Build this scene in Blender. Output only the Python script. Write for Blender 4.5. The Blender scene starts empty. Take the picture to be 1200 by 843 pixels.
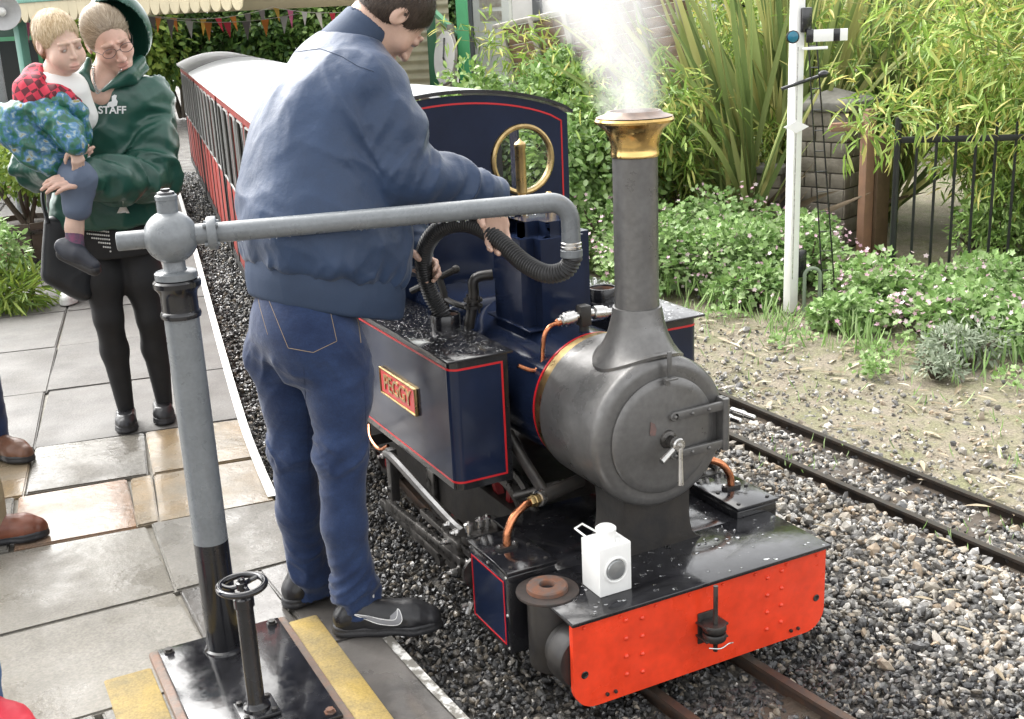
import bpy, bmesh, math, random
import numpy as np
from mathutils import Vector, Matrix, Euler
from mathutils.bvhtree import BVHTree

# ------------------------------------------------------------------ camera
CF, CC = 1357.2, np.array([-1.6601, -2.2331, 1.7461])
_y, _p, _r = 0.4650, 0.2901, -0.0471
_F = np.array([math.sin(_y)*math.cos(_p), math.cos(_y)*math.cos(_p), -math.sin(_p)])
_R0 = np.array([math.cos(_y), -math.sin(_y), 0.0]); _U0 = np.cross(_R0, _F)
_R = _R0*math.cos(_r)+_U0*math.sin(_r); _U = _U0*math.cos(_r)-_R0*math.sin(_r)
scene = bpy.context.scene
col = scene.collection
cd = bpy.data.cameras.new('camera'); cam = bpy.data.objects.new('camera', cd); col.objects.link(cam)
cd.sensor_width = 36.0; cd.lens = CF/1200*36.0; cd.clip_start = 0.05; cd.clip_end = 400
m = Matrix.Identity(4)
for i in range(3):
    m[i][0] = _R[i]; m[i][1] = _U[i]; m[i][2] = -_F[i]; m[i][3] = CC[i]
cam.matrix_world = m
scene.camera = cam

# ------------------------------------------------------------------ sky, sun, exposure
SUN_EL, SUN_AZ = math.radians(48), math.radians(338)       # azimuth clockwise from +Y
world = bpy.data.worlds.new('World'); scene.world = world; world.use_nodes = True
wn = world.node_tree; wn.nodes.clear()
sky = wn.nodes.new('ShaderNodeTexSky'); sky.sky_type = 'NISHITA'; sky.sun_disc = False
sky.sun_elevation = SUN_EL; sky.sun_rotation = SUN_AZ; sky.dust_density = 4.0; sky.air_density = 1.0; sky.ozone_density = 1.0
hs = wn.nodes.new('ShaderNodeHueSaturation'); hs.inputs['Saturation'].default_value = 0.06     # overcast: the blue is washed out
bg = wn.nodes.new('ShaderNodeBackground'); bg.inputs['Strength'].default_value = 0.15
wo = wn.nodes.new('ShaderNodeOutputWorld')
wn.links.new(sky.outputs[0], hs.inputs['Color']); wn.links.new(hs.outputs[0], bg.inputs[0]); wn.links.new(bg.outputs[0], wo.inputs[0])
sd = bpy.data.lights.new('sun', 'SUN'); sd.energy = 0.75; sd.angle = math.radians(80); sd.color = (1.0, 0.95, 0.86)
sun = bpy.data.objects.new('sun', sd); col.objects.link(sun)
sdir = Vector((math.sin(SUN_AZ)*math.cos(SUN_EL), math.cos(SUN_AZ)*math.cos(SUN_EL), math.sin(SUN_EL)))
sun.rotation_euler = sdir.to_track_quat('Z', 'Y').to_euler()
sun.location = (-4, -3, 9)
vs = scene.view_settings
vs.view_transform = 'Standard'; vs.look = 'None'; vs.gamma = 1.0; vs.use_curve_mapping = False
vs.exposure = 2.08
scene.cycles.max_bounces = 8; scene.cycles.transparent_max_bounces = 12; scene.cycles.volume_bounces = 2
scene.cycles.volume_step_rate = 1.0

# ------------------------------------------------------------------ helpers
RNG = np.random.default_rng(7); random.seed(7)
ORG = {}
def V(*a): return np.array(a, float)
def nrm(v):
    v = np.asarray(v, float); return v/(np.linalg.norm(v)+1e-12)
def tag(o, label=None, cat=None, group=None, kind=None):
    if label: o['label'] = label
    if cat: o['category'] = cat
    if group: o['group'] = group
    if kind: o['kind'] = kind
    return o
def thing(name, label, cat, loc=(0, 0, 0), group=None):
    o = bpy.data.objects.new(name, None); col.objects.link(o); o.location = loc
    o.empty_display_size = 0.1
    ORG[o.name] = np.array(loc, float)
    return tag(o, label, cat, group)
def link_mesh(name, me, mat=None, parent=None, org=None):
    o = bpy.data.objects.new(name, me); col.objects.link(o)
    if mat is not None:
        me.materials.clear()
        for mm in (mat if isinstance(mat, (list, tuple)) else [mat]): me.materials.append(mm)
    if parent is not None:
        o.parent = parent; ORG[o.name] = ORG.get(parent.name, np.zeros(3))
    else:
        ORG[o.name] = np.zeros(3) if org is None else np.array(org, float)
        if org is not None: o.location = org
    return o
def np_mesh(name, v, faces, smooth=True, angle=None, mats=None):
    """faces: list of arrays (n,k) or a list of index lists"""
    me = bpy.data.meshes.new(name)
    v = np.asarray(v, np.float32)
    if isinstance(faces, np.ndarray): faces = [faces]
    if len(faces) and isinstance(faces[0], np.ndarray) and faces[0].ndim == 2:
        tot = np.concatenate([np.full(len(f), f.shape[1], np.int32) for f in faces])
        idx = np.concatenate([f.ravel() for f in faces]).astype(np.int32)
    else:
        tot = np.array([len(f) for f in faces], np.int32)
        idx = np.array([i for f in faces for i in f], np.int32)
    me.vertices.add(len(v)); me.vertices.foreach_set('co', v.ravel())
    me.loops.add(len(idx)); me.loops.foreach_set('vertex_index', idx)
    me.polygons.add(len(tot))
    st = np.zeros(len(tot), np.int32); st[1:] = np.cumsum(tot)[:-1]
    me.polygons.foreach_set('loop_start', st); me.polygons.foreach_set('loop_total', tot)
    if mats is not None: me.polygons.foreach_set('material_index', np.asarray(mats, np.int32))
    me.polygons.foreach_set('use_smooth', np.full(len(tot), bool(smooth)))
    me.update(calc_edges=True); me.validate()
    if smooth and angle: me.set_sharp_from_angle(angle=math.radians(angle))
    return me

def frame(d, up=(0, 0, 1)):
    d = nrm(d); up = np.asarray(up, float)
    if abs(d@nrm(up)) > 0.98: up = np.array([1., 0, 0])
    a = nrm(np.cross(up, d)); b = np.cross(d, a)
    return a, b, d
def catmull(pts, n=8):
    P = np.asarray(pts, float); P = np.vstack([2*P[0]-P[1], P, 2*P[-1]-P[-2]]); out = []
    for i in range(1, len(P)-2):
        t = np.linspace(0, 1, n, endpoint=False)[:, None]
        a, b, c, d = P[i-1], P[i], P[i+1], P[i+2]
        out.append(0.5*((2*b)+(-a+c)*t+(2*a-5*b+4*c-d)*t*t+(-a+3*b-3*c+d)*t**3))
    out.append(P[-2][None]); return np.vstack(out)

class G:
    """collects shapes, in world coordinates, for ONE mesh object"""
    def __init__(s): s.v = []; s.f = []; s.n = 0; s.mi = []; s.cur = 0
    def add(s, v, f):
        v = np.asarray(v, float); s.v.append(v)
        for q in f: s.f.append([int(i)+s.n for i in q]); s.mi.append(s.cur)
        s.n += len(v); return s
    def box(s, lo, hi, bev=0.0, rot=None, seg=2):
        lo = np.asarray(lo, float); hi = np.asarray(hi, float); c = (lo+hi)/2; h = (hi-lo)/2
        if bev <= 0:
            v = [[x, y, z] for x in (-1, 1) for y in (-1, 1) for z in (-1, 1)]
            v = np.array(v, float)*h
            f = [[0, 1, 3, 2], [4, 6, 7, 5], [0, 4, 5, 1], [2, 3, 7, 6], [0, 2, 6, 4], [1, 5, 7, 3]]
        else:
            bm = bmesh.new(); bmesh.ops.create_cube(bm, size=1.0)
            for q in bm.verts: q.co = Vector((q.co.x*2*h[0], q.co.y*2*h[1], q.co.z*2*h[2]))
            bmesh.ops.bevel(bm, geom=list(bm.edges), offset=min(bev, h.min()*0.95), segments=seg, affect='EDGES', profile=0.5)
            bm.verts.index_update(); v = np.array([q.co[:] for q in bm.verts]); f = [[q.index for q in fc.verts] for fc in bm.faces]; bm.free()
        if rot is not None: v = v@np.asarray(rot, float).T
        return s.add(v+c, f)
    def obox(s, c, ax, h, bev=0.0):
        """oriented box: ax rows are unit axes"""
        h = np.asarray(h, float); g = G().box(-h, h, bev); v = np.vstack(g.v)@np.asarray(ax, float)
        return s.add(v+np.asarray(c, float), g.f)
    def lathe(s, o, d, prof, n=24, up=(0, 0, 1), cap=True, a0=0, a1=2*math.pi):
        a, b, d = frame(d, up); o = np.asarray(o, float); full = abs(a1-a0-2*math.pi) < 1e-6
        th = np.linspace(a0, a1, n, endpoint=not full); v = []
        for r, h in prof:
            v.append(o+d*h+r*(np.cos(th)[:, None]*a+np.sin(th)[:, None]*b))
        v = np.vstack(v); f = []; k = n if full else n-1
        for i in range(len(prof)-1):
            for j in range(k):
                j2 = (j+1) % n; f.append([i*n+j, i*n+j2, (i+1)*n+j2, (i+1)*n+j])
        if cap and full:
            if prof[0][0] > 1e-6: f.append(list(range(n))[::-1])
            if prof[-1][0] > 1e-6: f.append([(len(prof)-1)*n+j for j in range(n)])
        return s.add(v, f)
    def cyl(s, p0, p1, r0, r1=None, n=16, bev=0.0):
        p0 = np.asarray(p0, float); p1 = np.asarray(p1, float); L = np.linalg.norm(p1-p0); r1 = r0 if r1 is None else r1
        pr = [(r0, 0), (r1, L)] if bev <= 0 else [(r0-bev, 0), (r0, bev), (r1, L-bev), (r1-bev, L)]
        return s.lathe(p0, p1-p0, pr, n)
    def tube(s, pts, r, n=10, cap=True):
        P = np.asarray(pts, float); m_ = len(P); r = np.broadcast_to(np.asarray(r, float), (m_,))
        T = np.gradient(P, axis=0); T /= np.linalg.norm(T, axis=1)[:, None]+1e-12
        a, b, _ = frame(T[0]); th = np.linspace(0, 2*math.pi, n, endpoint=False); v = []
        for i in range(m_):
            a = nrm(a-T[i]*(a@T[i])); b = np.cross(T[i], a)
            v.append(P[i]+r[i]*(np.cos(th)[:, None]*a+np.sin(th)[:, None]*b))
        f = []
        for i in range(m_-1):
            for j in range(n):
                j2 = (j+1) % n; f.append([i*n+j, i*n+j2, (i+1)*n+j2, (i+1)*n+j])
        if cap: f.append(list(range(n))[::-1]); f.append([(m_-1)*n+j for j in range(n)])
        return s.add(np.vstack(v), f)
    def prism(s, poly, o, u, w, t0, t1):
        """polygon in (u,w) plane at o, extruded along cross(u,w) from t0 to t1"""
        o = np.asarray(o, float); u = nrm(u); w = nrm(w); d = np.cross(u, w); P = np.asarray(poly, float)
        base = o+P[:, :1]*u+P[:, 1:]*w; n = len(P)
        v = np.vstack([base+d*t0, base+d*t1]); f = [list(range(n))[::-1], [n+i for i in range(n)]]
        for i in range(n):
            j = (i+1) % n; f.append([i, j, n+j, n+i])
        return s.add(v, f)
    def ball(s, c, r, n=16, m=10, sc=(1, 1, 1)):
        th = np.linspace(0, math.pi, m+1); prof = [(max(math.sin(t), 0)*1.0, -math.cos(t)) for t in th]
        g = G().lathe((0, 0, 0), (0, 0, 1), prof, n, cap=False); v = np.vstack(g.v)*np.asarray(sc, float)*r
        return s.add(v+np.asarray(c, float), g.f)
    def obj(s, name, mat, parent=None, smooth=True, angle=35, org=None):
        v = np.vstack(s.v) if s.v else np.zeros((0, 3))
        off = ORG.get(parent.name, np.zeros(3)) if parent is not None else (np.zeros(3) if org is None else np.asarray(org, float))
        me = np_mesh(name, v-off, s.f, smooth, angle, s.mi if isinstance(mat, (list, tuple)) else None)
        return link_mesh(name, me, mat, parent, org if parent is None else None)

# ------------------------------------------------------------------ materials
MAT = {}
def mat(name, base, rough=0.5, metal=0.0, var=0.0, vscale=8.0, col2=None, bump=0.0, bscale=60.0, spec=0.5, coat=0.0,
        rvar=0.0, rscale=6.0, island=0.0, icol=None, detail=6.0, sheen=0.0, stretch=None, sharp=None, trans=0.0, grain=0.0, gscale=160.0):
    if name in MAT: return MAT[name]
    mt = bpy.data.materials.new(name); mt.use_nodes = True; nt = mt.node_tree; N = nt.nodes; L = nt.links; N.clear()
    out = N.new('ShaderNodeOutputMaterial'); b = N.new('ShaderNodeBsdfPrincipled')
    tc = N.new('ShaderNodeTexCoord'); src = tc.outputs['Object']
    if stretch is not None:
        mp = N.new('ShaderNodeMapping'); mp.inputs['Scale'].default_value = stretch; L.new(src, mp.inputs['Vector']); src = mp.outputs[0]
    c = N.new('ShaderNodeRGB'); c.outputs[0].default_value = (*base, 1); cur = c.outputs[0]
    def noise(scale, det=detail, rough_=0.6):
        t = N.new('ShaderNodeTexNoise'); t.inputs['Scale'].default_value = scale; t.inputs['Detail'].default_value = det
        t.inputs['Roughness'].default_value = rough_; L.new(src, t.inputs['Vector']); return t.outputs['Fac']
    if col2 is not None or var > 0:
        c2 = col2 if col2 is not None else tuple(min(1, x*(1+var)) for x in base)
        c1 = base if col2 is not None else tuple(x*(1-var) for x in base)
        rp = N.new('ShaderNodeValToRGB'); lo, hi = sharp if sharp else (0.35, 0.65)
        rp.color_ramp.elements[0].position = lo; rp.color_ramp.elements[1].position = hi
        rp.color_ramp.elements[0].color = (*c1, 1); rp.color_ramp.elements[1].color = (*c2, 1)
        L.new(noise(vscale), rp.inputs[0]); cur = rp.outputs[0]
    if island > 0 or icol:
        gi = N.new('ShaderNodeNewGeometry')
        if icol:
            rp = N.new('ShaderNodeValToRGB'); rp.color_ramp.interpolation = 'LINEAR'
            el = rp.color_ramp.elements
            while len(el) < len(icol): el.new(0.5)
            for i, (p_, cc) in enumerate(icol): el[i].position = p_; el[i].color = (*cc, 1)
            L.new(gi.outputs['Random Per Island'], rp.inputs[0])
            if col2 is not None or var > 0:
                mx = N.new('ShaderNodeMix'); mx.data_type = 'RGBA'; mx.blend_type = 'MULTIPLY'; mx.inputs[0].default_value = 1.0
                L.new(rp.outputs[0], mx.inputs[6]); L.new(cur, mx.inputs[7]); cur = mx.outputs[2]
            else: cur = rp.outputs[0]
        else:
            h = N.new('ShaderNodeHueSaturation'); mr = N.new('ShaderNodeMapRange')
            mr.inputs[3].default_value = 1-island; mr.inputs[4].default_value = 1+island
            L.new(gi.outputs['Random Per Island'], mr.inputs[0]); L.new(mr.outputs[0], h.inputs['Value']); L.new(cur, h.inputs['Color']); cur = h.outputs[0]
    if grain > 0:
        t = N.new('ShaderNodeTexNoise'); t.inputs['Scale'].default_value = gscale; t.inputs['Detail'].default_value = 3; L.new(tc.outputs['Object'], t.inputs['Vector'])
        mr = N.new('ShaderNodeMapRange'); mr.inputs[1].default_value = .3; mr.inputs[2].default_value = .7; mr.inputs[3].default_value = 1-grain; mr.inputs[4].default_value = 1+grain; L.new(t.outputs['Fac'], mr.inputs[0])
        h = N.new('ShaderNodeHueSaturation'); L.new(mr.outputs[0], h.inputs['Value']); L.new(cur, h.inputs['Color']); cur = h.outputs[0]
    L.new(cur, b.inputs['Base Color'])
    b.inputs['Roughness'].default_value = rough; b.inputs['Metallic'].default_value = metal
    b.inputs['Specular IOR Level'].default_value = spec
    b.inputs['Coat Weight'].default_value = coat; b.inputs['Coat Roughness'].default_value = 0.06
    if sheen: b.inputs['Sheen Weight'].default_value = sheen
    if rvar > 0:
        mr = N.new('ShaderNodeMapRange'); mr.inputs[1].default_value = 0.35; mr.inputs[2].default_value = 0.65
        mr.inputs[3].default_value = max(0.02, rough-rvar); mr.inputs[4].default_value = min(1, rough+rvar)
        L.new(noise(rscale), mr.inputs[0]); L.new(mr.outputs[0], b.inputs['Roughness'])
    if bump > 0:
        bp = N.new('ShaderNodeBump'); bp.inputs['Strength'].default_value = 1.0; bp.inputs['Distance'].default_value = bump
        L.new(noise(bscale), bp.inputs['Height']); L.new(bp.outputs[0], b.inputs['Normal'])
    if trans > 0:
        tr = N.new('ShaderNodeBsdfTranslucent'); L.new(cur, tr.inputs['Color']); ms = N.new('ShaderNodeMixShader'); ms.inputs[0].default_value = trans
        L.new(b.outputs[0], ms.inputs[1]); L.new(tr.outputs[0], ms.inputs[2]); L.new(ms.outputs[0], out.inputs[0])
    else: L.new(b.outputs[0], out.inputs[0])
    MAT[name] = mt; return mt

def glass(name, tint=(1, 1, 1), rough=0.02):
    if name in MAT: return MAT[name]
    mt = bpy.data.materials.new(name); mt.use_nodes = True; b = mt.node_tree.nodes['Principled BSDF']
    b.inputs['Base Color'].default_value = (*tint, 1); b.inputs['Transmission Weight'].default_value = 1.0
    b.inputs['Roughness'].default_value = rough; b.inputs['IOR'].default_value = 1.33 if 'water' in name else 1.45
    MAT[name] = mt; return mt

blue = mat('blue_paint', (0.010, 0.016, 0.038), 0.15, var=0.2, vscale=5, coat=0.05, rvar=0.04, bump=0.00015, bscale=7, spec=.28)
black = mat('black_paint', (0.010, 0.010, 0.012), 0.25, coat=0.3, rvar=0.1, var=0.3, vscale=12)
satin = mat('black_frames', (0.018, 0.017, 0.017), 0.45, rvar=0.15, var=0.4, vscale=20, col2=(0.032, 0.028, 0.024), bump=0.0006, bscale=60)
wetplate = mat('wet_black_plate', (0.012, 0.012, 0.014), 0.17, rvar=0.12, rscale=16, var=0.4, vscale=14, bump=0.0008, bscale=22, coat=0.3)
redline = mat('red_lining', (0.52, 0.015, 0.02), 0.3)
beamred = mat('beam_red', (0.76, 0.055, 0.018), 0.32, grain=.06, gscale=40, var=0.14, vscale=7, rvar=0.1, bump=0.0004, bscale=30, coat=0.15)
graphite = mat('graphite_smokebox', (0.165, 0.162, 0.158), 0.37, metal=0.6, col2=(0.138, 0.135, 0.131), vscale=6, rvar=0.12, rscale=9, bump=0.0005, bscale=70, detail=10, grain=.10, gscale=60)
brass = mat('polished_brass', (0.62, 0.42, 0.16), 0.2, metal=1.0, rvar=0.1, rscale=20, var=0.15, vscale=20)
dullbrass = mat('dull_brass', (0.44, 0.32, 0.15), 0.34, metal=1.0, rvar=0.1, rscale=30, var=0.2, vscale=40)
copper = mat('copper', (0.55, 0.22, 0.11), 0.26, metal=1.0, rvar=0.12, rscale=30, var=0.3, vscale=40)
steel = mat('bright_steel', (0.55, 0.54, 0.52), 0.28, metal=1.0, rvar=0.12, rscale=30, var=0.15, vscale=30)
darksteel = mat('oily_steel', (0.09, 0.085, 0.08), 0.35, metal=0.8, rvar=0.15, rscale=30, var=0.4, vscale=30)
rust = mat('rust', (0.17, 0.065, 0.030), 0.75, col2=(0.09, 0.07, 0.062), vscale=40, bump=0.001, bscale=120)
oldsteel = mat('worn_steel_disc', (0.055, 0.052, 0.05), 0.45, metal=0.5, col2=(0.085, 0.065, 0.058), vscale=30, bump=0.0006, bscale=120)
greypaint = mat('grey_paint', (0.155, 0.168, 0.178), 0.34, grain=.08, gscale=90, var=0.10, vscale=10, rvar=0.12, rscale=25, bump=0.0006, bscale=140, coat=0.15)
whitepaint = mat('white_paint', (0.80, 0.80, 0.78), 0.4, var=0.05, vscale=12, bump=0.0003, bscale=60)
rubber = mat('black_rubber', (0.03, 0.03, 0.031), 0.38, rvar=0.1)
water = glass('water_drop', (0.97, 0.98, 1.0), 0.0)
# ------------------------------------------------------------------ track geometry
_TY = np.array([-4, -2, -1, -.33, .3, 1.0, 1.6, 2.2, 2.9, 4.6, 6.85, 9.7, 12.8, 17, 24, 34.])
_TX = np.array([.95, .36, .15, .045, .0, -.012, -.010, .058, .165, .46, .86, 1.36, 1.9, 2.67, 4.0, 6.2])
_tp = catmull(np.stack([_TX, _TY], 1), 12)
def xc(y): return np.interp(y, _tp[:, 1], _tp[:, 0])
def dxc(y): return (xc(y+.15)-xc(y-.15))/.3
ZP = 0.04
def plat(s, t, z=ZP):
    """platform point: s along the edge, t to the left of it"""
    k = dxc(s); n = math.hypot(1, k)
    return np.array([xc(s)-.665-t/n, s+t*k/n, z])
# ------------------------------------------------------------------ ground sheets
g_soil = mat('ballast_bed', (0.035, 0.034, 0.033), 0.7, col2=(0.16, 0.145, 0.125), vscale=55, bump=0.01, bscale=70, sharp=(.42, .62), rvar=.2)
def sheet(name, x0, x1, y0, y1, z, mt, nx=2, ny=2, amp=0.0, seed=1):
    xs = np.linspace(x0, x1, nx); ys = np.linspace(y0, y1, ny); X, Y = np.meshgrid(xs, ys, indexing='ij')
    Z = np.full_like(X, z)
    if amp: Z = z+amp*(np.sin(X*3.1+seed)*np.cos(Y*2.7+seed)+.5*np.sin(X*7.3+Y*5.1))
    v = np.stack([X, Y, Z], -1).reshape(-1, 3); i = np.arange(nx*ny).reshape(nx, ny)
    f = np.stack([i[:-1, :-1], i[1:, :-1], i[1:, 1:], i[:-1, 1:]], -1).reshape(-1, 4)
    return tag(link_mesh(name, np_mesh(name, v, f), mt), kind='structure')
tag(sheet('ground', -120, 120, -120, 120, -.045, g_soil), 'dark gravelly ground under the railway and station')
earth = mat('bare_earth', (0.205, 0.175, 0.13), 0.8, col2=(0.15, 0.15, 0.075), vscale=7, bump=0.016, bscale=45, detail=10, sharp=(.4, .66), grain=.3, gscale=90)
def earth_sheet():
    ys = np.linspace(-2.6, 14, 130); ts = np.linspace(0, 1, 90)**1.6; ns = np.random.default_rng(2)
    x0 = np.interp(ys, [-4, -1.5, -.6, .1, .6, 1.2, 2, 3, 5, 8, 12], [2.0, 1.56, 1.455, 1.405, 1.382, 1.364, 1.36, 1.38, 1.52, 1.95, 2.8])+.172
    X = x0[None]+(14-x0[None])*ts[:, None]; Y = np.broadcast_to(ys[None], X.shape); Z = -.020+.008*(np.sin(X*3.1)*np.cos(Y*2.7)+.5*np.sin(X*7.3+Y*5.1))+.003*ns.normal(size=X.shape); Z[0] = -.046
    v = np.stack([X, Y, Z], -1).reshape(-1, 3); i = np.arange(X.size).reshape(X.shape); f = np.stack([i[:-1, :-1], i[1:, :-1], i[1:, 1:], i[:-1, 1:]], -1).reshape(-1, 4)
    return tag(link_mesh('earth_bank', np_mesh('earth_bank', v, f), earth), kind='structure')
tag(earth_sheet(), 'mossy brown earth between the second track and the plants')
# platform base + flagstones
pm = mat('joint_mortar', (0.13, 0.12, 0.10), 0.6, col2=(0.21, 0.19, 0.15), vscale=20, bump=.003, bscale=60)
S = np.concatenate([np.arange(-3, 6, .25), np.arange(6, 34, 1.0)])
gp = G()
v = []
for s in S:
    v += [plat(s, 0.004, -.04), plat(s, 0.004, .022), plat(s, 4.5, .022)]
f = []
for i in range(len(S)-1):
    a, b = i*3, (i+1)*3; f += [[a, b, b+1, a+1], [a+1, b+1, b+2, a+2]]
gp.add(v, f)
platform = tag(gp.obj('platform', pm, None, smooth=False), 'paved station platform of wet stone slabs', kind='structure')
slab_m = [
    mat('slab_grey', (0.165, 0.153, 0.132), 0.36, col2=(0.120, 0.112, 0.096), vscale=3.0, rvar=.36, rscale=3.4, bump=.003, bscale=30, coat=.06, detail=10, grain=.22, gscale=130),
    mat('slab_sandstone', (0.281, 0.200, 0.111), 0.26, col2=(0.170, 0.145, 0.106), vscale=3.5, rvar=.22, rscale=3, bump=.005, bscale=9, coat=.12, detail=9, grain=.22, gscale=130),
    mat('slab_orange', (0.255, 0.140, 0.072), 0.26, col2=(0.204, 0.162, 0.128), vscale=3.2, rvar=.22, rscale=3, bump=.006, bscale=8, coat=.12, detail=9, grain=.22, gscale=130),
    mat('slab_dark', (0.055, 0.052, 0.048), 0.22, col2=(0.12, 0.11, 0.10), vscale=3.5, rvar=.19, rscale=3, bump=.002, bscale=30, coat=.3),
    mat('slab_far', (0.112, 0.106, 0.097), 0.68, col2=(0.090, 0.086, 0.080), vscale=5, rvar=.14, rscale=3, bump=.002, bscale=90, coat=.0, detail=12, grain=.22, gscale=130),
    mat('slab_pale', (0.195, 0.180, 0.152), 0.36, col2=(0.150, 0.139, 0.118), vscale=2.6, rvar=.36, rscale=3.0, bump=.003, bscale=24, coat=.06, detail=10, grain=.22, gscale=130)]
rs = np.random.default_rng(3)
def slab(s0, s1, t0, t1, k, gap=.005):
    q = [plat(s0+gap, t0+gap), plat(s1-gap, t0+gap), plat(s1-gap, t1-gap), plat(s0+gap, t1-gap)]
    q = [p_+np.array([*rs.uniform(-.010, .010, 2), 0]) for p_ in q]
    dz = rs.uniform(-.0022, .0022); tl = rs.uniform(-.0015, .0015, 4); c = np.mean(q, 0)
    bm = bmesh.new(); bot = [bm.verts.new((*p_[:2], -.02)) for p_ in q]; top = [bm.verts.new((*p_[:2], ZP+dz+tl[i])) for i, p_ in enumerate(q)]
    ft = bm.faces.new(top)
    for i in range(4): bm.faces.new([bot[i], bot[(i+1) % 4], top[(i+1) % 4], top[i]])
    bmesh.ops.bevel(bm, geom=list(ft.edges), offset=.006, segments=2, affect='EDGES')
    bmesh.ops.recalc_face_normals(bm, faces=list(bm.faces))
    me = bpy.data.meshes.new('flagstone'); bm.to_mesh(me); bm.free()
    for p_ in me.polygons: p_.use_smooth = True
    me.set_sharp_from_angle(angle=math.radians(40))
    link_mesh('flagstone', me, slab_m[k], platform)
rows = [(-1.9, -1.35, [0, .5, 1.1, 1.8, 2.6], [3, 0, 0, 5]), (-1.35, -.8, [0, .42, 1.2, 2.0], [3, 0, 5]),
        (-.8, -.3, [0, .5, 1.2, 2.1], [2, 5, 0]), (-.3, .10, [0, .30, .9, 1.5, 2.2], [2, 0, 0, 5]), (.10, .66, [0, .20, .80, 1.5, 2.2], [3, 0, 0, 5]),
        (.66, 1.24, [0, .20, .47, 1.25, 2.2], [3, 3, 5, 0]), (1.24, 1.77, [0, .47, 1.3, 2.2], [0, 5, 0]), (1.77, 2.25, [0, .43, .51, .93, 1.7, 2.5], [1, 1, 2, 0, 0]),
        (2.25, 2.78, [0, .43, .90, 1.6, 2.4], [1, 0, 1, 0])]
for s0, s1, ts, ks in rows:
    for i, k in enumerate(ks): slab(s0, s1, ts[i], ts[i+1], k)
sf = [2.78, 3.62, 4.5, 5.4, 6.3, 7.3, 8.4, 9.6, 11, 12.5, 14, 16, 18]
for i in range(len(sf)-1):
    for t0, t1 in ((0, .9), (.9, 1.8), (1.8, 2.8)): slab(sf[i], sf[i+1], t0, t1, 4, .003)
# white painted edge line
def strip(name, s0, s1, t0, t1, z, mt, n=40, lab=None, par=None):
    g = G(); v = []; f = []
    for s in np.linspace(s0, s1, n): v += [plat(s, t0, z), plat(s, t1, z), plat(s, t0, z-.02)]
    for i in range(n-1):
        a, b = 3*i, 3*i+3; f += [[a, b, b+1, a+1], [a+2, b+2, b, a]]
    g.add(v, f); return g.obj(name, mt, par)
linem = mat('white_line_paint', (0.78, 0.78, 0.75), 0.45, var=.06, vscale=30, bump=.0012, bscale=50)
wornm = mat('worn_line_paint', (0.16, 0.15, 0.13), 0.5, col2=(0.62, 0.61, 0.58), vscale=26, sharp=(.48, .60), bump=.002, bscale=60)
tag(strip('platform_edge_line', 1.80, 20, -.004, .032, ZP+.0055, linem, 80), 'white painted line along the far platform edge', kind='structure')
tag(strip('worn_edge_line', -1.5, .60, -.004, .024, ZP+.0055, wornm, 30), 'worn white paint along the near platform edge', kind='structure')
# yellow painted border stones round the crane base
yel = mat('worn_yellow_paint', (0.32, 0.225, 0.06), 0.68, col2=(0.17, 0.14, 0.08), vscale=6, rvar=.15, bump=.005, bscale=18, coat=.0, detail=10, sharp=(.4, .7), grain=.2)
gy = G(); gy.box((-.905, .00, -.01), (-.815, .84, ZP+.006), .008)
tag(gy.obj('yellow_border', yel, None), 'worn yellow painted stone strip between the crane base and the platform edge', kind='structure')
gy = G(); gy.box((-1.44, .0, -.01), (-1.31, .80, ZP+.006), .008)
tag(gy.obj('yellow_border', yel, None), 'worn yellow painted stone strip left of the crane base', kind='structure')

# ------------------------------------------------------------------ tracks
railside = mat('rail_rust', (0.085, 0.05, 0.032), 0.55, metal=.4, col2=(0.05, 0.04, 0.035), vscale=30, bump=.0008, bscale=90)
railtop = mat('rail_worn_top', (0.20, 0.17, 0.14), 0.3, metal=.9, col2=(0.12, 0.09, 0.07), vscale=25, rvar=.12)
railblack = mat('rail_dark', (0.035, 0.032, 0.030), 0.4, metal=.6, col2=(0.06, 0.045, 0.035), vscale=30)
sleep_m = mat('sleeper_wood', (0.05, 0.038, 0.028), 0.6, col2=(0.08, 0.062, 0.045), vscale=14, stretch=(1, 6, 1), bump=.004, bscale=30, rvar=.15)
def track(name, label, fx, y0, y1, gauge, ys, mtop, mside, zt):
    tr = thing(name, label, 'railway track'); del tr['category']; tr['kind'] = 'structure'
    prof = [(-.013, zt), (.013, zt), (.014, zt-.010), (.004, zt-.016), (.004, zt-.044), (.024, zt-.05), (-.024, zt-.05), (-.004, zt-.044), (-.004, zt-.016), (-.014, zt-.010)]
    Y = np.arange(y0, y1, .15); k = len(prof)
    for sgn in (-1, 1):
        g = G(); v = []; f = []
        for y in Y:
            d = (fx(y+.1)-fx(y-.1))/.2; n = math.hypot(1, d)
            for a, b in prof: v.append([fx(y)+(sgn*gauge/2+a)/n, y-(sgn*gauge/2+a)*d/n, b])
        for i in range(len(Y)-1):
            for j in range(k):
                j2 = (j+1) % k; f.append([i*k+j, i*k+j2, (i+1)*k+j2, (i+1)*k+j]); g.mi.append(1 if j == 0 else 0)
        mi = list(g.mi); g.mi = []; g.add(v, f); g.mi = mi
        g.obj('rail', [mside, mtop], tr, True, 30)
    sm = {}
    for y in ys:
        d = (fx(y+.1)-fx(y-.1))/.2; o = np.array([fx(y), y, 0])
        g = G(); a = nrm([1, -d, 0]); b = nrm([d, 1, 0])
        g.obox(o+np.array([0, 0, zt-.057]), [a, b, (0, 0, 1)], (.27, .062, .018), .006)
        g.obj('sleeper', sleep_m, tr)
    return tr
track('railway_track', 'narrow gauge track under the steam locomotive', xc, -3.4, 30, .311, [-1.05, -.62, -.2], railtop, railside, 0.0)
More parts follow.
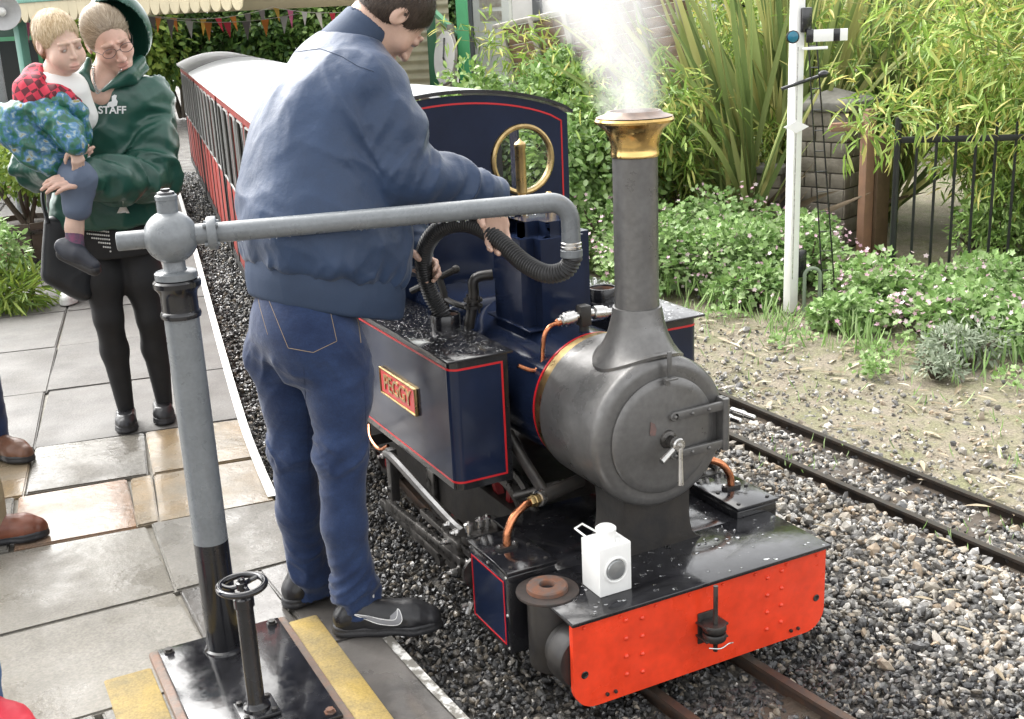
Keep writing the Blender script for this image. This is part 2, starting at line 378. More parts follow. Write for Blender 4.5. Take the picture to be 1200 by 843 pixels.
def x2(y): return np.interp(y, [-4, -1.5, -.6, .1, .6, 1.2, 2, 3, 5, 8, 12], [2.0, 1.56, 1.455, 1.405, 1.382, 1.364, 1.36, 1.38, 1.52, 1.95, 2.8])
_t2 = catmull([[x2(y), y] for y in np.linspace(-4, 12, 17)], 8)
def xt2(y): return np.interp(y, _t2[:, 1], _t2[:, 0])
track('railway_track', 'second narrow gauge track half buried in gravel right of the locomotive', xt2, -3.4, 11, .30, np.arange(-1.2, 4, .31), railblack, railblack, 0.004)

# ------------------------------------------------------------------ ballast stones (uncountable)
def ico():
    t = (1+5**.5)/2
    v = np.array([[-1, t, 0], [1, t, 0], [-1, -t, 0], [1, -t, 0], [0, -1, t], [0, 1, t], [0, -1, -t], [0, 1, -t], [t, 0, -1], [t, 0, 1], [-t, 0, -1], [-t, 0, 1]], float)
    v /= np.linalg.norm(v[0])
    f = np.array([[0, 11, 5], [0, 5, 1], [0, 1, 7], [0, 7, 10], [0, 10, 11], [1, 5, 9], [5, 11, 4], [11, 10, 2], [10, 7, 6], [7, 1, 8], [3, 9, 4], [3, 4, 2], [3, 2, 6], [3, 6, 8], [3, 8, 9], [4, 9, 5], [2, 4, 11], [6, 2, 10], [8, 6, 7], [9, 8, 1]])
    return v, f
def rotmats(n, rg):
    q = rg.normal(size=(n, 4)); q /= np.linalg.norm(q, axis=1)[:, None]; w, x, y, z = q.T
    return np.stack([np.stack([1-2*(y*y+z*z), 2*(x*y-z*w), 2*(x*z+y*w)], -1), np.stack([2*(x*y+z*w), 1-2*(x*x+z*z), 2*(y*z-x*w)], -1), np.stack([2*(x*z-y*w), 2*(y*z+x*w), 1-2*(x*x+y*y)], -1)], 1)
def stones(name, P, size, mt, label, seed=0):
    rg = np.random.default_rng(seed); v0, f0 = ico(); n = len(P)
    var = np.stack([v0*(1+rg.uniform(-.28, .28, (12, 1)))*rg.uniform(.75, 1.2, (1, 3)) for _ in range(24)])
    vv = var[rg.integers(0, 24, n)]*np.stack([rg.uniform(.8, 1.35, n), rg.uniform(.7, 1.1, n), rg.uniform(.45, .85, n)], -1)[:, None, :]
    vv = np.einsum('nij,nkj->nki', rotmats(n, rg), vv)*size[:, None, None]*.5
    vv += P[:, None, :]
    ff = (f0[None]+12*np.arange(n)[:, None, None]).reshape(-1, 3)
    return tag(link_mesh(name, np_mesh(name, vv.reshape(-1, 3), ff, smooth=False), mt), label, 'gravel', kind='stuff')
dark_i = [(0, (.02, .02, .022)), (.35, (.045, .044, .043)), (.62, (.07, .068, .064)), (.84, (.12, .105, .085)), (.95, (.26, .22, .165)), (1, (.5, .48, .44))]
pale_i = [(0, (.10, .10, .10)), (.22, (.18, .172, .162)), (.45, (.26, .247, .22)), (.66, (.36, .318, .255)), (.80, (.37, .28, .19)), (.90, (.50, .47, .42)), (1, (.66, .64, .61))]
dark_m = mat('dark_ballast', (1, 1, 1), 0.42, icol=dark_i, rvar=.22, rscale=40, bump=.0015, bscale=160, coat=.25, col2=(.6, .6, .62), vscale=50)
pale_m = mat('pale_ballast', (1, 1, 1), 0.5, icol=pale_i, rvar=.2, rscale=40, bump=.0015, bscale=160, coat=.15, col2=(.68, .68, .68), vscale=50)
rg = np.random.default_rng(11)
def scatter(n, x0, x1, y0, y1):
    return np.stack([rg.uniform(x0, x1, n), rg.uniform(y0, y1, n)], 1)
def fin(P, keep, zf): 
    P = P[keep(P)]; z = zf(P); return np.concatenate([P, z[:, None]], 1)
near = lambda x, y: x-xc(y)
P = scatter(52000, -.72, 1.62, -1.6, 3.2)
def keepd(P):
    d = P[:, 0]-xc(P[:, 1]); pr = np.clip((d-.30-.25*np.clip(P[:, 1], -1, 0)-.25)/.25, 0, 1)*np.clip((P[:, 1]+.9)/.75, .25, .95)
    rail = np.abs(np.abs(d)-.156) < .028
    return (d > -.672) & (rg.uniform(size=len(P)) > pr) & ~rail
Pd = fin(P, keepd, lambda P: -.030+rg.uniform(-.008, .008, len(P))-.012*(np.abs(P[:, 0]-xc(P[:, 1])) < .14))
stones('track_ballast', Pd, rg.uniform(.014, .027, len(Pd)), dark_m, 'dark wet crushed stone ballast around the locomotive', 1)
P = scatter(26000, .36, 1.75, -1.5, 3.2)
def keepp(P):
    d = P[:, 0]-xc(P[:, 1]); pr = np.clip((d-.36)/.3, 0, 1)*np.clip((P[:, 1]+.9)/.75, .45, 1)
    d2 = P[:, 0]-xt2(P[:, 1]); rail = np.abs(np.abs(d2)-.15) < .03
    ins = (np.abs(d2) < .14) & (rg.uniform(size=len(P)) < .30); out = (d2 > .17) & (rg.uniform(size=len(P)) < np.clip((d2-.1)/.25, 0, .95))
    return (rg.uniform(size=len(P)) < pr) & ~rail & ~ins & ~out
Pp = fin(P, keepp, lambda P: -.030+rg.uniform(-.008, .010, len(P))-.012*(np.abs(P[:, 0]-xt2(P[:, 1])) < .15))
stones('pale_gravel', Pp, np.clip(rg.lognormal(math.log(.0195), .38, len(Pp)), .009, .055), pale_m, 'pale mixed gravel between the two tracks', 2)
P = scatter(14000, 1.55, 3.6, -1.5, 5); Pe = fin(P, lambda P: rg.uniform(size=len(P)) < np.clip(1.25-(P[:, 0]-1.5)/.9, .12, 1), lambda P: -.014+rg.uniform(-.006, .006, len(P)))
stones('scattered_pebbles', Pe, np.clip(rg.lognormal(math.log(.014), .45, len(Pe)), .006, .05), pale_m, 'scattered pale pebbles on the bare earth beyond the second track', 3)
yy = rg.uniform(3.0, 13, 9000); off = rg.uniform(-.66, -.28, 9000)
Pf = np.stack([xc(yy)+off, yy, -.03+rg.uniform(-.008, .008, 9000)], 1)
stones('track_ballast', Pf, rg.uniform(.018, .034, 9000), dark_m, 'dark ballast strip beside the carriages', 4)
# ------------------------------------------------------------------ steam locomotive
loco = thing('steam_locomotive', 'small dark blue steam locomotive with red buffer beam and brass capped chimney', 'locomotive', (0, .9, 0))
def part(name, g, mt, par=None, angle=35): return g.obj(name, mt, par if par is not None else loco, True, angle)
# buffer beam: rounded lower corners
hw, z0, z1, rr = .408, .040, .287, .065
poly = [(-hw, z1)]
for i in range(9):
    a = math.pi+i*math.pi/16; poly.append((-hw+rr+rr*math.cos(a), z0+rr+rr*math.sin(a)))
for i in range(9):
    a = 1.5*math.pi+i*math.pi/16; poly.append((hw-rr+rr*math.cos(a), z0+rr+rr*math.sin(a)))
poly.append((hw, z1))
beam = part('buffer_beam', G().prism(poly, (0, 0, 0), (1, 0, 0), (0, 0, 1), -.016, 0.0), beamred)
# prism extrudes along cross(x,z) = -y : -.016..0 -> y 0..+.016
_rv = None
def rivet(x, z, r=.0065, mt=beamred):
    global _rv
    o = G().lathe((x, -.0, z), (0, -1, 0), [(r, 0), (r*.95, .003), (r*.6, .0055), (0, .0065)], 10, cap=False).obj('rivet', mt, beam); return o
for sx in (-1, 1):
    for c in (.252, .203):
        for r in range(4): rivet(sx*c, .258-r*.052+(-.008 if c < .22 else 0))
for i in range(8): rivet(-.375+i*.107, .272, .0048)
for sx in (-1, 1):
    for c in (.313, .288): G().lathe((sx*c, 0, .064), (0, -1, 0), [(.005, 0), (.0055, .006), (0, .0075)], 6, cap=False).obj('bolt', darksteel, beam)
    G().lathe((sx*.377, -.0012, .14), (0, -1, 0), [(.0001, 0), (.0085, 0), (.0105, .0012), (.0085, .002), (.0075, .0005)], 16, cap=False).obj('hole_rim', darksteel, beam)
# coupling
cp = part('coupling', G().box((-.036, -.05, .145), (.036, 0.0, .150), .002).box((-.036, -.05, .182), (.036, 0.0, .188), .002).box((-.03, -.006, .12), (.03, -.0005, .21), .003), satin)
cg = G()
for z in (.150, .176): cg.lathe((0, -.035, z-.006), (0, 0, 1), [(.030, 0), (.032, .004), (.032, .016), (.030, .02)], 20)
cg.obj('coupling_roller', satin, cp)
G().cyl((0, -.04, .11), (0, -.04, .30), .0065, n=10).obj('coupling_pin', darksteel, cp)
G().tube(catmull([(-.03, -.052, .133), (0, -.062, .128), (.03, -.056, .130), (.05, -.05, .124)], 5), .002, 6).obj('split_pin', steel, cp)
# footplate
fp = part('footplate', G().box((-.415, -.014, .2875), (.415, .26, .2985), .003).box((-.30, .262, .2875), (.30, .66, .2965), .002), wetplate)
part('frame_plate', G().box((-.215, .02, .10), (-.195, 2.15, .285)).box((.195, .02, .10), (.215, 2.15, .285)).box((-.19, .62, .26), (.19, 2.1, .28)), satin)
part('stretcher_plate', G().box((-.19, .25, .12), (.19, .27, .285)).box((-.19, 1.0, .12), (.19, 1.02, .26)), satin)
# smokebox
ZC = .648; RS = .213
sb = part('smokebox', G().lathe((0, .494, ZC), (0, -1, 0), [(.196, -.0), (RS, -.0), (RS, .272), (RS-.004, .285), (RS-.014, .2935), (RS-.03, .296), (.16, .2965), (.0, .2965)], 72, cap=False), graphite, angle=50)
door = part('smokebox_door', G().lathe((0, .198, ZC-.004), (0, -1, 0), [(.162, 0), (.163, .006), (.158, .0105), (.140, .0135), (.09, .019), (.04, .0215), (0, .022)], 64, cap=False), graphite, angle=55)
for dz in (.052, -.058):
    hg = G().obox((.108, .172, ZC+dz), [(1, 0, 0), (0, 1, 0), (0, 0, 1)], (.088, .006, .0125), .003)
    hg.lathe((.02, .178, ZC+dz), (0, -1, 0), [(.0125, 0), (.0125, .0105), (.011, .012)], 16)
    h = hg.obj('hinge_strap', graphite, door)
    for x in (.02, .075, .13): G().lathe((x, .166, ZC+dz), (0, -1, 0), [(.0055, 0), (.005, .004), (0, .006)], 10, cap=False).obj('strap_rivet', graphite, door)
hp = G().cyl((.188, .170, ZC-.078), (.188, .170, ZC+.072), .011, n=14, bev=.002); hp.box((.178, .170, ZC-.078), (.198, .2, ZC+.072), .003); hp.obj('hinge_post', graphite, door)
hb = G().lathe((.003, .176, ZC-.01), (0, -1, 0), [(.026, 0), (.024, .006), (.015, .010), (.015, .045), (.013, .048)], 20)
hb.obj('door_boss', darksteel, door)
G().lathe((.003, .142, ZC-.01), (0, -1, 0), [(.0175, 0), (.019, .004), (.019, .018), (.016, .022), (.006, .023), (.006, .029), (0, .03)], 18, cap=False).obj('dart_nut', steel, door)
G().tube(catmull([(.0, .132, ZC-.012), (-.025, .126, ZC-.026), (-.058, .118, ZC-.042)], 6), np.linspace(.006, .0085, 13), 10).obj('door_handle', steel, door)
G().tube([(.004, .122, ZC-.02), (.003, .119, ZC-.06), (.001, .116, ZC-.12)], [.0065, .0065, .0085], 10).obj('door_handle', steel, door)
lb = G().box((.004, .174, ZC+.158), (.016, .180, ZC+.232), .001).box((-.012, .158, ZC+.158), (.026, .176, ZC+.163), .001); lb.cyl((.0, .178, ZC+.148), (0, .168, ZC+.148), .007, n=10)
lb.obj('lamp_iron', graphite, sb)
# worn pink patches of primer on the ring and door
pink = mat('worn_primer', (0.20, 0.115, 0.10), .6, metal=.2, col2=(.12, .09, .085), vscale=60)
for cx, cz, n_ in ((-.158, -.075, 7), (-.168, -.055, 5), (-.045, .03, 5)):
    pts = [(cx+.012*math.cos(k*2*math.pi/9)*random.uniform(.5, 1.2), cz+.026*math.sin(k*2*math.pi/9)*random.uniform(.5, 1.3)) for k in range(9)]
    r_ = math.hypot(cx, cz); yy_ = .2012 if r_ > .165 else .198-np.interp(r_, [0, .04, .09, .14, .158, .163], [.022, .0215, .019, .0135, .0105, .006])-.0012
    G().prism([(a, b+ZC-.004) for a, b in pts], (0, yy_, 0), (1, 0, 0), (0, 0, 1), 0, .0006).obj('worn_patch', pink, sb)
# saddle under smokebox
pl = []
for i in range(15):
    a = math.radians(222+i*96/14); pl.append(((RS-.01)*math.cos(a), ZC+(RS-.01)*math.sin(a)))
pl += [(.15, .44), (.165, .34), (.20, .305), (.215, .2975), (-.215, .2975), (-.20, .305), (-.165, .34), (-.15, .44)]
pl2 = [(-.110, .472), (-.106, .43), (-.106, .39), (-.110, .35), (-.118, .322), (-.132, .305), (-.150, .2975), (.150, .2975), (.132, .305), (.118, .322), (.110, .35), (.106, .39), (.106, .43), (.110, .472), (.06, .452), (0, .447), (-.06, .452)]
part('smokebox_saddle', G().prism(pl2, (0, .225, 0), (1, 0, 0), (0, 0, 1), -.15, 0), satin)
# chimney with flared base that follows the smokebox
cy = .312
gch = G(); n = 48; th = np.linspace(0, 2*math.pi, n, endpoint=False); v = []; f = []
prof = [(.128, .000), (.129, .006), (.118, .010), (.098, .022), (.083, .045), (.073, .078), (.0672, .112), (.066, .118), (.0605, .119), (.0590, .17), (.0590, .3), (.0590, .41), (.0590, .520)]
for k, (r, h) in enumerate(prof):
    for t in th:
        x, y = r*math.cos(t), r*math.sin(t)*.86 if r > .1 else r*math.sin(t)
        zs = ZC+math.sqrt(max(RS**2-x*x, 0)); zt = ZC+RS; w = max(0, 1-h/.06)
        v.append([x, cy+y, zs*w+zt*(1-w)+h-.003*(k == 0)])
for k in range(len(prof)-1):
    for j in range(n):
        j2 = (j+1) % n; f.append([k*n+j, k*n+j2, (k+1)*n+j2, (k+1)*n+j])
gch.add(v, f)
chim = part('chimney', gch, graphite, angle=40)
zb = ZC+RS+.518
cap = G().lathe((0, cy, zb), (0, 0, 1), [(.0605, -.002), (.063, .0), (.063, .008), (.0615, .011), (.0625, .03), (.067, .050), (.077, .068), (.092, .080), (.1015, .0865), (.103, .092), (.100, .098), (.090, .101), (.078, .103), (.068, .104), (.063, .099), (.060, .08), (.055, .0)], 56, cap=False).obj('chimney_cap', brass, chim)
G().lathe((0, cy, zb+.101), (0, 0, 1), [(.0985, -.0005), (.088, .003), (.076, .006), (.068, .014), (.062, .014), (.06, -.02)], 48, cap=False).obj('chimney_rim', mat('heat_stained_copper', (.36, .27, .22), .45, metal=.6, col2=(.22, .18, .16), vscale=30), chim)
# boiler
bo = part('boiler', G().lathe((0, .49, ZC), (0, 1, 0), [(.196, 0), (.2, .004), (.2, .95)], 64, cap=False), blue)
G().lathe((0, .4945, ZC), (0, 1, 0), [(.197, .0), (.2055, .001), (.2055, .043), (.2, .0445)], 64, cap=False).obj('boiler_band', dullbrass, bo)
G().lathe((0, .548, ZC), (0, 1, 0), [(.2, .0), (.2022, .0005), (.2022, .0075), (.2, .008)], 64, cap=False).obj('red_line', redline, bo)
# dome, square with rounded edges
dg = G(); bm = bmesh.new(); bmesh.ops.create_cube(bm, size=1)
for q in bm.verts: q.co = Vector((q.co.x*.236, q.co.y*.27, q.co.z*.43))
ed = [e for e in bm.edges if abs(e.verts[0].co.z-e.verts[1].co.z) > .1]
bmesh.ops.bevel(bm, geom=ed, offset=.045, segments=6, affect='EDGES')
te = [e for e in bm.edges if all(q.co.z > .21 for q in e.verts)]
bmesh.ops.bevel(bm, geom=te, offset=.042, segments=6, affect='EDGES')
bm.verts.index_update(); dg.add(np.array([q.co[:] for q in bm.verts])+np.array([0, .845, .935]), [[q.index for q in fc.verts] for fc in bm.faces]); bm.free()
dome = part('dome', dg, blue, angle=50)
G().box((-.125, .702, .835), (.125, .99, .842), .003).obj('dome_base_strip', blue, dome)
# whistle and safety valve fittings on the dome
wx, wy = -.012, .93
wh = part('whistle', G().lathe((wx, wy, 1.15), (0, 0, 1), [(.018, 0), (.018, .012), (.011, .016), (.011, .034), (.017, .037), (.018, .055), (.013, .058), (.0125, .062), (.0165, .066), (.0165, .20), (.0185, .203), (.0185, .214), (.014, .220), (.006, .224), (0, .232)], 20, cap=False), dullbrass)
G().cyl((wx-.06, wy, 1.178), (wx+.085, wy-.01, 1.178), .0075, n=10).obj('manifold_pipe', dullbrass, wh)
for dx_ in (-.032, .092): G().lathe((wx+dx_, wy-.004, 1.155), (0, 0, 1), [(.013, 0), (.013, .03), (.009, .034), (.011, .05), (.006, .055)], 14).obj('valve_cap', dullbrass, wh)
# side tanks
def tank(sg):
    xo, xi, y0, y1, zb_, zt_ = .425, .2435, .62, 1.428, .427, .818
    poly = [(sg*xi, y0), ]
    arc = []
    for i in range(7):
        a = i*math.pi/12; arc.append((sg*(xo-.03+.03*math.sin(a)), y0+.03-.03*math.cos(a)))
    poly = [(sg*xi, y0)]+arc+[(sg*xo, y1), (sg*xi, y1)]
    if sg > 0: poly = poly
    g = G(); g.prism(poly if sg > 0 else poly[::-1], (0, 0, 0), (1, 0, 0), (0, 1, 0), zb_, zt_)
    t = part('side_tank', g, black, angle=25)
    # blue panel, then lining, both wrap round the corner
    def path(off, ya, xb, n_=7):
        p_ = [(xo+off, ya)]
        for i in range(n_)[::-1]:
            a = i*math.pi/2/(n_-1); p_.append((xo-.03+(.03+off)*math.sin(a), y0+.03-(.03+off)*math.cos(a)))
        p_.append((xb, y0-off)); return [(sg*a, b) for a, b in p_]
    def wrap(name, off, ya, xb, za, zc, mt):
        P_ = path(off, ya, xb); Q = path(0.0, ya, xb); k = len(P_); v = []; f = []
        for (x, y), (qx, qy) in zip(P_, Q): v += [[x, y, za], [x, y, zc], [qx, qy, zc], [qx, qy, za]]
        for i in range(k-1):
            for j in range(4):
                j2 = (j+1) % 4; f.append([4*i+j, 4*i+j2, 4*i+4+j2, 4*i+4+j])
        f += [[0, 1, 2, 3], [4*k-4, 4*k-1, 4*k-2, 4*k-3]]
        if sg < 0: f = [q[::-1] for q in f]
        return G().add(v, f).obj(name, mt, t, True, 30)
    yb, xb = 1.41, .262
    wrap('blue_panel', .0012, yb, xb, .452, .792, blue)
    wrap('red_lining', .0022, yb, xb-.002, .7895, .7955, redline)
    wrap('red_lining', .0022, yb, xb-.002, .4485, .4545, redline)
    g = G().box((min(sg*(xb-.002), sg*(xb+.004)), y0-.0024, .4545), (max(sg*(xb-.002), sg*(xb+.004)), y0-.0002, .7895)); g.obj('red_lining', redline, t)
    # wet top plate
    xa, xb2 = sorted((sg*.232, sg*.441))
    tp = G().box((xa, .603, .8185), (xb2, 1.428, .8265), .002).obj('tank_top', wetplate, t)
    return t
tl, trt = tank(-1), tank(1)
for t_, sg in ((tl, -1), (trt, 1)):
    fx, fy = sg*.284, .955
    G().lathe((fx, fy, .8265), (0, 0, 1), [(.047, 0), (.047, .040), (.0455, .043), (.042, .043), (.041, .040), (.041, .004), (0, .004)], 36, cap=False).obj('filler_neck', [black], t_)
    G().lathe((fx, fy, .8265), (0, 0, 1), [(.0405, .004), (.0405, .036), (.0408, .0365)], 36, cap=False).obj('filler_lining', rust, t_)
# nameplate
npl = G().box((-.4345, .872, .586), (-.4264, 1.166, .674), .002).obj('nameplate', dullbrass, tl)
G().box((-.4352, .880, .5935), (-.4344, 1.158, .6665)).obj('plate_field', redline, npl)
def text_mesh(body, size, o, u, w, depth, name, mt, par, sx=1.0, bold=0.0):
    cu = bpy.data.curves.new(name, 'FONT'); cu.body = body; cu.size = size; cu.extrude = depth; cu.align_x = 'CENTER'; cu.align_y = 'CENTER'; cu.offset = bold
    to = bpy.data.objects.new('tmp_text', cu); col.objects.link(to); bpy.context.view_layer.update()
    me = bpy.data.meshes.new_from_object(to.evaluated_get(bpy.context.evaluated_depsgraph_get()))
    bpy.data.objects.remove(to); bpy.data.curves.remove(cu)
    u = nrm(u); w = nrm(w); d = np.cross(u, w); off = ORG[par.name]
    for q in me.vertices:
        p_ = np.asarray(o, float)+u*q.co.x*sx+w*q.co.y+d*q.co.z-off; q.co = p_
    return link_mesh(name, me, mt, par)
text_mesh('PEGGY', .072, (-.4358, 1.019, .630), (0, -1, 0), (0, 0, 1), .0022, 'lettering', dullbrass, npl, 1.02, .0008)
G().tube([(-.4358, .874, .588), (-.4358, 1.164, .588), (-.4358, 1.164, .672), (-.4358, .874, .672), (-.4358, .874, .5885)], .0028, 8).obj('plate_border', dullbrass, npl)
# cab
arch = [(-.444, .42), (.444, .42), (.444, 1.395)]
for i in range(1, 24):
    a = i/24; x = .444-.888*a; arch.append((x, 1.395+.092*(1-(x/.444)**2)**.8))
arch.append((-.444, 1.395))
def cab_front():
    bm = bmesh.new(); sc_ = np.array(arch)
    # plate with two round windows: build by ring strips through triangle_fill
    loops = [[tuple(p_) for p_ in arch]]
    for s in (-1, 1): loops.append([(s*.257+.112*math.cos(t), 1.249+.112*math.sin(t)) for t in np.linspace(0, 2*math.pi, 32, endpoint=False)])
    edges = []
    for lp in loops:
        vv = [bm.verts.new((x, 1.43, z)) for x, z in lp]
        for i in range(len(vv)): edges.append(bm.edges.new((vv[i], vv[(i+1) % len(vv)])))
    bmesh.ops.triangle_fill(bm, use_beauty=True, use_dissolve=False, edges=edges)
    r = bmesh.ops.extrude_face_region(bm, geom=list(bm.faces))
    for q in r['geom']:
        if isinstance(q, bmesh.types.BMVert): q.co.y += .008
    bmesh.ops.recalc_face_normals(bm, faces=list(bm.faces)); bm.verts.index_update()
    g = G().add([q.co[:] for q in bm.verts], [[q.index for q in fc.verts] for fc in bm.faces]); bm.free(); return g
cabf = part('cab_front', cab_front(), blue)
for s in (-1, 1):
    w_ = G().lathe((s*.257, 1.436, 1.249), (0, -1, 0), [(.107, -.01), (.107, .012), (.110, .016), (.117, .018), (.124, .014), (.126, .006)], 48, cap=False).obj('window_ring', dullbrass, cabf)
    G().lathe((s*.257, 1.433, 1.249), (0, -1, 0), [(.110, 0), (.110, .003), (0, .003)], 40, cap=False).obj('window_pane', glass('pane_glass', (.95, 1, .97), .0), w_)
ln = [(-.418, .80), (-.418, 1.372)]
for i in range(0, 21):
    x = -.418+.836*i/20; ln.append((x, 1.372+.088*(1-(x/.418)**2)**.8))
ln += [(.418, 1.372), (.418, .80)]
g = G(); v = []; f = []
Lp = np.array(ln); Tn = np.gradient(Lp, axis=0); Tn /= np.linalg.norm(Tn, axis=1)[:, None]; Nn = np.stack([-Tn[:, 1], Tn[:, 0]], 1)
for p_, n_ in zip(Lp, Nn): a, b = p_+n_*.003, p_-n_*.003; v += [[a[0], 1.4288, a[1]], [b[0], 1.4288, b[1]]]
for i in range(len(ln)-1): f.append([2*i, 2*i+2, 2*i+3, 2*i+1])
g.add(v, f).obj('red_lining', redline, cabf)
for sg in (-1, 1):
    xa, xb_ = sorted((sg*.444, sg*.436))
    part('cab_side', G().prism([(1.4385, .35), (2.12, .35), (2.12, 1.39), (2.02, 1.39), (2.02, .98), (1.56, .98), (1.56, 1.39), (1.4385, 1.39)], (sg*.44, 0, 0), (0, 1, 0), (0, 0, 1), -.004, .004), blue)
rf = []; 
for i in range(25):
    x = -.462+.924*i/24; rf.append((x, 1.392+.098*(1-(min(abs(x), .4619)/.462)**2)**.8))
roofm = mat('pale_grey_roof', (.48, .48, .47), .35, var=.08, vscale=6, rvar=.12, coat=.2)
g = G(); v = []; f = []
for x, z in rf: v += [[x, 1.4445, z+.004], [x, 2.16, z+.004], [x, 1.4445, z+.014], [x, 2.16, z+.014]]
for i in range(24): a, b = 4*i, 4*i+4; f += [[a, b, b+1, a+1], [a+2, a+3, b+3, b+2], [a, a+2, b+2, b], [a+1, b+1, b+3, a+3]]
part('cab_roof', g.add(v, f), roofm)
g = G(); v = []; f = []
for x, z in rf: v += [[x, 1.418, z+.0035], [x, 1.444, z+.0035], [x, 1.418, z+.0155], [x, 1.444, z+.0155]]
for i in range(24): a, b = 4*i, 4*i+4; f += [[a, b, b+1, a+1], [a+2, a+3, b+3, b+2], [a, a+2, b+2, b], [a+1, b+1, b+3, a+3]]
part('cab_roof_edge', g.add(v, f), black)
part('coal_bunker', G().box((-.40, 2.13, .30), (.40, 2.38, .95), .02), blue)
part('cab_floor', G().box((-.43, 1.44, .30), (.43, 2.12, .34)), satin)
part('firebox_cladding', G().box((-.215, 1.08, .45), (.215, 1.425, .858), .06, seg=4), blue)
# fittings left of the dome
part('clack_pipe', G().tube(catmull([(-.19, .99, .80), (-.17, .985, .90), (-.168, .985, .945), (-.15, .98, .962), (-.11, .965, .966)], 6), .017, 12), satin)
g = G()
for z in (.865, .885): g.lathe((-.172, .986, z), (0, 0, 1), [(.030, 0), (.030, .009)], 16)
for k in range(4):
    a = k*math.pi/2+.4; g.cyl((-.172+.024*math.cos(a), .986+.024*math.sin(a), .85), (-.172+.024*math.cos(a), .986+.024*math.sin(a), .905), .004, n=8)
part('pipe_flange', g, satin)
part('reverser_lever', G().tube([(-.30, 1.18, .90), (-.20, 1.06, .975)], .011, 10).ball((-.195, 1.054, .979), .014, 10, 8).tube([(-.235, 1.10, .95), (-.225, 1.09, .90), (-.22, 1.09, .84)], .012, 8), satin)
part('delivery_pipe', G().tube(catmull([(-.23, 1.12, .89), (-.21, 1.05, .872), (-.17, .99, .858)], 5), .010, 8), satin)
# boiler tee with steel unions and copper pipe
te_ = part('boiler_tee', G().box((-.018, .578, .862), (.018, .614, .925), .006).cyl((0, .596, .835), (0, .596, .87), .014, n=14), satin)
for sg in (-1, 1):
    G().lathe((sg*.016, .596, .897), (sg, .06*sg, -.12), [(.010, 0), (.013, .006), (.013, .014), (.020, .018), (.021, .022), (.021, .050), (.018, .054), (.018, .062), (.0115, .066), (.0115, .076)], 16).obj('union_nut', steel, te_)
G().tube(catmull([(-.088, .59, .887), (-.115, .588, .882), (-.135, .588, .862), (-.142, .59, .825), (-.146, .592, .775), (-.160, .596, .757), (-.182, .60, .758), (-.215, .61, .775)], 6), .0065, 10).obj('copper_pipe', copper, te_)
G().lathe((-.082, .59, .888), (-1, 0, -.12), [(.011, 0), (.011, .012), (.008, .016)], 10).obj('copper_nut', copper, te_)
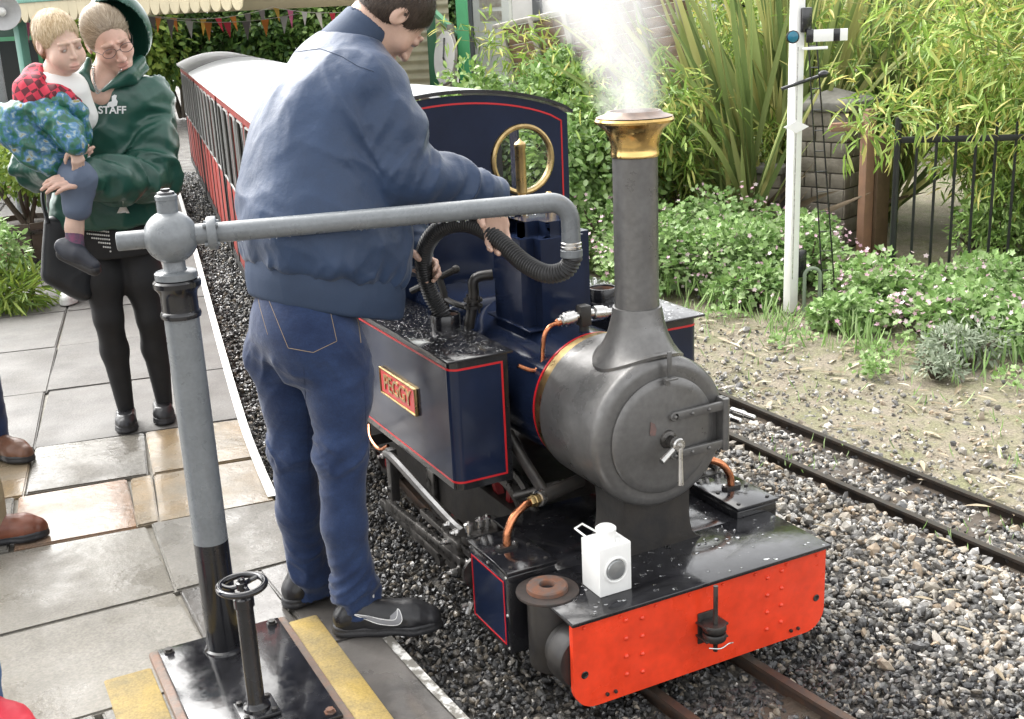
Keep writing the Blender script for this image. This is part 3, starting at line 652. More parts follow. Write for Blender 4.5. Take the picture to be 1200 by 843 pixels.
# cylinders and valve chests, both sides
for sg in (-1, 1):
    x0, x1 = sorted((sg*.452, sg*.305))
    cyb = part('cylinder_block', G().box((x0, .262, .085), (x1, .50, .318), .006), black)
    G().box((x0-.002, .258, .3185), (x1+.002, .504, .331), .003).obj('chest_cover', wetplate, cyb)
    pane = G().box((min(sg*.4525, sg*.4545), .278, .105), (max(sg*.4525, sg*.4545), .485, .300)).obj('blue_panel', blue, cyb)
    xa = sg*.4555
    for lo_, hi_ in (((.281, .293), (.481, .297)), ((.281, .108), (.481, .112)), ((.281, .112), (.285, .293)), ((.477, .112), (.481, .293))):
        G().box((min(sg*.4542, sg*.456), lo_[0], lo_[1]), (max(sg*.4542, sg*.456), hi_[0], hi_[1])).obj('red_lining', redline, cyb)
    for (a, b) in ((.272, .312), (.272, .10), (.272, .2), (.49, .312), (.49, .10), (.38, .312)):
        G().lathe((sg*.452, a, b), (sg, 0, 0), [(.005, 0), (.0045, .003), (0, .0045)], 8, cap=False).obj('cover_stud', steel, cyb)
    for i, (a, b) in enumerate(((.02, .02), (.127, .02), (.02, .12), (.127, .12), (.02, .22), (.127, .22))):
        G().lathe((x0+a, .262+b, .331), (0, 0, 1), [(.006, 0), (.006, .004), (0, .005)], 6, cap=False).obj('cover_bolt', satin, cyb)
    fl = G().prism([(-.036, 0), (-.026, -.014), (.026, -.014), (.036, 0), (.026, .014), (-.026, .014)], (sg*.385, .395, .331), (1, 0, 0), (0, 1, 0), 0, .009).obj('pipe_flange', satin, cyb)
    for dx_ in (-.024, .024): G().lathe((sg*.385+dx_, .395, .340), (0, 0, 1), [(.0065, 0), (.0065, .006), (0, .008)], 6, cap=False).obj('flange_nut', steel, cyb)
    pp = catmull([(sg*.385, .395, .338), (sg*.380, .397, .375), (sg*.355, .405, .412), (sg*.315, .42, .430), (sg*.285, .43, .433)], 7)
    part('steam_pipe', G().tube(pp, .0115, 12), copper)
    part('pipe_union', G().lathe((sg*.292, .428, .433), (-sg, .25, .02), [(.014, 0), (.016, .003), (.016, .016), (.019, .018), (.019, .028), (.015, .03)], 6), dullbrass)
    part('pipe_joint', G().lathe((sg*.262, .436, .434), (-sg, .25, .02), [(.017, 0), (.024, .002), (.024, .018), (.02, .022)], 14), steel)
    part('exhaust_pipe', G().tube([(sg*.25, .44, .434), (sg*.18, .455, .436), (sg*.10, .47, .44)], .021, 12), satin)
    part('blast_pipe', G().tube(catmull([(sg*.23, .445, .436), (sg*.215, .56, .465), (sg*.205, .66, .50), (sg*.2, .72, .53)], 5), .016, 12), satin)
    part('feed_pipe', G().tube([(sg*.14, .50, .43), (sg*.24, .62, .372)], .013, 12), darksteel)
    # oil cups
    for (x, y) in ((sg*.435, .535), (sg*.395, .545), (sg*.37, .55)):
        oc = G().lathe((x, y, .325), (0, 0, 1), [(.006, 0), (.006, .012), (.012, .014), (.012, .032), (.014, .034), (.014, .038), (.004, .041), (.003, .046)], 14)
        part('oil_cup', oc, steel)
    part('oil_cup_bracket', G().box((min(sg*.35, sg*.45), .52, .30), (max(sg*.35, sg*.45), .56, .326), .004), satin)
    # motion
    part('slide_bar', G().obox((sg*.425, .70, .262), [(1, 0, 0), (0, 1, 0), (0, 0, 1)], (.012, .20, .010), .002).obox((sg*.425, .70, .185), [(1, 0, 0), (0, 1, 0), (0, 0, 1)], (.012, .20, .010), .002), darksteel)
    part('radius_rod', G().tube(catmull([(sg*.447, .545, .335), (sg*.447, .62, .335), (sg*.452, .80, .362), (sg*.452, 1.05, .392), (sg*.452, 1.13, .385)], 5), .0145, 8), satin)
    part('connecting_rod', G().obox((sg*.44, .88, .205), [(1, 0, 0), tuple(nrm((0, 1, -.05))), tuple(nrm((0, .05, 1)))], (.009, .30, .017), .003), darksteel)
    part('crosshead', G().box((min(sg*.40, sg*.448), .60, .17), (max(sg*.40, sg*.448), .70, .278), .006), darksteel)
    part('link_bracket', G().box((min(sg*.425, sg*.455), 1.09, .23), (max(sg*.425, sg*.455), 1.125, .41), .005), satin)
    part('piston_rod', G().cyl((sg*.425, .50, .222), (sg*.425, .62, .222), .012, n=12), steel)
    part('gland', G().lathe((sg*.425, .50, .222), (0, 1, 0), [(.05, 0), (.05, .012), (.028, .014), (.028, .03), (.02, .034)], 24), darksteel)
    for (x, y, z) in ((.466, 1.12, .385), (.466, .56, .335), (.46, .62, .335), (.463, .61, .185), (.463, 1.11, .27), (.458, .66, .262)):
        part('pin_nut', G().lathe((sg*x, y, z), (sg, 0, 0), [(.010, -.014), (.010, .004), (.006, .006), (.006, .016), (0, .017)], 6, cap=False), steel)
    part('drain_cock', G().cyl((sg*.44, .53, .12), (sg*.455, .53, .085), .01, n=8).cyl((sg*.455, .53, .115), (sg*.475, .53, .115), .006, n=8), steel)
    part('drain_pipe', G().tube(catmull([(sg*.43, 1.16, .40), (sg*.44, 1.22, .37), (sg*.44, 1.30, .385), (sg*.42, 1.36, .41)], 5), .006, 8), copper)
    # wheels
    for wy_ in (.80, 1.30, 1.85):
        wr = .185 if wy_ < 1.6 else .14; zc_ = wr+.0
        w_ = part('wheel', G().lathe((sg*.172, wy_, zc_), (sg, 0, 0), [(wr-.03, -.02), (wr+.014, -.02), (wr+.014, -.006), (wr, .002), (wr-.003, .028), (wr-.03, .03), (wr-.03, -.02)], 40, cap=False), darksteel)
        sp = G().lathe((sg*.172, wy_, zc_), (sg, 0, 0), [(.05, -.015), (.05, .035), (.03, .04), (0, .04)], 20, cap=False)
        for k in range(8):
            a = k*math.pi/4+.2; d_ = np.array([0, math.cos(a), math.sin(a)]); sp.obox(np.array([sg*.175, wy_, zc_])+d_*(wr*.52), [(1, 0, 0), tuple(d_), tuple(np.cross((1, 0, 0), d_))], (.012, wr*.36, .012))
        sp.obj('spokes', mat('dark_red_wheel', (.22, .012, .014), .4, var=.3, vscale=20), w_)
        if wy_ < 1.6: part('crank', G().obox((sg*.225, wy_, zc_-.03), [(1, 0, 0), (0, 1, 0), (0, 0, 1)], (.012, .035, .07), .01), darksteel)
    part('coupling_rod', G().box((min(sg*.405, sg*.42), .78, .118), (max(sg*.405, sg*.42), 1.32, .152), .006), darksteel)
    part('crank_pin', G().cyl((sg*.22, .80, .135), (sg*.43, .80, .135), .02, n=12), darksteel)
# drum with rusty disc behind the beam's left end, and its twin
for sg in (-1,):
    dr = part('sand_drum', G().lathe((sg*.372, .172, .085), (0, 0, 1), [(.060, 0), (.064, .01), (.064, .19), (.06, .2)], 32), satin)
    G().lathe((sg*.382, .172, .299), (0, 0, 1), [(.040, -.012), (.082, -.004), (.0835, .0), (.0825, .004), (.05, .0055)], 40, cap=False).obj('disc_flange', oldsteel, dr)
    G().lathe((sg*.382, .172, .3035), (0, 0, 1), [(.055, 0), (.0545, .011), (.051, .015), (.022, .016), (.020, .013), (.020, .0)], 36, cap=False).obj('rusty_ring', rust, dr)
    G().lathe((sg*.382, .172, .3045), (0, 0, 1), [(.020, 0), (0, 0)], 20, cap=False).obj('ring_hole', black, dr)
    part('buffer_drum', G().lathe((-.36, .02, .165), (0, 1, 0), [(.03, 0), (.075, .0), (.082, .01), (.082, .06), (.07, .075), (.07, .09)], 32), satin)
# side rods stowed on the right hand running board
br = part('side_bracket', G().box((.43, .60, .475), (.56, .63, .489), .003), satin)
for x_ in (.50, .555): G().lathe((x_, .615, .482), (.35, -.93, -.1), [(.013, 0), (.013, .05), (.010, .052), (.010, .085), (.006, .09)], 12).obj('steel_pin', steel, br)
# water drops on the wet plates
def drops(par, x0, x1, y0, y1, z, n, rmin, rmax, seed):
    rg = np.random.default_rng(seed); th = np.linspace(0, 2*math.pi, 8, endpoint=False); v = []; f = []
    r = np.clip(rg.lognormal(math.log((rmin+rmax)/2.6), .45, n), rmin, rmax); k = 0
    for i in range(n):
        cx_, cy_ = rg.uniform(x0, x1), rg.uniform(y0, y1); e = rg.uniform(.8, 1.5); ph = rg.uniform(0, 3.14)
        lx, ly = np.cos(th)*e, np.sin(th)/e; X = lx*math.cos(ph)-ly*math.sin(ph); Y = lx*math.sin(ph)+ly*math.cos(ph)
        wob = 1+.18*np.sin(th*2+rg.uniform(0, 6))
        for q, h in ((1, 0), (.85, .16), (.5, .27)):
            v += [[cx_+r[i]*q*a*w, cy_+r[i]*q*b*w, z+h*r[i]*.9] for a, b, w in zip(X, Y, wob)]
        v.append([cx_, cy_, z+.30*r[i]*.9])
        for q in range(2):
            for j in range(8): j2 = (j+1) % 8; f.append([k+q*8+j, k+q*8+j2, k+q*8+8+j2, k+q*8+8+j])
        for j in range(8): f.append([k+16+j, k+16+(j+1) % 8, k+24])
        f.append([k+j for j in range(8)][::-1])
        k += 25
    o = G().add(v, f).obj('water_drops', water, par, True, 60); o['kind'] = 'stuff'; return o
drops(tl, -.435, -.24, .61, 1.36, .8268, 950, .0012, .0046, 1)
drops(trt, .24, .435, .61, 1.36, .8268, 700, .0012, .0046, 2)
drops(fp, -.40, .40, -.005, .25, .2988, 110, .0022, .009, 3)
drops(fp, -.29, .29, .27, .60, .2968, 70, .002, .007, 4)

# ------------------------------------------------------------------ white hand lamp on the footplate
lamp = thing('hand_lamp', 'white square railway lamp with round lens standing on the footplate', 'lamp', (-.238, .11, .2985))
lx0, lx1, ly0, ly1, lz = -.286, -.190, .0648, .156, .299
G().box((lx0, ly0, lz), (lx1, ly1, lz+.136), .003).obj('lamp_body', whitepaint, lamp)
G().lathe((-.238, .066, lz+.068), (0, -1, 0), [(.0365, 0), (.0365, .004), (.033, .006), (.030, .004), (.029, -.0015), (.0, -.0015)], 32, cap=False).obj('lens_ring', whitepaint, lamp)
G().lathe((-.238, .0655, lz+.068), (0, -1, 0), [(.0292, 0), (.025, .006), (.014, .009), (0, .010)], 28, cap=False).obj('lens', mat('lamp_lens', (.34, .35, .35), .12, metal=.6), lamp)
G().lathe((-.238, .109, lz+.136), (0, 0, 1), [(.030, 0), (.029, .004), (.0255, .007), (.0255, .026), (.027, .027), (.027, .033), (.022, .037), (0, .039)], 28, cap=False).obj('lamp_chimney', whitepaint, lamp)
G().tube([(-.279, .085, lz+.136), (-.300, .105, lz+.160), (-.300, .16, lz+.162), (-.268, .178, lz+.160), (-.235, .146, lz+.137)], .0028, 8).obj('lamp_handle', whitepaint, lamp)
G().cyl((-.222, .078, lz+.136), (-.222, .078, lz+.147), .005, n=10).obj('lamp_knob', whitepaint, lamp)
# ------------------------------------------------------------------ water crane
crane = thing('water_crane', 'grey and black painted water crane with long swinging arm and corrugated black hose', 'water crane', (-1.112, .752, ZP))
PX, PY = -1.112, .752
brickred = mat('plinth_stone', (.20, .12, .085), .6, col2=(.13, .115, .10), vscale=30, bump=.003, bscale=60, rvar=.2)
G().box((-1.305, .235, .02), (-.905, .865, .056), .008).obj('plinth', brickred, crane)
bp = G().box((-1.282, .262, .0565), (-.932, .842, .068), .003).obj('base_plate', wetplate, crane)
for x, y in ((-1.255, .815), (-.958, .815), (-.958, .29), (-1.255, .29)): G().lathe((x, y, .068), (0, 0, 1), [(.016, 0), (.016, .003), (.011, .003), (.011, .010), (0, .011)], 6, cap=False).obj('base_bolt', rust if x > -1 and y < .5 else satin, bp)
G().lathe((PX, PY, .068), (0, 0, 1), [(.056, 0), (.054, .006), (.0475, .010), (.0465, .333)], 40).obj('column_foot', black, crane)
G().lathe((PX, PY, .401), (0, 0, 1), [(.0463, 0), (.0445, .634)], 40).obj('column', greypaint, crane)
G().lathe((PX, PY, 1.032), (0, 0, 1), [(.0445, 0), (.050, .002), (.052, .010), (.050, .017), (.0465, .020), (.0465, .058), (.049, .070), (.056, .078), (.0605, .084), (.0605, .096), (.056, .101), (.05, .102)], 40).obj('collar', black, crane)
G().lathe((PX, PY, 1.134), (0, 0, 1), [(.05, 0), (.0535, .002), (.0535, .018), (.050, .021), (.030, .023), (.027, .028), (.027, .055)], 40).obj('neck_flange', greypaint, crane)
bz = 1.243
G().ball((PX, PY, bz), .068, 36, 24).obj('valve_ball', greypaint, crane)
G().lathe((PX, PY, bz+.055), (0, 0, 1), [(.026, 0), (.026, .038), (.0275, .040), (.0275, .050), (.024, .053)], 24).obj('top_stub', greypaint, crane)
G().lathe((PX, PY, bz+.108), (0, 0, 1), [(.0235, 0), (.021, .006), (.012, .009), (.012, .014), (0, .015)], 20, cap=False).obj('stub_cap', black, crane)
end = np.array([-.165, .482, 1.2555]); st_ = np.array([PX, PY, bz]); ad = nrm(end-st_)
G().lathe(st_-ad*.055, -ad, [(.024, 0), (.024, .075), (.022, .077)], 24).obj('end_stub', greypaint, crane)
G().lathe(st_+ad*.055, ad, [(.027, 0), (.027, .035), (.041, .036), (.043, .039), (.043, .056), (.041, .059), (.030, .060)], 30).obj('arm_flange', greypaint, crane)
for k in range(4):
    a_, b_, _ = frame(ad); q = st_+ad*.09+(a_*math.cos(k*1.571+.8)+b_*math.sin(k*1.571+.8))*.034
    G().cyl(q-ad*.008, q+ad*.030, .006, n=6).obj('flange_bolt', greypaint, crane)
arm = [st_+ad*.10, st_+ad*.5, end]
for i in range(1, 10):
    t = i/9*math.pi/2; arm.append(end+ad*.058*math.sin(t)-np.array([0, 0, .058*(1-math.cos(t))]))
tip = arm[-1]-np.array([0, 0, .058]); arm.append(tip)
G().tube(arm, .0262, 28).obj('arm', greypaint, crane)
G().lathe(tip+np.array([0, 0, .004]), (0, 0, -1), [(.0262, 0), (.0285, .002), (.0285, .008), (.0265, .010), (.0285, .012), (.0285, .018), (.0265, .02)], 28).obj('hose_clip', steel, crane)
G().lathe(tip-np.array([0, 0, .016]), (0, 0, -1), [(.0285, 0), (.0305, .002), (.0305, .020), (.028, .022)], 28).obj('hose_coupling', greypaint, crane)
hp_ = [tip-np.array([0, 0, .03]), (-.108, .465, 1.096), (-.124, .482, 1.064), (-.158, .525, 1.052), (-.186, .60, 1.074), (-.210, .68, 1.118), (-.237, .76, 1.156), (-.272, .83, 1.166), (-.310, .90, 1.142), (-.335, .95, 1.086), (-.334, .98, 1.013), (-.316, .98, .929), (-.292, .966, .872), (-.285, .958, .842)]
hp_ = catmull(hp_, 60); L_ = np.concatenate([[0], np.cumsum(np.linalg.norm(np.diff(hp_, axis=0), axis=1))])
ss = np.arange(0, L_[-1], .0013); hs_ = np.stack([np.interp(ss, L_, hp_[:, k]) for k in range(3)], 1)
G().tube(hs_, .0246+.0027*np.sin(ss/.0091*2*math.pi), 18).obj('hose', rubber, crane)
dg_ = G(); rg_ = np.random.default_rng(31)
for k in range(70):
    t = rg_.uniform(.12, .98); q = st_+(end-st_)*t+np.array([rg_.normal(0, .004), rg_.normal(0, .004), -.0265]); dg_.ball(q, rg_.uniform(.0012, .0030), 7, 5, (1, 1, 1.35))
do_ = dg_.obj('water_drops', water, crane); do_['kind'] = 'stuff'
# valve stand with hand wheel
vx, vy = -1.118, .392
vb = G().box((vx-.05, vy-.05, .0685), (vx+.05, vy+.05, .080), .004).obj('valve_foot', black, crane)
for a in (-1, 1):
    for b in (-1, 1): G().lathe((vx+a*.036, vy+b*.036, .080), (0, 0, 1), [(.008, 0), (.008, .006), (0, .008)], 6, cap=False).obj('foot_bolt', satin, vb)
G().lathe((vx, vy, .080), (0, 0, 1), [(.036, 0), (.034, .008), (.025, .014), (.0225, .02), (.0215, .285), (.0255, .288), (.0255, .312), (.022, .315), (.016, .315), (.016, .29)], 28, cap=False).obj('valve_column', black, crane)
G().cyl((vx, vy, .36), (vx, vy, .437), .007, n=12).obj('valve_spindle', satin, crane)
hwz = .425; hwg = G()
hwg.tube([(vx+.056*math.cos(t), vy+.056*math.sin(t), hwz) for t in np.linspace(0, 2*math.pi, 41)], .0085, 12)
hwl = hwg.obj('hand_wheel', black, crane)
hs2 = G()
for k in range(3):
    t = k*2*math.pi/3+.5; hs2.tube(catmull([(vx, vy, hwz), (vx+.03*math.cos(t+.25), vy+.03*math.sin(t+.25), hwz-.004), (vx+.053*math.cos(t), vy+.053*math.sin(t), hwz)], 5), .0065, 8)
hs2.lathe((vx, vy, hwz-.01), (0, 0, 1), [(.014, 0), (.014, .018), (.009, .02), (.009, .028), (0, .03)], 14, cap=False)
hs2.obj('wheel_spokes', black, hwl)

# ------------------------------------------------------------------ carriages
carred = mat('carriage_red', (.25, .026, .018), .6, var=.2, vscale=5, rvar=.1, spec=.25)
carblk = mat('carriage_black', (.012, .012, .012), .6, rvar=.1, spec=.25)
silver = mat('carriage_frame', (.22, .22, .21), .6, metal=.0, var=.1, vscale=10)
whiteroof = mat('carriage_roof', (.82, .82, .81), .45, var=.03, vscale=4)
shaderoof = mat('carriage_roof_shaded', (.16, .155, .15), .5, var=.15, vscale=4)  # roof of the last carriage: its shade is put into the colour
seatm = mat('carriage_seat', (.05, .03, .02), .6)
def carriage(y0, y1, label, rm):
    o0 = np.array([xc(y0), y0, 0]); o1 = np.array([xc(y1), y1, 0]); a = nrm(o1-o0); b = np.array([a[1], -a[0], 0]); L = np.linalg.norm(o1-o0); c0 = (o0+o1)/2
    root = thing('passenger_carriage', label, 'carriage', c0, 'carriages of the train')
    up = np.array([0, 0, 1.])
    def bx(g, s0, s1, t0, t1, z0, z1, bev=0.0):
        return g.obox(o0+a*(s0+s1)/2+b*(t0+t1)/2+up*(z0+z1)/2, [a, b, up], (abs(s1-s0)/2, abs(t1-t0)/2, (z1-z0)/2), bev)
    bx(G(), 0, L, -.42, .42, .20, .26).obj('floor', carblk, root)
    nb = 6; w = L/nb
    for sg in (-1, 1):
        for i in range(nb):
            s0, s1 = i*w+.03, (i+1)*w-.03
            pn = bx(G(), s0, s1, sg*.415, sg*.432, .262, .76, .004).obj('side_panel', carred, root)
            bx(G(), s0+.05, s1-.05, sg*.4325, sg*.435, .32, .70).obj('panel_inset', carred, pn)
            q = [o0+a*(s0+.03+dx*(s1-s0-.06))+b*sg*.436+up*z for dx, z in ((0, .775), (0, 1.17), (.06, 1.235), (.2, 1.255), (.8, 1.255), (.94, 1.235), (1, 1.17), (1, .775), (0, .775))]
            G().tube(q, .0075, 6).obj('window_frame', silver, root)
            m_ = (s0+s1)/2; bx(G(), m_-.012, m_+.012, sg*.42, sg*.434, .765, 1.25).obj('window_bar', carblk if i % 3 else silver, root)
        for i in range(nb+1):
            s_ = min(max(i*w, .03), L-.03); bx(G(), s_-.0295, s_+.0295, sg*.40, sg*.438, .262, 1.262).obj('pillar', carblk if i in (0, nb) or i % 2 else carred, root)
        bx(G(), 0, L, sg*.405, sg*.436, 1.2625, 1.33).obj('top_rail', carred, root)
        bx(G(), 0, L, sg*.405, sg*.440, .205, .2615).obj('sole_bar', carblk, root)
    for s_ in (.0, L-.02): bx(G(), s_, s_+.02, -.398, .398, .265, .95).obj('end_panel', carblk, root)
    for s_ in np.arange(.35, L-.2, .52):
        bx(G(), s_, s_+.06, -.39, .39, .27, 1.0, .01).obj('seat_back', seatm, root); bx(G(), s_+.065, s_+.26, -.39, .39, .27, .55, .02).obj('seat', seatm, root)
    g = G(); v = []; f = []; n = 21
    for i in range(n):
        t = -.475+.95*i/(n-1); z = 1.335+.115*(1-(t/.475)**2)
        for s_ in (-.04, L+.04):
            for dz in (0, .018): v.append(o0+a*s_+b*t+up*(z+dz))
    for i in range(n-1):
        q, r = 4*i, 4*i+4; f += [[q, r, r+2, q+2], [q+1, q+3, r+3, r+1], [q, q+1, r+1, r], [q+2, r+2, r+3, q+3]]
    f += [[0, 2, 3, 1], [4*n-4, 4*n-3, 4*n-1, 4*n-2]]
    g.add(v, f).obj('roof', rm, root)
    for s_ in (.5, L-.5):
        g = G(); bx(g, s_-.3, s_+.3, -.2, .2, .13, .20)
        for ds in (-.2, .2):
            for sg in (-1, 1): g.lathe(o0+a*(s_+ds)+b*sg*.17+up*.11, b*sg, [(.12, -.02), (.12, -.006), (.108, 0), (.106, .03), (0, .03)], 20, cap=False)
        g.obj('bogie', satin, root)
carriage(2.70, 5.75, 'red and black passenger carriage with white roof, coupled nearest the locomotive', whiteroof)
carriage(5.92, 8.95, 'second red and black carriage of the train, white roof', whiteroof)
carriage(9.12, 12.1, 'last carriage of the train, roof coloured dark as in shade, farthest from the locomotive', shaderoof)

# ------------------------------------------------------------------ station background
cream = mat('cream_paint', (.47, .41, .27), .5, var=.06, vscale=6)
green = mat('station_green', (.035, .20, .085), .4, var=.1, vscale=6)
teal = mat('teal_green', (.12, .30, .24), .45, var=.08, vscale=6)
dkgreen = mat('dark_green_paint', (.012, .045, .028), .5, var=.2, vscale=3)
brownwood = mat('weathered_planks', (.19, .105, .055), .65, col2=(.12, .085, .06), vscale=10, stretch=(1, 1, 8), bump=.003, bscale=20)
greywood = mat('grey_wood', (.26, .24, .21), .7, var=.2, vscale=10, bump=.002, bscale=30)
def at(u, v, D): return CC+D*(_F+_R*(u-600)/CF+_U*(421.5-v)/CF)
# canopy with scalloped valance (far left)
can = thing('station_canopy', 'station canopy with cream scalloped valance and green curved brackets', 'canopy', (-1.1, 10.5, 0))
A1 = at(285, 5, 9.2)*np.array([1, 1, 0]); A0 = at(15, 22, 11.0)*np.array([1, 1, 0]); A0 = A0-(A1-A0)*.55; ca = nrm(A1-A0); cb = np.array([-ca[1], ca[0], 0]); CL = np.linalg.norm(A1-A0)
ztop = 2.03
G().obox(A0+ca*CL/2+np.array([0, 0, ztop+.05]), [ca, cb, (0, 0, 1)], (CL/2, .02, .035), .004).obj('fascia', teal, can)
nsc = int(CL/.124); wsc = CL/nsc
for i in range(nsc):
    pl = [(-wsc/2+.001, .04), (-wsc/2+.001, -.02)]
    for k in range(9):
        t = math.pi+k*math.pi/8; pl.append((wsc*.485*math.cos(t), -.05+.085*math.sin(t)))
    pl += [(wsc/2-.001, -.02), (wsc/2-.001, .04)]
    G().prism(pl, A0+ca*(i+.5)*wsc+np.array([0, 0, ztop-.026]), ca, (0, 0, 1), -.008, .008).obj('valance_board', cream, can)
G().obox(A0+ca*CL/2+cb*1.5+np.array([0, 0, ztop+.22]), [ca, nrm(cb*1.5+np.array([0, 0, .28])), nrm(np.cross(ca, nrm(cb*1.5+np.array([0, 0, .28]))))], (CL/2, 1.5, .02)).obj('canopy_roof', mat('canopy_soffit', (.03, .05, .045), .6), can)
for s_ in (.35, 1.45):
    pb = A0+ca*s_+cb*.25
    G().obox(pb+np.array([0, 0, 1.02]), [ca, cb, (0, 0, 1)], (.045, .045, 1.0), .008).obj('canopy_post', teal, can)
    for sg in (-1, 1):
        pts = [pb+ca*sg*.04+np.array([0, 0, 1.40])]
        for k in range(9):
            t = k/8*math.pi/2; pts.append(pb+ca*sg*(.04+.55*(1-math.cos(t)))+np.array([0, 0, 1.40+.58*math.sin(t)]))
        G().tube(pts, .03, 6).obj('curved_bracket', green, can)
bk = thing('station_building', 'dark green boarded station building under the canopy', 'building', (-1.0, 13.6, 0))
W0 = at(-150, 60, 14.2)*np.array([1, 1, 0]); wa = nrm(_R*np.array([1, 1, 0])); wb_ = np.array([-wa[1], wa[0], 0])
for i in range(9): G().obox(W0+wa*(i+.5)*.26+np.array([0, 0, 1.3]), [wa, wb_, (0, 0, 1)], (.127, .03, 1.3), .006).obj('wall_board', dkgreen, bk)
G().obox(W0+wa*1.2+wb_*.9+np.array([0, 0, 2.65]), [wa, wb_, (0, 0, 1)], (1.3, 1.1, .05)).obj('roof', satin, bk)
for i, s_ in enumerate((.5, 1.8)):
    wd = G().obox(W0+wa*s_-wb_*.045+np.array([0, 0, 1.3]), [wa, wb_, (0, 0, 1)], (.30, .02, .45), .004).obj('window_frame', green, bk)
    G().obox(W0+wa*s_-wb_*.068+np.array([0, 0, 1.3]), [wa, wb_, (0, 0, 1)], (.25, .004, .40)).obj('pane', mat('dark_pane', (.02, .025, .025), .08), wd)
# long cream beam + bunting
bm_ = thing('canopy_beam', 'long cream beam crossing above the carriages', 'beam', (1.2, 13, 0))
B0 = at(70, 30, 14.0); B1 = at(470, 3, 14.0); B0[2] = B1[2] = 2.0; ba = nrm(B1-B0); bb = np.array([-ba[1], ba[0], 0]); BL = np.linalg.norm(B1-B0)
G().obox((B0+B1)/2, [ba, bb, (0, 0, 1)], (BL/2, .06, .075), .006).obj('beam', cream, bm_)
G().obox((B0+B1)/2+np.array([0, 0, .10]), [ba, bb, (0, 0, 1)], (BL/2, .09, .022), .004).obj('beam_cap', cream, bm_)
for s_ in (.05, BL-.05): G().obox(B0+ba*s_+np.array([0, 0, -.99]), [ba, bb, (0, 0, 1)], (.05, .05, .95), .006).obj('post', green, bm_)
flagc = [(.60, .06, .10), (.62, .42, .10), (.55, .53, .52), (.16, .42, .50), (.55, .16, .28), (.72, .70, .66), (.62, .26, .06), (.25, .22, .22)]
flm = [mat('flag_cloth_%d' % i, c, .7, trans=.3) for i, c in enumerate(flagc)]
def bunting(P0, P1, n, label, seed, sag=.10, h=.20):
    rg_ = random.Random(seed); P0 = np.asarray(P0); P1 = np.asarray(P1); bt = thing('bunting', label, 'bunting', (P0+P1)/2)
    pts = [P0+(P1-P0)*t-np.array([0, 0, sag*4*t*(1-t)]) for t in np.linspace(0, 1, n*2+1)]
    G().tube(pts, .004, 5).obj('cord', mat('cord', (.5, .48, .42), .7), bt)
    for i in range(n):
        p0, p1 = pts[2*i], pts[2*i+1]; d = (p1-p0)*.85; tipp = (p0+p1)/2+np.array([rg_.uniform(-.04, .04), rg_.uniform(-.05, .05), -h*rg_.uniform(.85, 1.1)])
        a, b = p0+d*.05, p0+d*1.05; nn = nrm(np.cross(d, (0, 0, 1)))*.002; mid = (a+tipp)/2+nn*4
        v = [a, b, tipp, a+nn, b+nn, tipp+nn]
        G().add(v, [[0, 1, 2], [5, 4, 3], [0, 3, 4, 1], [1, 4, 5, 2], [2, 5, 3, 0]]).obj('flag', flm[rg_.randrange(8)], bt, False)
bunting(B0+ba*1.0-bb*.08+np.array([0, 0, -.05]), B0+ba*2.6-bb*.08+np.array([0, 0, -.05]), 9, 'string of coloured bunting flags hanging from the cream beam, left length', 1)
bunting(B0+ba*2.6-bb*.08+np.array([0, 0, -.05]), B0+ba*4.1-bb*.08+np.array([0, 0, -.05]), 9, 'string of coloured bunting flags hanging from the cream beam, right length behind the man', 2)
bunting(at(150, 14, 12.6), at(350, 16, 12.2), 9, 'lower string of coloured bunting flags above the carriage roofs', 3, .10, .19)
bunting(at(20, 20, 12.6), at(60, 25, 12.6), 4, 'short string of yellow and red bunting beside the child', 4, .05, .22)
# round loudspeaker on a pole, far left
sp = thing('platform_lamp', 'round grey enamel lamp on a pole at the upper left corner', 'lamp', (*at(3, 100, 9)[:2], ZP))
q = at(2, 14, 9.0); fd = nrm(CC-q)
G().lathe(q+fd*.06, -fd, [(.138, 0), (.14, .004), (.132, .012), (.10, .05), (.06, .075), (.04, .14), (0, .15)], 36, cap=False).lathe(q+fd*.058, -fd, [(.139, 0), (.118, .012), (.085, .04), (.05, .06), (0, .065)], 36, cap=False).obj('shade', mat('grey_enamel', (.36, .36, .36), .3, var=.1), sp)
G().ball(q+fd*.02, .035, 16, 10).obj('bulb', mat('milky_bulb', (.6, .6, .58), .25), sp)
pq = at(4, 120, 9.15); G().cyl((pq[0], pq[1], ZP), (pq[0], pq[1], 2.2), .035, n=14).obj('pole', greypaint, sp)
# green posted shelter, corrugated shed, clock, board behind the cab
shd = thing('corrugated_shed', 'cream corrugated shed wall behind the locomotive cab', 'shed', at(470, 200, 12.6)*np.array([1, 1, 0]))
S0 = at(425, 90, 12.6); S1 = at(530, 90, 12.6); S0[2] = S1[2] = 0; sa = nrm(S1-S0); sbv = np.array([-sa[1], sa[0], 0]); SL = np.linalg.norm(S1-S0)
g = G(); v = []; f = []; nz = 140
for i in range(nz):
    z = .95+1.5*i/(nz-1); o_ = .014*math.sin(z/.095*2*math.pi); v += [S0+sbv*o_+np.array([0, 0, z]), S1+sbv*o_+np.array([0, 0, z])]
for i in range(nz-1): f.append([2*i, 2*i+1, 2*i+3, 2*i+2])
g.add(v, f).obj('corrugated_wall', mat('corrugated_cream', (.50, .46, .33), .55, var=.12, vscale=5), shd)
G().obox(S0+sa*SL/2+np.array([0, 0, .47]), [sa, sbv, (0, 0, 1)], (SL/2, .06, .47)).obj('red_base_wall', mat('red_brick_base', (.20, .07, .05), .7, var=.3, vscale=14), shd)
G().obox(S0+sa*SL/2+sbv*.8+np.array([0, 0, 2.5]), [sa, sbv, (0, 0, 1)], (SL/2+.1, .9, .04)).obj('roof', satin, shd)
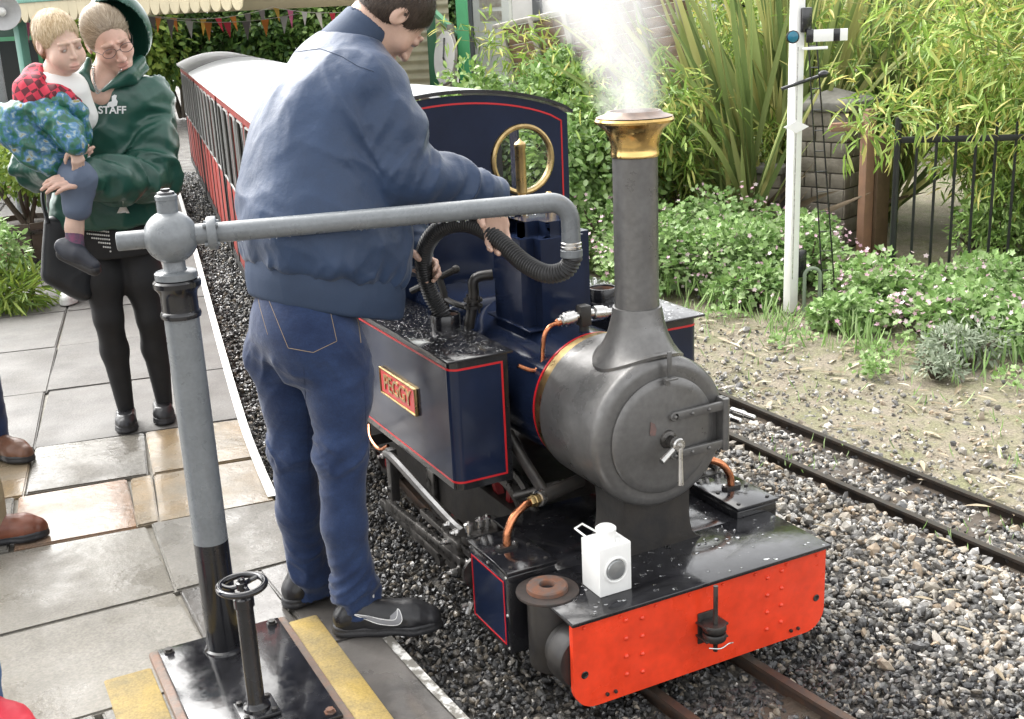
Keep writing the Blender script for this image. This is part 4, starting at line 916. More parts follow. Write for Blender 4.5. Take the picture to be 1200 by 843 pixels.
for u_, D_, w_, lab in ((544, 11.0, .055, 'bright green shelter post with diagonal brace behind the cab'), (507, 11.6, .045, 'dark green shelter post beside the white clock')):
    q = at(u_, 60, D_); sp_ = thing('shelter_post', lab, 'post', (q[0], q[1], 0), 'green shelter posts')
    mt = mat('bright_green', (.05, .30, .12), .4, var=.08) if w_ > .05 else mat('deep_green', (.02, .12, .05), .4)
    G().obox((q[0], q[1], 1.25), [sa, sbv, (0, 0, 1)], (w_, w_, 1.25), .006).obj('post', mt, sp_)
    if w_ > .05:
        a_ = np.array([q[0], q[1], 1.58])-sa*.05; b_ = a_+np.array([0, 0, .42])-sa*.42; G().tube([a_, b_], .03, 4).obj('brace', mat('pale_green', (.22, .48, .30), .45), sp_)
q = at(522, 68, 10.9); clk = thing('clock', 'large white round clock dial leaning beside the green posts', 'clock', (q[0], q[1], 0))
cn = nrm(np.array([-.99, .02, .12])); 
G().lathe(q-cn*.015, cn, [(.245, 0), (.255, .004), (.255, .02), (.24, .026)], 44).obj('rim', greywood, clk)
G().lathe(q+cn*.0105, cn, [(.24, 0), (.24, .006)], 44).obj('dial', mat('dial_white', (.66, .65, .62), .5, var=.05), clk)
ca_, cb_, _ = frame(cn)
G().tube([q+cn*.021, q+cn*.021+cb_*.18], .010, 6).obj('minute_hand', black, clk); G().tube([q+cn*.0215, q+cn*.0215-cb_*.07+ca_*.08], .012, 6).obj('hour_hand', black, clk)
G().cyl((q[0]+.1, q[1]+.06, 0), (q[0]+.1, q[1]+.06, q[2]+.3), .035, n=10).obj('stand', greywood, clk)
wb = thing('notice_board', 'pale notice board with grey panels behind the planks', 'board', at(578, 200, 11.5)*np.array([1, 1, 0]))
q0 = at(559, 75, 11.8); q1 = at(601, 75, 11.6); q0[2] = q1[2] = 0; na = nrm(q1-q0); nb_ = np.array([-na[1], na[0], 0]); NL = np.linalg.norm(q1-q0)
G().obox((q0+q1)/2+np.array([0, 0, 1.1]), [na, nb_, (0, 0, 1)], (NL/2, .03, 1.1), .006).obj('board', mat('chalky_white', (.60, .60, .58), .6, var=.1, vscale=4), wb)
for z in (1.73, 1.86, 1.99):
    G().obox((q0+q1)/2+np.array([0, 0, z])-nb_*.033, [na, nb_, (0, 0, 1)], (NL*.3, .003, .045)).obj('notice', mat('grey_notice', (.30, .26, .22), .6, col2=(.45, .42, .38), vscale=25), wb)
G().obox(q0+np.array([0, 0, 1.1])-na*.06, [na, nb_, (0, 0, 1)], (.05, .05, 1.15)).obj('side_post', mat('slate_paint', (.12, .13, .14), .5), wb)
hw_ = thing('white_shed', 'white walled shed far behind the plank fence', 'shed', (5.2, 9.4, 0))
q0 = at(600, 10, 14); q1 = at(800, 0, 13); q0[2] = q1[2] = 0; na = nrm(q1-q0); nb_ = np.array([-na[1], na[0], 0]); NL = np.linalg.norm(q1-q0)
G().obox((q0+q1)/2+np.array([0, 0, 1.5])+nb_*.6, [na, nb_, (0, 0, 1)], (NL/2, .6, 1.5)).obj('wall', mat('white_render', (.72, .72, .71), .7, var=.05, vscale=3), hw_)
G().obox((q0+q1)/2+np.array([0, 0, 3.05])+nb_*.6, [na, nb_, (0, 0, 1)], (NL/2+.1, .75, .05)).obj('roof', satin, hw_)
G().obox(q0+na*.35+np.array([0, 0, 1.2])-nb_*.01, [na, nb_, (0, 0, 1)], (.06, .02, 1.1)).obj('drain_pipe', mat('slate_paint', (.12, .13, .14), .5), hw_)
# plank fence leaning back
pf = thing('plank_fence', 'leaning brown plank fence above the shrubs', 'fence', (3.2, 6.3, 0))
F0 = at(583, 28, 10.0); F1 = at(800, -22, 8.4); F0[2] = 1.66; F1[2] = 1.90; fa = nrm(F1-F0); fn = nrm(np.cross(fa, (0, 0, 1))); dn = nrm(np.array([0, 0, -1.])-fn*.18+fa*.12); FL = np.linalg.norm(F1-F0); fn2 = nrm(np.cross(fa, dn))
for r in range(9):
    for k in range(3):
        s0, s1 = FL*k/3, FL*(k+1)/3; G().obox(F0+fa*(s0+s1)/2+dn*(.04+.078*r+.039)+fn2*random.uniform(-.004, .004), [fa, dn, fn2], ((s1-s0)/2-.004, .0365, .012), .004).obj('plank', brownwood, pf)
G().obox(F0+fa*FL/2+dn*.015, [fa, dn, fn2], (FL/2+.03, .02, .035), .004).obj('capping', greywood, pf)
for k in range(6):
    s_ = .06+k*(FL-.12)/5
    for side in (-1, 1): pass
    sgn = 1 if (fn2@(CC-F0)) > 0 else -1
    G().obox(F0+fa*s_+dn*.36+fn2*sgn*.026, [fa, dn, fn2], (.028, .36, .013), .003).obj('batten', greywood, pf)
    b0 = F0+fa*s_+dn*.6; G().cyl((b0[0], b0[1], 0), b0, .03, n=8).obj('stake', greywood, pf)

# ------------------------------------------------------------------ stone pillar, posts, railings, signal
stone = mat('pillar_stone', (.19, .165, .135), .75, col2=(.29, .26, .215), vscale=9, island=.25, bump=.006, bscale=35, detail=9)
capst = mat('cap_stone', (.12, .115, .10), .75, col2=(.19, .18, .16), vscale=10, bump=.004, bscale=30)
pil = thing('stone_pillar', 'square stone block gate pillar with pyramid cap behind the signal', 'pillar', (4.32, 4.30, 0))
pa = math.radians(20); u1 = np.array([math.cos(pa), math.sin(pa), 0]); u2 = np.array([-math.sin(pa), math.cos(pa), 0]); hc = .205; pc = np.array([4.32, 4.30, 0])
G().obox(pc+np.array([0, 0, .49]), [u1, u2, (0, 0, 1)], (hc-.014, hc-.014, .49)).obj('mortar_core', mat('old_mortar', (.11, .10, .085), .8, var=.2, vscale=20), pil)
for r in range(9):
    z0_, z1_ = r*.109+.004, (r+1)*.109-.004
    for s_ in range(4):
        ax_, ay_ = [(u1, u2), (u2, -u1), (-u1, -u2), (-u2, u1)][s_]; br_ = [-1, -.05+random.uniform(-.2, .2), 1] if r % 2 else [-1, -.5+random.uniform(-.1, .1), .45, 1]
        for k in range(len(br_)-1):
            x0_, x1_ = br_[k]*hc+.004, br_[k+1]*hc-.004
            G().obox(pc+ax_*(x0_+x1_)/2-ay_*(hc-.02+random.uniform(0, .006))+np.array([0, 0, (z0_+z1_)/2]), [ax_, ay_, (0, 0, 1)], ((x1_-x0_)/2, .022, (z1_-z0_)/2), .007).obj('stone_block', stone, pil)
g = G().obox(pc+np.array([0, 0, 1.01]), [u1, u2, (0, 0, 1)], (hc+.035, hc+.035, .03), .008)
ht = hc+.03; base_ = [pc+u1*a*ht+u2*b*ht+np.array([0, 0, 1.04]) for a, b in ((-1, -1), (1, -1), (1, 1), (-1, 1))]; g.add(base_+[pc+np.array([0, 0, 1.13])], [[0, 1, 4], [1, 2, 4], [2, 3, 4], [3, 0, 4]])
g.obj('cap_stone', capst, pil)
lw = thing('low_stone_wall', 'low old stone wall behind the spiky plants', 'wall', (3.9, 5.1, 0))
L0 = np.array([4.10, 4.55, 0]); L1 = np.array([3.2, 6.3, 0]); la = nrm(L1-L0); lb_ = np.array([-la[1], la[0], 0]); LL = np.linalg.norm(L1-L0)
G().obox(L0+la*LL/2+np.array([0, 0, 0.26]), [la, lb_, (0, 0, 1)], (LL/2, .085, .26)).obj('mortar_core', MAT['old_mortar'], lw)
for r in range(5):
    s_ = -.1*(r % 2)
    while s_ < LL-.1:
        w_ = random.uniform(.18, .3); s0, s1 = max(s_, 0)+.004, min(s_+w_, LL)-.004; s_ += w_
        if s1-s0 > .04: G().obox(L0+la*(s0+s1)/2+lb_*(.08+random.uniform(0, .006))+np.array([0, 0, r*.103+.052]), [la, lb_, (0, 0, 1)], ((s1-s0)/2, .02, .047), .007).obj('stone_block', stone, lw)
G().obox(L0+la*LL/2+np.array([0, 0, .545]), [la, lb_, (0, 0, 1)], (LL/2+.02, .13, .024), .006).obj('coping', capst, lw)
redpost = mat('red_oxide_wood', (.34, .19, .125), .6, col2=(.27, .16, .11), vscale=8, bump=.002, bscale=30)
wp = thing('wooden_post', 'red brown wooden post with short arm in front of the pillar', 'post', (4.18, 3.80, 0))
G().box((4.135, 3.765, 0), (4.215, 3.835, 1.015), .006).obj('post', redpost, wp)
G().obox((4.06, 3.87, .90), [nrm((-.87, .49, 0)), nrm((.49, .87, 0)), (0, 0, 1)], (.125, .03, .028), .004).obj('arm', redpost, wp)
G().box((4.22, 3.74, 0), (4.34, 3.83, .82), .008).obj('back_post', mat('brown_post', (.11, .07, .04), .7, var=.2), wp)
railm = mat('black_railing', (.012, .013, .013), .4, var=.2, vscale=20)
rl = thing('iron_railing', 'black iron bar railing in front of the bamboo', 'railing', (4.0, 2.4, 0))
R0 = np.array([3.50, 2.86, 0]); R1 = np.array([6.4, .55, 0]); ra = nrm(R1-R0); RL = np.linalg.norm(R1-R0)
for z in (.93, .12): G().obox(R0+ra*RL/2+np.array([0, 0, z]), [ra, (-ra[1], ra[0], 0), (0, 0, 1)], (RL/2, .008, .018), .002).obj('rail_bar', railm, rl)
n_ = int(RL/.108)
for i in range(n_+1):
    q = R0+ra*RL*i/n_; big = i % 12 == 0
    G().cyl(q, q+np.array([0, 0, 1.06 if big else 1.02]), .020 if big else .0085, n=8).obj('upright', railm, rl)
sg_ = thing('semaphore_signal', 'miniature white railway semaphore signal with ladder', 'signal', (2.753, 2.90, 0))
sx_, sy_ = 2.753, 2.90
wht = mat('signal_white', (.82, .82, .80), .4, var=.04)
G().box((sx_-.030, sy_-.030, .0), (sx_+.030, sy_+.030, 2.3), .004).obj('post', wht, sg_)
G().lathe((sx_, sy_, 2.3), (0, 0, 1), [(.045, 0), (.045, .02), (.02, .03), (.03, .06), (.02, .09), (.006, .16), (0, .18)], 14, cap=False).obj('finial', wht, sg_)
hd = nrm((.887, -.46, 0)); hn = nrm((-.46, -.887, 0))
az = 1.555
ap = np.array([sx_, sy_, az])+hn*.045
G().obox(ap+hd*.165, [hd, hn, (0, 0, 1)], (.10, .005, .032), .002).obj('signal_arm', wht, sg_)
G().obox(ap+hd*.205, [hd, hn, (0, 0, 1)], (.018, .0062, .0325), .001).obj('arm_stripe', black, sg_)
G().obox(ap+hd*.06, [hd, hn, (0, 0, 1)], (.02, .008, .036), .006).obj('arm_pivot', black, sg_)
G().lathe(ap-hd*.035, hn, [(.034, 0), (.036, .004), (.036, .014), (.030, .016)], 20).obj('spectacle', black, sg_)
G().lathe(ap-hd*.035+hn*.0165, hn, [(.029, 0), (.02, .004), (0, .006)], 20, cap=False).obj('spectacle_glass', mat('blue_green_glass', (.02, .16, .24), .15), sg_)
G().box((sx_-.006, sy_-.055, az+.02), (sx_+.06, sy_-.032, az+.15), .006).obj('signal_lamp', black, sg_)
G().obox(ap+hd*.09-np.array([0, 0, .065]), [hd, hn, (0, 0, 1)], (.07, .004, .008), .002).obj('lever_plate', wht, sg_)
G().tube([np.array([sx_, sy_, 1.30])+hn*.05-hd*.09-np.array([0, 0, .02]), np.array([sx_, sy_, 1.30])+hn*.05+hd*.15+np.array([0, 0, .05])], .010, 8).ball(np.array([sx_, sy_, 1.30])+hn*.05+hd*.14+np.array([0, 0, .05]), .025, 10, 8, (1.4, 1, .8)).obj('balance_lever', black, sg_)
G().prism([(-.07, 0), (0, -.035), (.07, 0), (0, .035)], np.array([sx_, sy_, 1.07])+hn*.036, hd, (0, 0, 1), 0, .008).obj('diamond_plate', wht, sg_)
G().box((sx_+.034, sy_-.03, .20), (sx_+.09, sy_+.03, .36), .006).obj('relay_box', black, sg_)
G().cyl(np.array([sx_, sy_, .2])+hn*.034, np.array([sx_, sy_, 1.5])+hn*.034, .003, n=6).obj('signal_wire', steel, sg_)
lt = np.array([sx_, sy_, 0])+hd*.035+hn*.01
for off in (0, .055):
    G().tube([lt+hd*(.02+off*.8)+np.array([0, 0, 1.60]), lt+hd*(.16+off*1.3)+hn*(-.02)+np.array([0, 0, .05])], .0045, 6).obj('ladder_stile', black, sg_)
for k in range(13):
    t = k/12; z = 1.5-1.38*t; G().tube([lt+hd*(.02+.14*(1.6-z)/1.55)-hn*.02*(1.6-z)/1.55+np.array([0, 0, z]), lt+hd*(.064+.168*(1.6-z)/1.55)-hn*.02*(1.6-z)/1.55+np.array([0, 0, z])], .0032, 5).obj('ladder_rung', black, sg_)
hpq = np.array([sx_+.05, sy_-.06, 0]); hp2 = thing('metal_hoop', 'small weathered metal hoop beside the signal base', 'hoop', hpq)
G().tube([hpq, hpq+np.array([0, 0, .22])]+[hpq+np.array([.04-.04*math.cos(t), -.02+.02*math.cos(t), .22+.04*math.sin(t)]) for t in np.linspace(.3, math.pi, 7)]+[hpq+np.array([.08, -.04, 0])], .011, 8).obj('hoop', mat('verdigris_pipe', (.20, .25, .18), .6), hp2)
# barrel planter (far left)
bq = np.array([-.98, 7.25, ZP]); bar = thing('barrel_planter', 'dark half barrel planter full of leafy flowers behind the woman', 'planter', bq)
bwood = mat('barrel_oak', (.055, .038, .026), .6, col2=(.08, .06, .045), vscale=14, bump=.002, bscale=30)
for k in range(16):
    t0, t1 = k*2*math.pi/16+.012, (k+1)*2*math.pi/16-.012; v = []
    for h, r in ((0, .25), (.12, .285), (.25, .30), (.38, .295)):
        for rr_ in (r, r-.025):
            for t in (t0, t1): v.append(bq+np.array([rr_*math.cos(t), rr_*math.sin(t), h]))
    f = []
    for i in range(3):
        a = i*4; f += [[a, a+1, a+5, a+4], [a+3, a+2, a+6, a+7], [a, a+4, a+6, a+2], [a+1, a+3, a+7, a+5]]
    f += [[0, 2, 3, 1], [12, 13, 15, 14]]
    G().add(v, f).obj('stave', bwood, bar)
for h, r in ((.08, .277), (.30, .301)): G().lathe(bq+np.array([0, 0, h]), (0, 0, 1), [(r-.01, 0), (r+.004, .001), (r+.005, .03), (r-.01, .031)], 32, cap=False).obj('hoop', darksteel, bar)
G().lathe(bq+np.array([0, 0, .34]), (0, 0, 1), [(.27, 0), (.0, .02)], 24, cap=False).obj('soil', mat('potting_soil', (.03, .022, .016), .9), bar)
# ------------------------------------------------------------------ plants
def leafmat(name, cols, trans=.32, rough=.45):
    n = len(cols); return mat(name, (1, 1, 1), rough, icol=[(i/(n-1), c) for i, c in enumerate(cols)], trans=trans, spec=.4)
TEMPL = {
 'lance': (np.array([[0, 0, 0], [.25, -.42, .02], [.25, .42, .02], [.55, -.5, 0], [.55, .5, 0], [.82, -.28, -.06], [.82, .28, -.06], [1, 0, -.13], [.25, 0, -.02], [.55, 0, -.045], [.82, 0, -.09]]),
           [[0, 1, 8], [0, 8, 2], [1, 3, 9, 8], [8, 9, 4, 2], [3, 5, 10, 9], [9, 10, 6, 4], [5, 7, 10], [10, 7, 6]]),
 'oval': (np.array([[0, 0, 0], [.3, -.42, .05], [.3, .42, .05], [.7, -.38, .03], [.7, .38, .03], [1, 0, -.06], [.5, 0, -.03]]), [[0, 1, 6], [0, 6, 2], [1, 3, 6], [2, 6, 4], [3, 5, 6], [4, 6, 5]]),
 'lobed': (np.array([[.45, 0, -.03]]+[[.45+.5*r*math.cos(t), .5*r*math.sin(t), .05*r] for t, r in zip(np.linspace(0, 2*math.pi, 10, endpoint=False), [1.1, .68, 1.05, .62, .95, .55, .95, .62, 1.05, .68])]), [[0, i+1, (i+1) % 10+1] for i in range(10)]),
 'petal5': (np.array([[0, 0, 0]]+[[.5*r*math.cos(t), .5*r*math.sin(t), .12*r] for t, r in zip(np.linspace(0, 2*math.pi, 10, endpoint=False), [1, .55]*5)]), [[0, i+1, (i+1) % 10+1] for i in range(10)]),
}
def leaves(name, P, D, L, W, mt, par, shape='oval', upj=.5, seed=0, lay=None):
    rg = np.random.default_rng(seed); n = len(P); T, F = TEMPL[shape]
    D = D/(np.linalg.norm(D, axis=1)[:, None]+1e-9)
    up = np.array([0, 0, 1.])+rg.normal(0, upj, (n, 3)) if lay is None else lay+rg.normal(0, upj, (n, 3))
    S_ = np.cross(D, up); S_ /= np.linalg.norm(S_, axis=1)[:, None]+1e-9; N = np.cross(S_, D)
    L = np.broadcast_to(L, (n,)); W = np.broadcast_to(W, (n,))
    v = P[:, None]+T[None, :, :1]*L[:, None, None]*D[:, None]+T[None, :, 1:2]*W[:, None, None]*S_[:, None]+T[None, :, 2:]*L[:, None, None]*N[:, None]
    k = len(T); fs = []
    for q in (3, 4):
        ff = np.array([f for f in F if len(f) == q])
        if len(ff): fs.append((ff[None]+k*np.arange(n)[:, None, None]).reshape(-1, q))
    off = ORG.get(par.name, np.zeros(3))
    return link_mesh(name, np_mesh(name, v.reshape(-1, 3)-off, fs, smooth=True), mt, par)
def blob_points(rg, c, r, n, lobes=9, shell=.72):
    """points through a lumpy crown made of lobes, denser to the outside, and outward directions"""
    c = np.asarray(c, float); r = np.asarray(r, float)
    q = rg.normal(size=(lobes, 3)); q /= np.linalg.norm(q, axis=1)[:, None]; q[:, 2] = np.abs(q[:, 2])*1.1-.3
    lc = c+q*r*rg.uniform(.35, .72, (lobes, 1)); lr = r*rg.uniform(.38, .62, (lobes, 1))
    k = rg.integers(0, lobes, n); d = rg.normal(size=(n, 3)); d /= np.linalg.norm(d, axis=1)[:, None]
    rad = rg.uniform(shell**3, 1.05, n)**(1/3); return lc[k]+d*lr[k]*rad[:, None], d
def shrub(name, label, cat, c, r, n, L, mt, seed, shape='oval', wr=.55, group=None, lobes=9, stem=True, z0=0, flowers=None, trunk=.02, upj=.6, crown='foliage', drop=.25):
    rg = np.random.default_rng(seed); root = thing(name, label, cat, (c[0], c[1], z0), group)
    P, d = blob_points(rg, c, r, n, lobes); keep = P[:, 2] > z0+.01; P, d = P[keep], d[keep]
    D = d+rg.normal(0, .55, d.shape); D[:, 2] -= drop
    Ls = L*rg.uniform(.65, 1.25, len(P)); leaves(crown, P, D, Ls, Ls*wr, mt, root, shape, upj, seed, lay=d*.8+np.array([0, 0, .8]))
    if stem:
        g = G()
        for k in range(6 if trunk < .05 else 9):
            a = rg.uniform(0, 6.28); e = np.array([c[0], c[1], c[2]])+np.array([math.cos(a)*r[0]*.6, math.sin(a)*r[1]*.6, r[2]*rg.uniform(-.1, .7)]); b0 = np.array([c[0]+rg.uniform(-.1, .1)*r[0], c[1]+rg.uniform(-.1, .1)*r[1], z0])
            if trunk >= .05 and k: b0 = np.array([c[0], c[1], z0+(c[2]-z0)*rg.uniform(.3, .6)])
            g.tube(catmull([b0, (b0+e)/2+rg.normal(0, .06, 3)*r, e], 4), np.linspace(trunk, trunk*.25, 9), 6)
        if trunk >= .05: g.tube([[c[0], c[1], z0], [c[0]+.05, c[1], c[2]], [c[0], c[1]+.05, c[2]+r[2]*.6]], [trunk*1.6, trunk*1.1, trunk*.3], 8)
        g.obj('trunk' if trunk >= .05 else 'stems', mat('twig_bark', (.06, .045, .03), .8, var=.3), root)
    if flowers:
        nf, fl, fm = flowers; Pf, df = blob_points(rg, c, np.asarray(r)*1.06, nf*3, lobes, .93); kk = Pf[:, 2] > c[2]-.3*r[2]; Pf, df = Pf[kk][:nf], df[kk][:nf]
        D = rg.normal(0, 1, Pf.shape); D[:, 2] *= .3; fo_ = leaves('flowers', Pf, D, fl*rg.uniform(.7, 1.2, len(Pf)), fl, fm, root, 'petal5', .35, seed+1, lay=nrm(CC-np.asarray(c))*.8+np.array([0, 0, .6])); fo_['kind'] = 'stuff'
    return root
lf_ivy = leafmat('ivy_leaf', [(0.069, 0.138, 0.029), (0.138, 0.241, 0.052), (0.218, 0.345, 0.086), (0.345, 0.460, 0.172), (0.149, 0.253, 0.057)])
lf_lime = leafmat('lime_leaf', [(.10, .18, .03), (.20, .30, .05), (.30, .38, .07), (.13, .22, .035)])
lf_dark = leafmat('conifer_leaf', [(.025, .06, .015), (.05, .11, .025), (.09, .17, .035), (.14, .22, .05)])
lf_ger = leafmat('geranium_leaf', [(0.115, 0.218, 0.057), (0.207, 0.345, 0.103), (0.310, 0.460, 0.172), (0.414, 0.540, 0.276), (0.172, 0.287, 0.069)])
lf_bam = leafmat('bamboo_leaf', [(0.092, 0.172, 0.029), (0.196, 0.310, 0.057), (0.310, 0.437, 0.092), (0.414, 0.517, 0.149), (0.529, 0.460, 0.138), (0.149, 0.241, 0.046), (0.241, 0.368, 0.069)])
lf_phor = leafmat('phormium_blade', [(.10, .15, .05), (.18, .24, .08), (.30, .35, .13), (.42, .40, .15), (.14, .20, .07)], .25)
lf_dead = leafmat('dead_blade', [(.16, .12, .08), (.26, .20, .14), (.36, .30, .22)], .1, .7)
lf_grey = leafmat('silver_leaf', [(.16, .20, .13), (.26, .31, .22), (.36, .40, .30)])
fl_pink = leafmat('pink_petal', [(.62, .36, .46), (.74, .52, .60), (.82, .68, .72)], .3)
fl_red = leafmat('red_petal', [(.62, .03, .07), (.72, .20, .25), (.80, .35, .10)], .3)
fl_mix = leafmat('mixed_petal', [(.75, .30, .40), (.80, .55, .15), (.72, .12, .18), (.80, .60, .62)], .3)
# far trees behind the carriages
far = [((2.1, 21.6), 2.4, 1.25, lf_lime, 'pale yellow green tree beyond the far end of the platform'), ((3.5, 22.4), 2.2, 1.4, lf_dark, 'dark evergreen tree behind the carriage roofs'),
       ((4.9, 21.4), 2.1, 1.3, lf_dark, 'dense dark tree behind the man at the carriage roofs'), ((6.4, 21.0), 2.4, 1.3, lf_ivy, 'mid green tree beyond the cream beam'), ((8.2, 19.0), 2.5, 1.5, lf_dark, 'tall dark tree behind the corrugated shed'),
       ((9.8, 16.5), 2.6, 1.7, lf_ivy, 'broad green tree far behind the white shed'), ((10.6, 12.5), 2.6, 1.9, lf_lime, 'yellow green tree far behind the bamboo'), ((9.2, 8.2), 2.3, 1.7, lf_ivy, 'green tree behind the spiky plants'), ((9.5, 4.2), 2.3, 1.8, lf_lime, 'tall leafy tree behind the bamboo at the right'), ((.2, 23.2), 2.6, 1.6, lf_ivy, 'green tree beyond the platform, behind the woman')]
for i, ((x, y), zc_, r_, mt, lab) in enumerate(far):
    shrub('tree', lab, 'tree', (x, y, zc_*.72), (r_, r_, zc_*.78), 6500, .15, mt, 40+i, 'oval', .6, 'trees in the background', 16, z0=0, trunk=.07, crown='crown')
# shrubs behind the cab
bk_ = [((2.25, 6.15, .70), (.55, .55, .72), lf_ivy, 'leafy ivy shrub just right of the cab roof, by the green posts'), ((2.75, 6.5, .72), (.5, .5, .75), lf_ger, 'light green shrub under the left end of the plank fence'), ((2.75, 5.6, .68), (.55, .5, .72), lf_ivy, 'bushy shrub under the middle of the plank fence'),
       ((2.35, 5.05, .52), (.5, .5, .62), lf_ger, 'pale green shrub right beside the cab side'), ((3.05, 5.0, .62), (.5, .5, .70), lf_ivy, 'shrub behind the chimney steam'), ((3.05, 6.0, .9), (.4, .4, .72), lf_ger, 'tall shrub climbing the plank fence'), ((1.95, 6.9, .55), (.5, .5, .62), lf_dark, 'dark shrub behind the cab roof')]
for i, (c_, r_, mt, lab) in enumerate(bk_):
    shrub('shrub', lab, 'shrub', c_, r_, 3800, .062, mt, 60+i, 'oval', .62, 'shrubs behind the locomotive', 12, drop=.4)
# flowering geranium beds
gb = [((2.45, 3.95), .42, .50, 'geranium clump with pale pink flowers left of the chimney'), ((2.85, 3.55), .42, .46, 'geranium clump with pale flowers right of the chimney'), ((3.25, 3.45), .40, .44, 'flowering geranium clump left of the signal'), ((2.62, 4.55), .46, .60, 'tall geranium clump behind the chimney'), ((3.15, 4.15), .48, .58, 'geranium clump behind the signal, left of the pillar'), ((3.6, 3.85), .36, .42, 'geranium clump at the foot of the pillar'),
      ((2.72, 3.18), .26, .24, 'low geranium patch at the foot of the signal'), ((3.25, 2.65), .34, .34, 'geranium clump between the signal and the railing'), ((3.55, 2.25), .36, .36, 'pink flowered geranium clump in front of the railing'), ((3.05, 2.05), .34, .30, 'front geranium clump spilling onto the bare earth'), ((3.35, 1.55), .36, .32, 'geranium clump at the right edge in front of the railing'), ((3.95, 1.75), .38, .40, 'geranium clump against the railing at the right'), ((3.9, 1.1), .38, .34, 'geranium clump at the far right edge'), ((2.75, 2.45), .24, .18, 'small low geranium patch right of the signal')]
for i, ((x, y), r_, h_, lab) in enumerate(gb):
    n_ = int(2300*r_*r_/.16)+500
    shrub('geranium', lab, 'flowers', (x, y, h_*.30), (r_, r_, h_*.72), n_, .042, lf_ger, 90+i, 'lobed', .95, 'geranium bed', 11, flowers=(int((190 if i not in (6, 13) else 30)), .032, fl_pink), drop=.1, upj=.45)
# grassy fringe and silver plant in front of the bed
sh = shrub('silver_plant', 'grey green silvery plant at the front of the bed', 'plant', (2.78, 1.62, .06), (.30, .20, .13), 900, .045, lf_grey, 131, 'lance', .3, None, 8, drop=.1)
sh = shrub('silver_plant', 'second small silvery plant nearer the track', 'plant', (2.50, 1.55, .03), (.15, .12, .08), 350, .04, lf_grey, 132, 'lance', .3, None, 6, drop=.1)
def grass(name, label, pts, seed, L=(.10, .26), mt=None):
    rg = np.random.default_rng(seed); P = np.asarray(pts); D = rg.normal(0, .5, P.shape); D[:, 2] = 1
    root = thing(name, label, 'grass', (*P.mean(0)[:2], 0)); root['kind'] = 'stuff'; Ls = rg.uniform(*L, len(P))
    leaves('blades', P, D, Ls, Ls*.05+.003, mt or lf_ger, root, 'lance', .8, seed)
rg = np.random.default_rng(5)
def vn2(p_): return .5+.5*np.sin(p_[:, 1]*9+np.sin(p_[:, 0]*13)*2)
n_ = 800; t_ = rg.uniform(0, 1, n_); base = np.stack([np.interp(t_, [0, .3, .55, 1], [2.25, 2.5, 2.65, 3.0]), np.interp(t_, [0, .3, .55, 1], [4.3, 2.9, 2.0, .9]), np.full(n_, -.01)], 1)
base[:, :2] += rg.normal(0, .14, (n_, 2)); base = base[vn2(base) > .5]; grass('grass_fringe', 'wispy grass along the front of the flower bed', base, 6, (.05, .2))
n_ = 260; base = np.stack([rg.normal(0, .12, n_)+xt2(np.linspace(-.6, 2, n_)), np.linspace(-.6, 2, n_), np.full(n_, -.02)], 1)
base = base[(rg.uniform(size=n_) < np.clip(np.sin(base[:, 1]*7)*1.2, 0, 1))]; grass('track_weeds', 'small green weeds between the rails of the second track', base, 7, (.02, .06))
# fallen leaves
n_ = 900; base = np.stack([rg.uniform(1.62, 2.9, n_), rg.uniform(.2, 3.6, n_), np.full(n_, -.02)], 1); base = base[(vn2(base*1.7)*.6+.4*rg.uniform(size=n_) > .62) & (rg.uniform(size=n_) < np.clip((base[:, 0]-1.6)/.7, .15, 1))]
grass('low_weeds', 'low green weeds and grass on the bare earth beyond the second track', base, 12, (.02, .09))
for i, (x, y, r_) in enumerate(((2.35, 2.35, .16), (2.55, 1.95, .18), (2.30, 1.75, .10), (2.72, 1.25, .16), (2.42, 3.05, .14), (2.95, .75, .2))):
    shrub('ground_weed', ('small low weed patch at the front edge of the bed, %s' % ('below the signal', 'right of the signal foot', 'nearest the track', 'right of the silver plant', 'left of the signal foot', 'at the right edge')[i]), 'weed', (x, y, .0), (r_, r_, .09), 260, .03, lf_ger, 170+i, 'lobed', .9, 'weed patches', 6, stem=False, drop=0)
n_ = 520; P = np.stack([rg.uniform(1.5, 3.2, n_), rg.uniform(-.4, 3.2, n_), np.full(n_, -.004)], 1); P = P[rg.uniform(size=n_) < np.clip((P[:, 0]-1.45)/.8, .12, .9)]
fr = thing('fallen_leaves', 'dry pale bamboo leaves scattered on the earth by the second track', 'leaves', (2.2, 1.2, 0)); fr['kind'] = 'stuff'
D = rg.normal(0, 1, P.shape); D[:, 2] = rg.uniform(-.02, .12, len(P)); Ls = rg.uniform(.04, .13, len(P)); leaves('leaf_litter', P, D, Ls, Ls*.17, leafmat('dry_leaf', [(.20, .16, .10), (.34, .28, .19), (.52, .47, .36)], .1, .6), fr, 'lance', .15, 8)
P = np.stack([rg.uniform(.55, 1.6, 26), rg.uniform(-.8, 1.5, 26), np.full(26, -.008)], 1); D = rg.normal(0, 1, P.shape); D[:, 2] = .05
fr2 = thing('fallen_leaves', 'few dry leaves on the gravel between the tracks', 'leaves', (1, .3, 0)); fr2['kind'] = 'stuff'; leaves('leaf_litter', P, D, .065, .012, MAT['dry_leaf'], fr2, 'lance', .15, 9)
P = np.array([[-.42, -.02, -.012]]); fr3 = thing('fallen_leaf', 'single yellow leaf on the dark ballast beside the buffer beam', 'leaf', (-.42, -.02, -.012)); leaves('blade', P, np.array([[.3, -1, .1]]), .05, .014, mat('yellow_leaf', (.55, .45, .12), .5), fr3, 'lance', .05, 10)
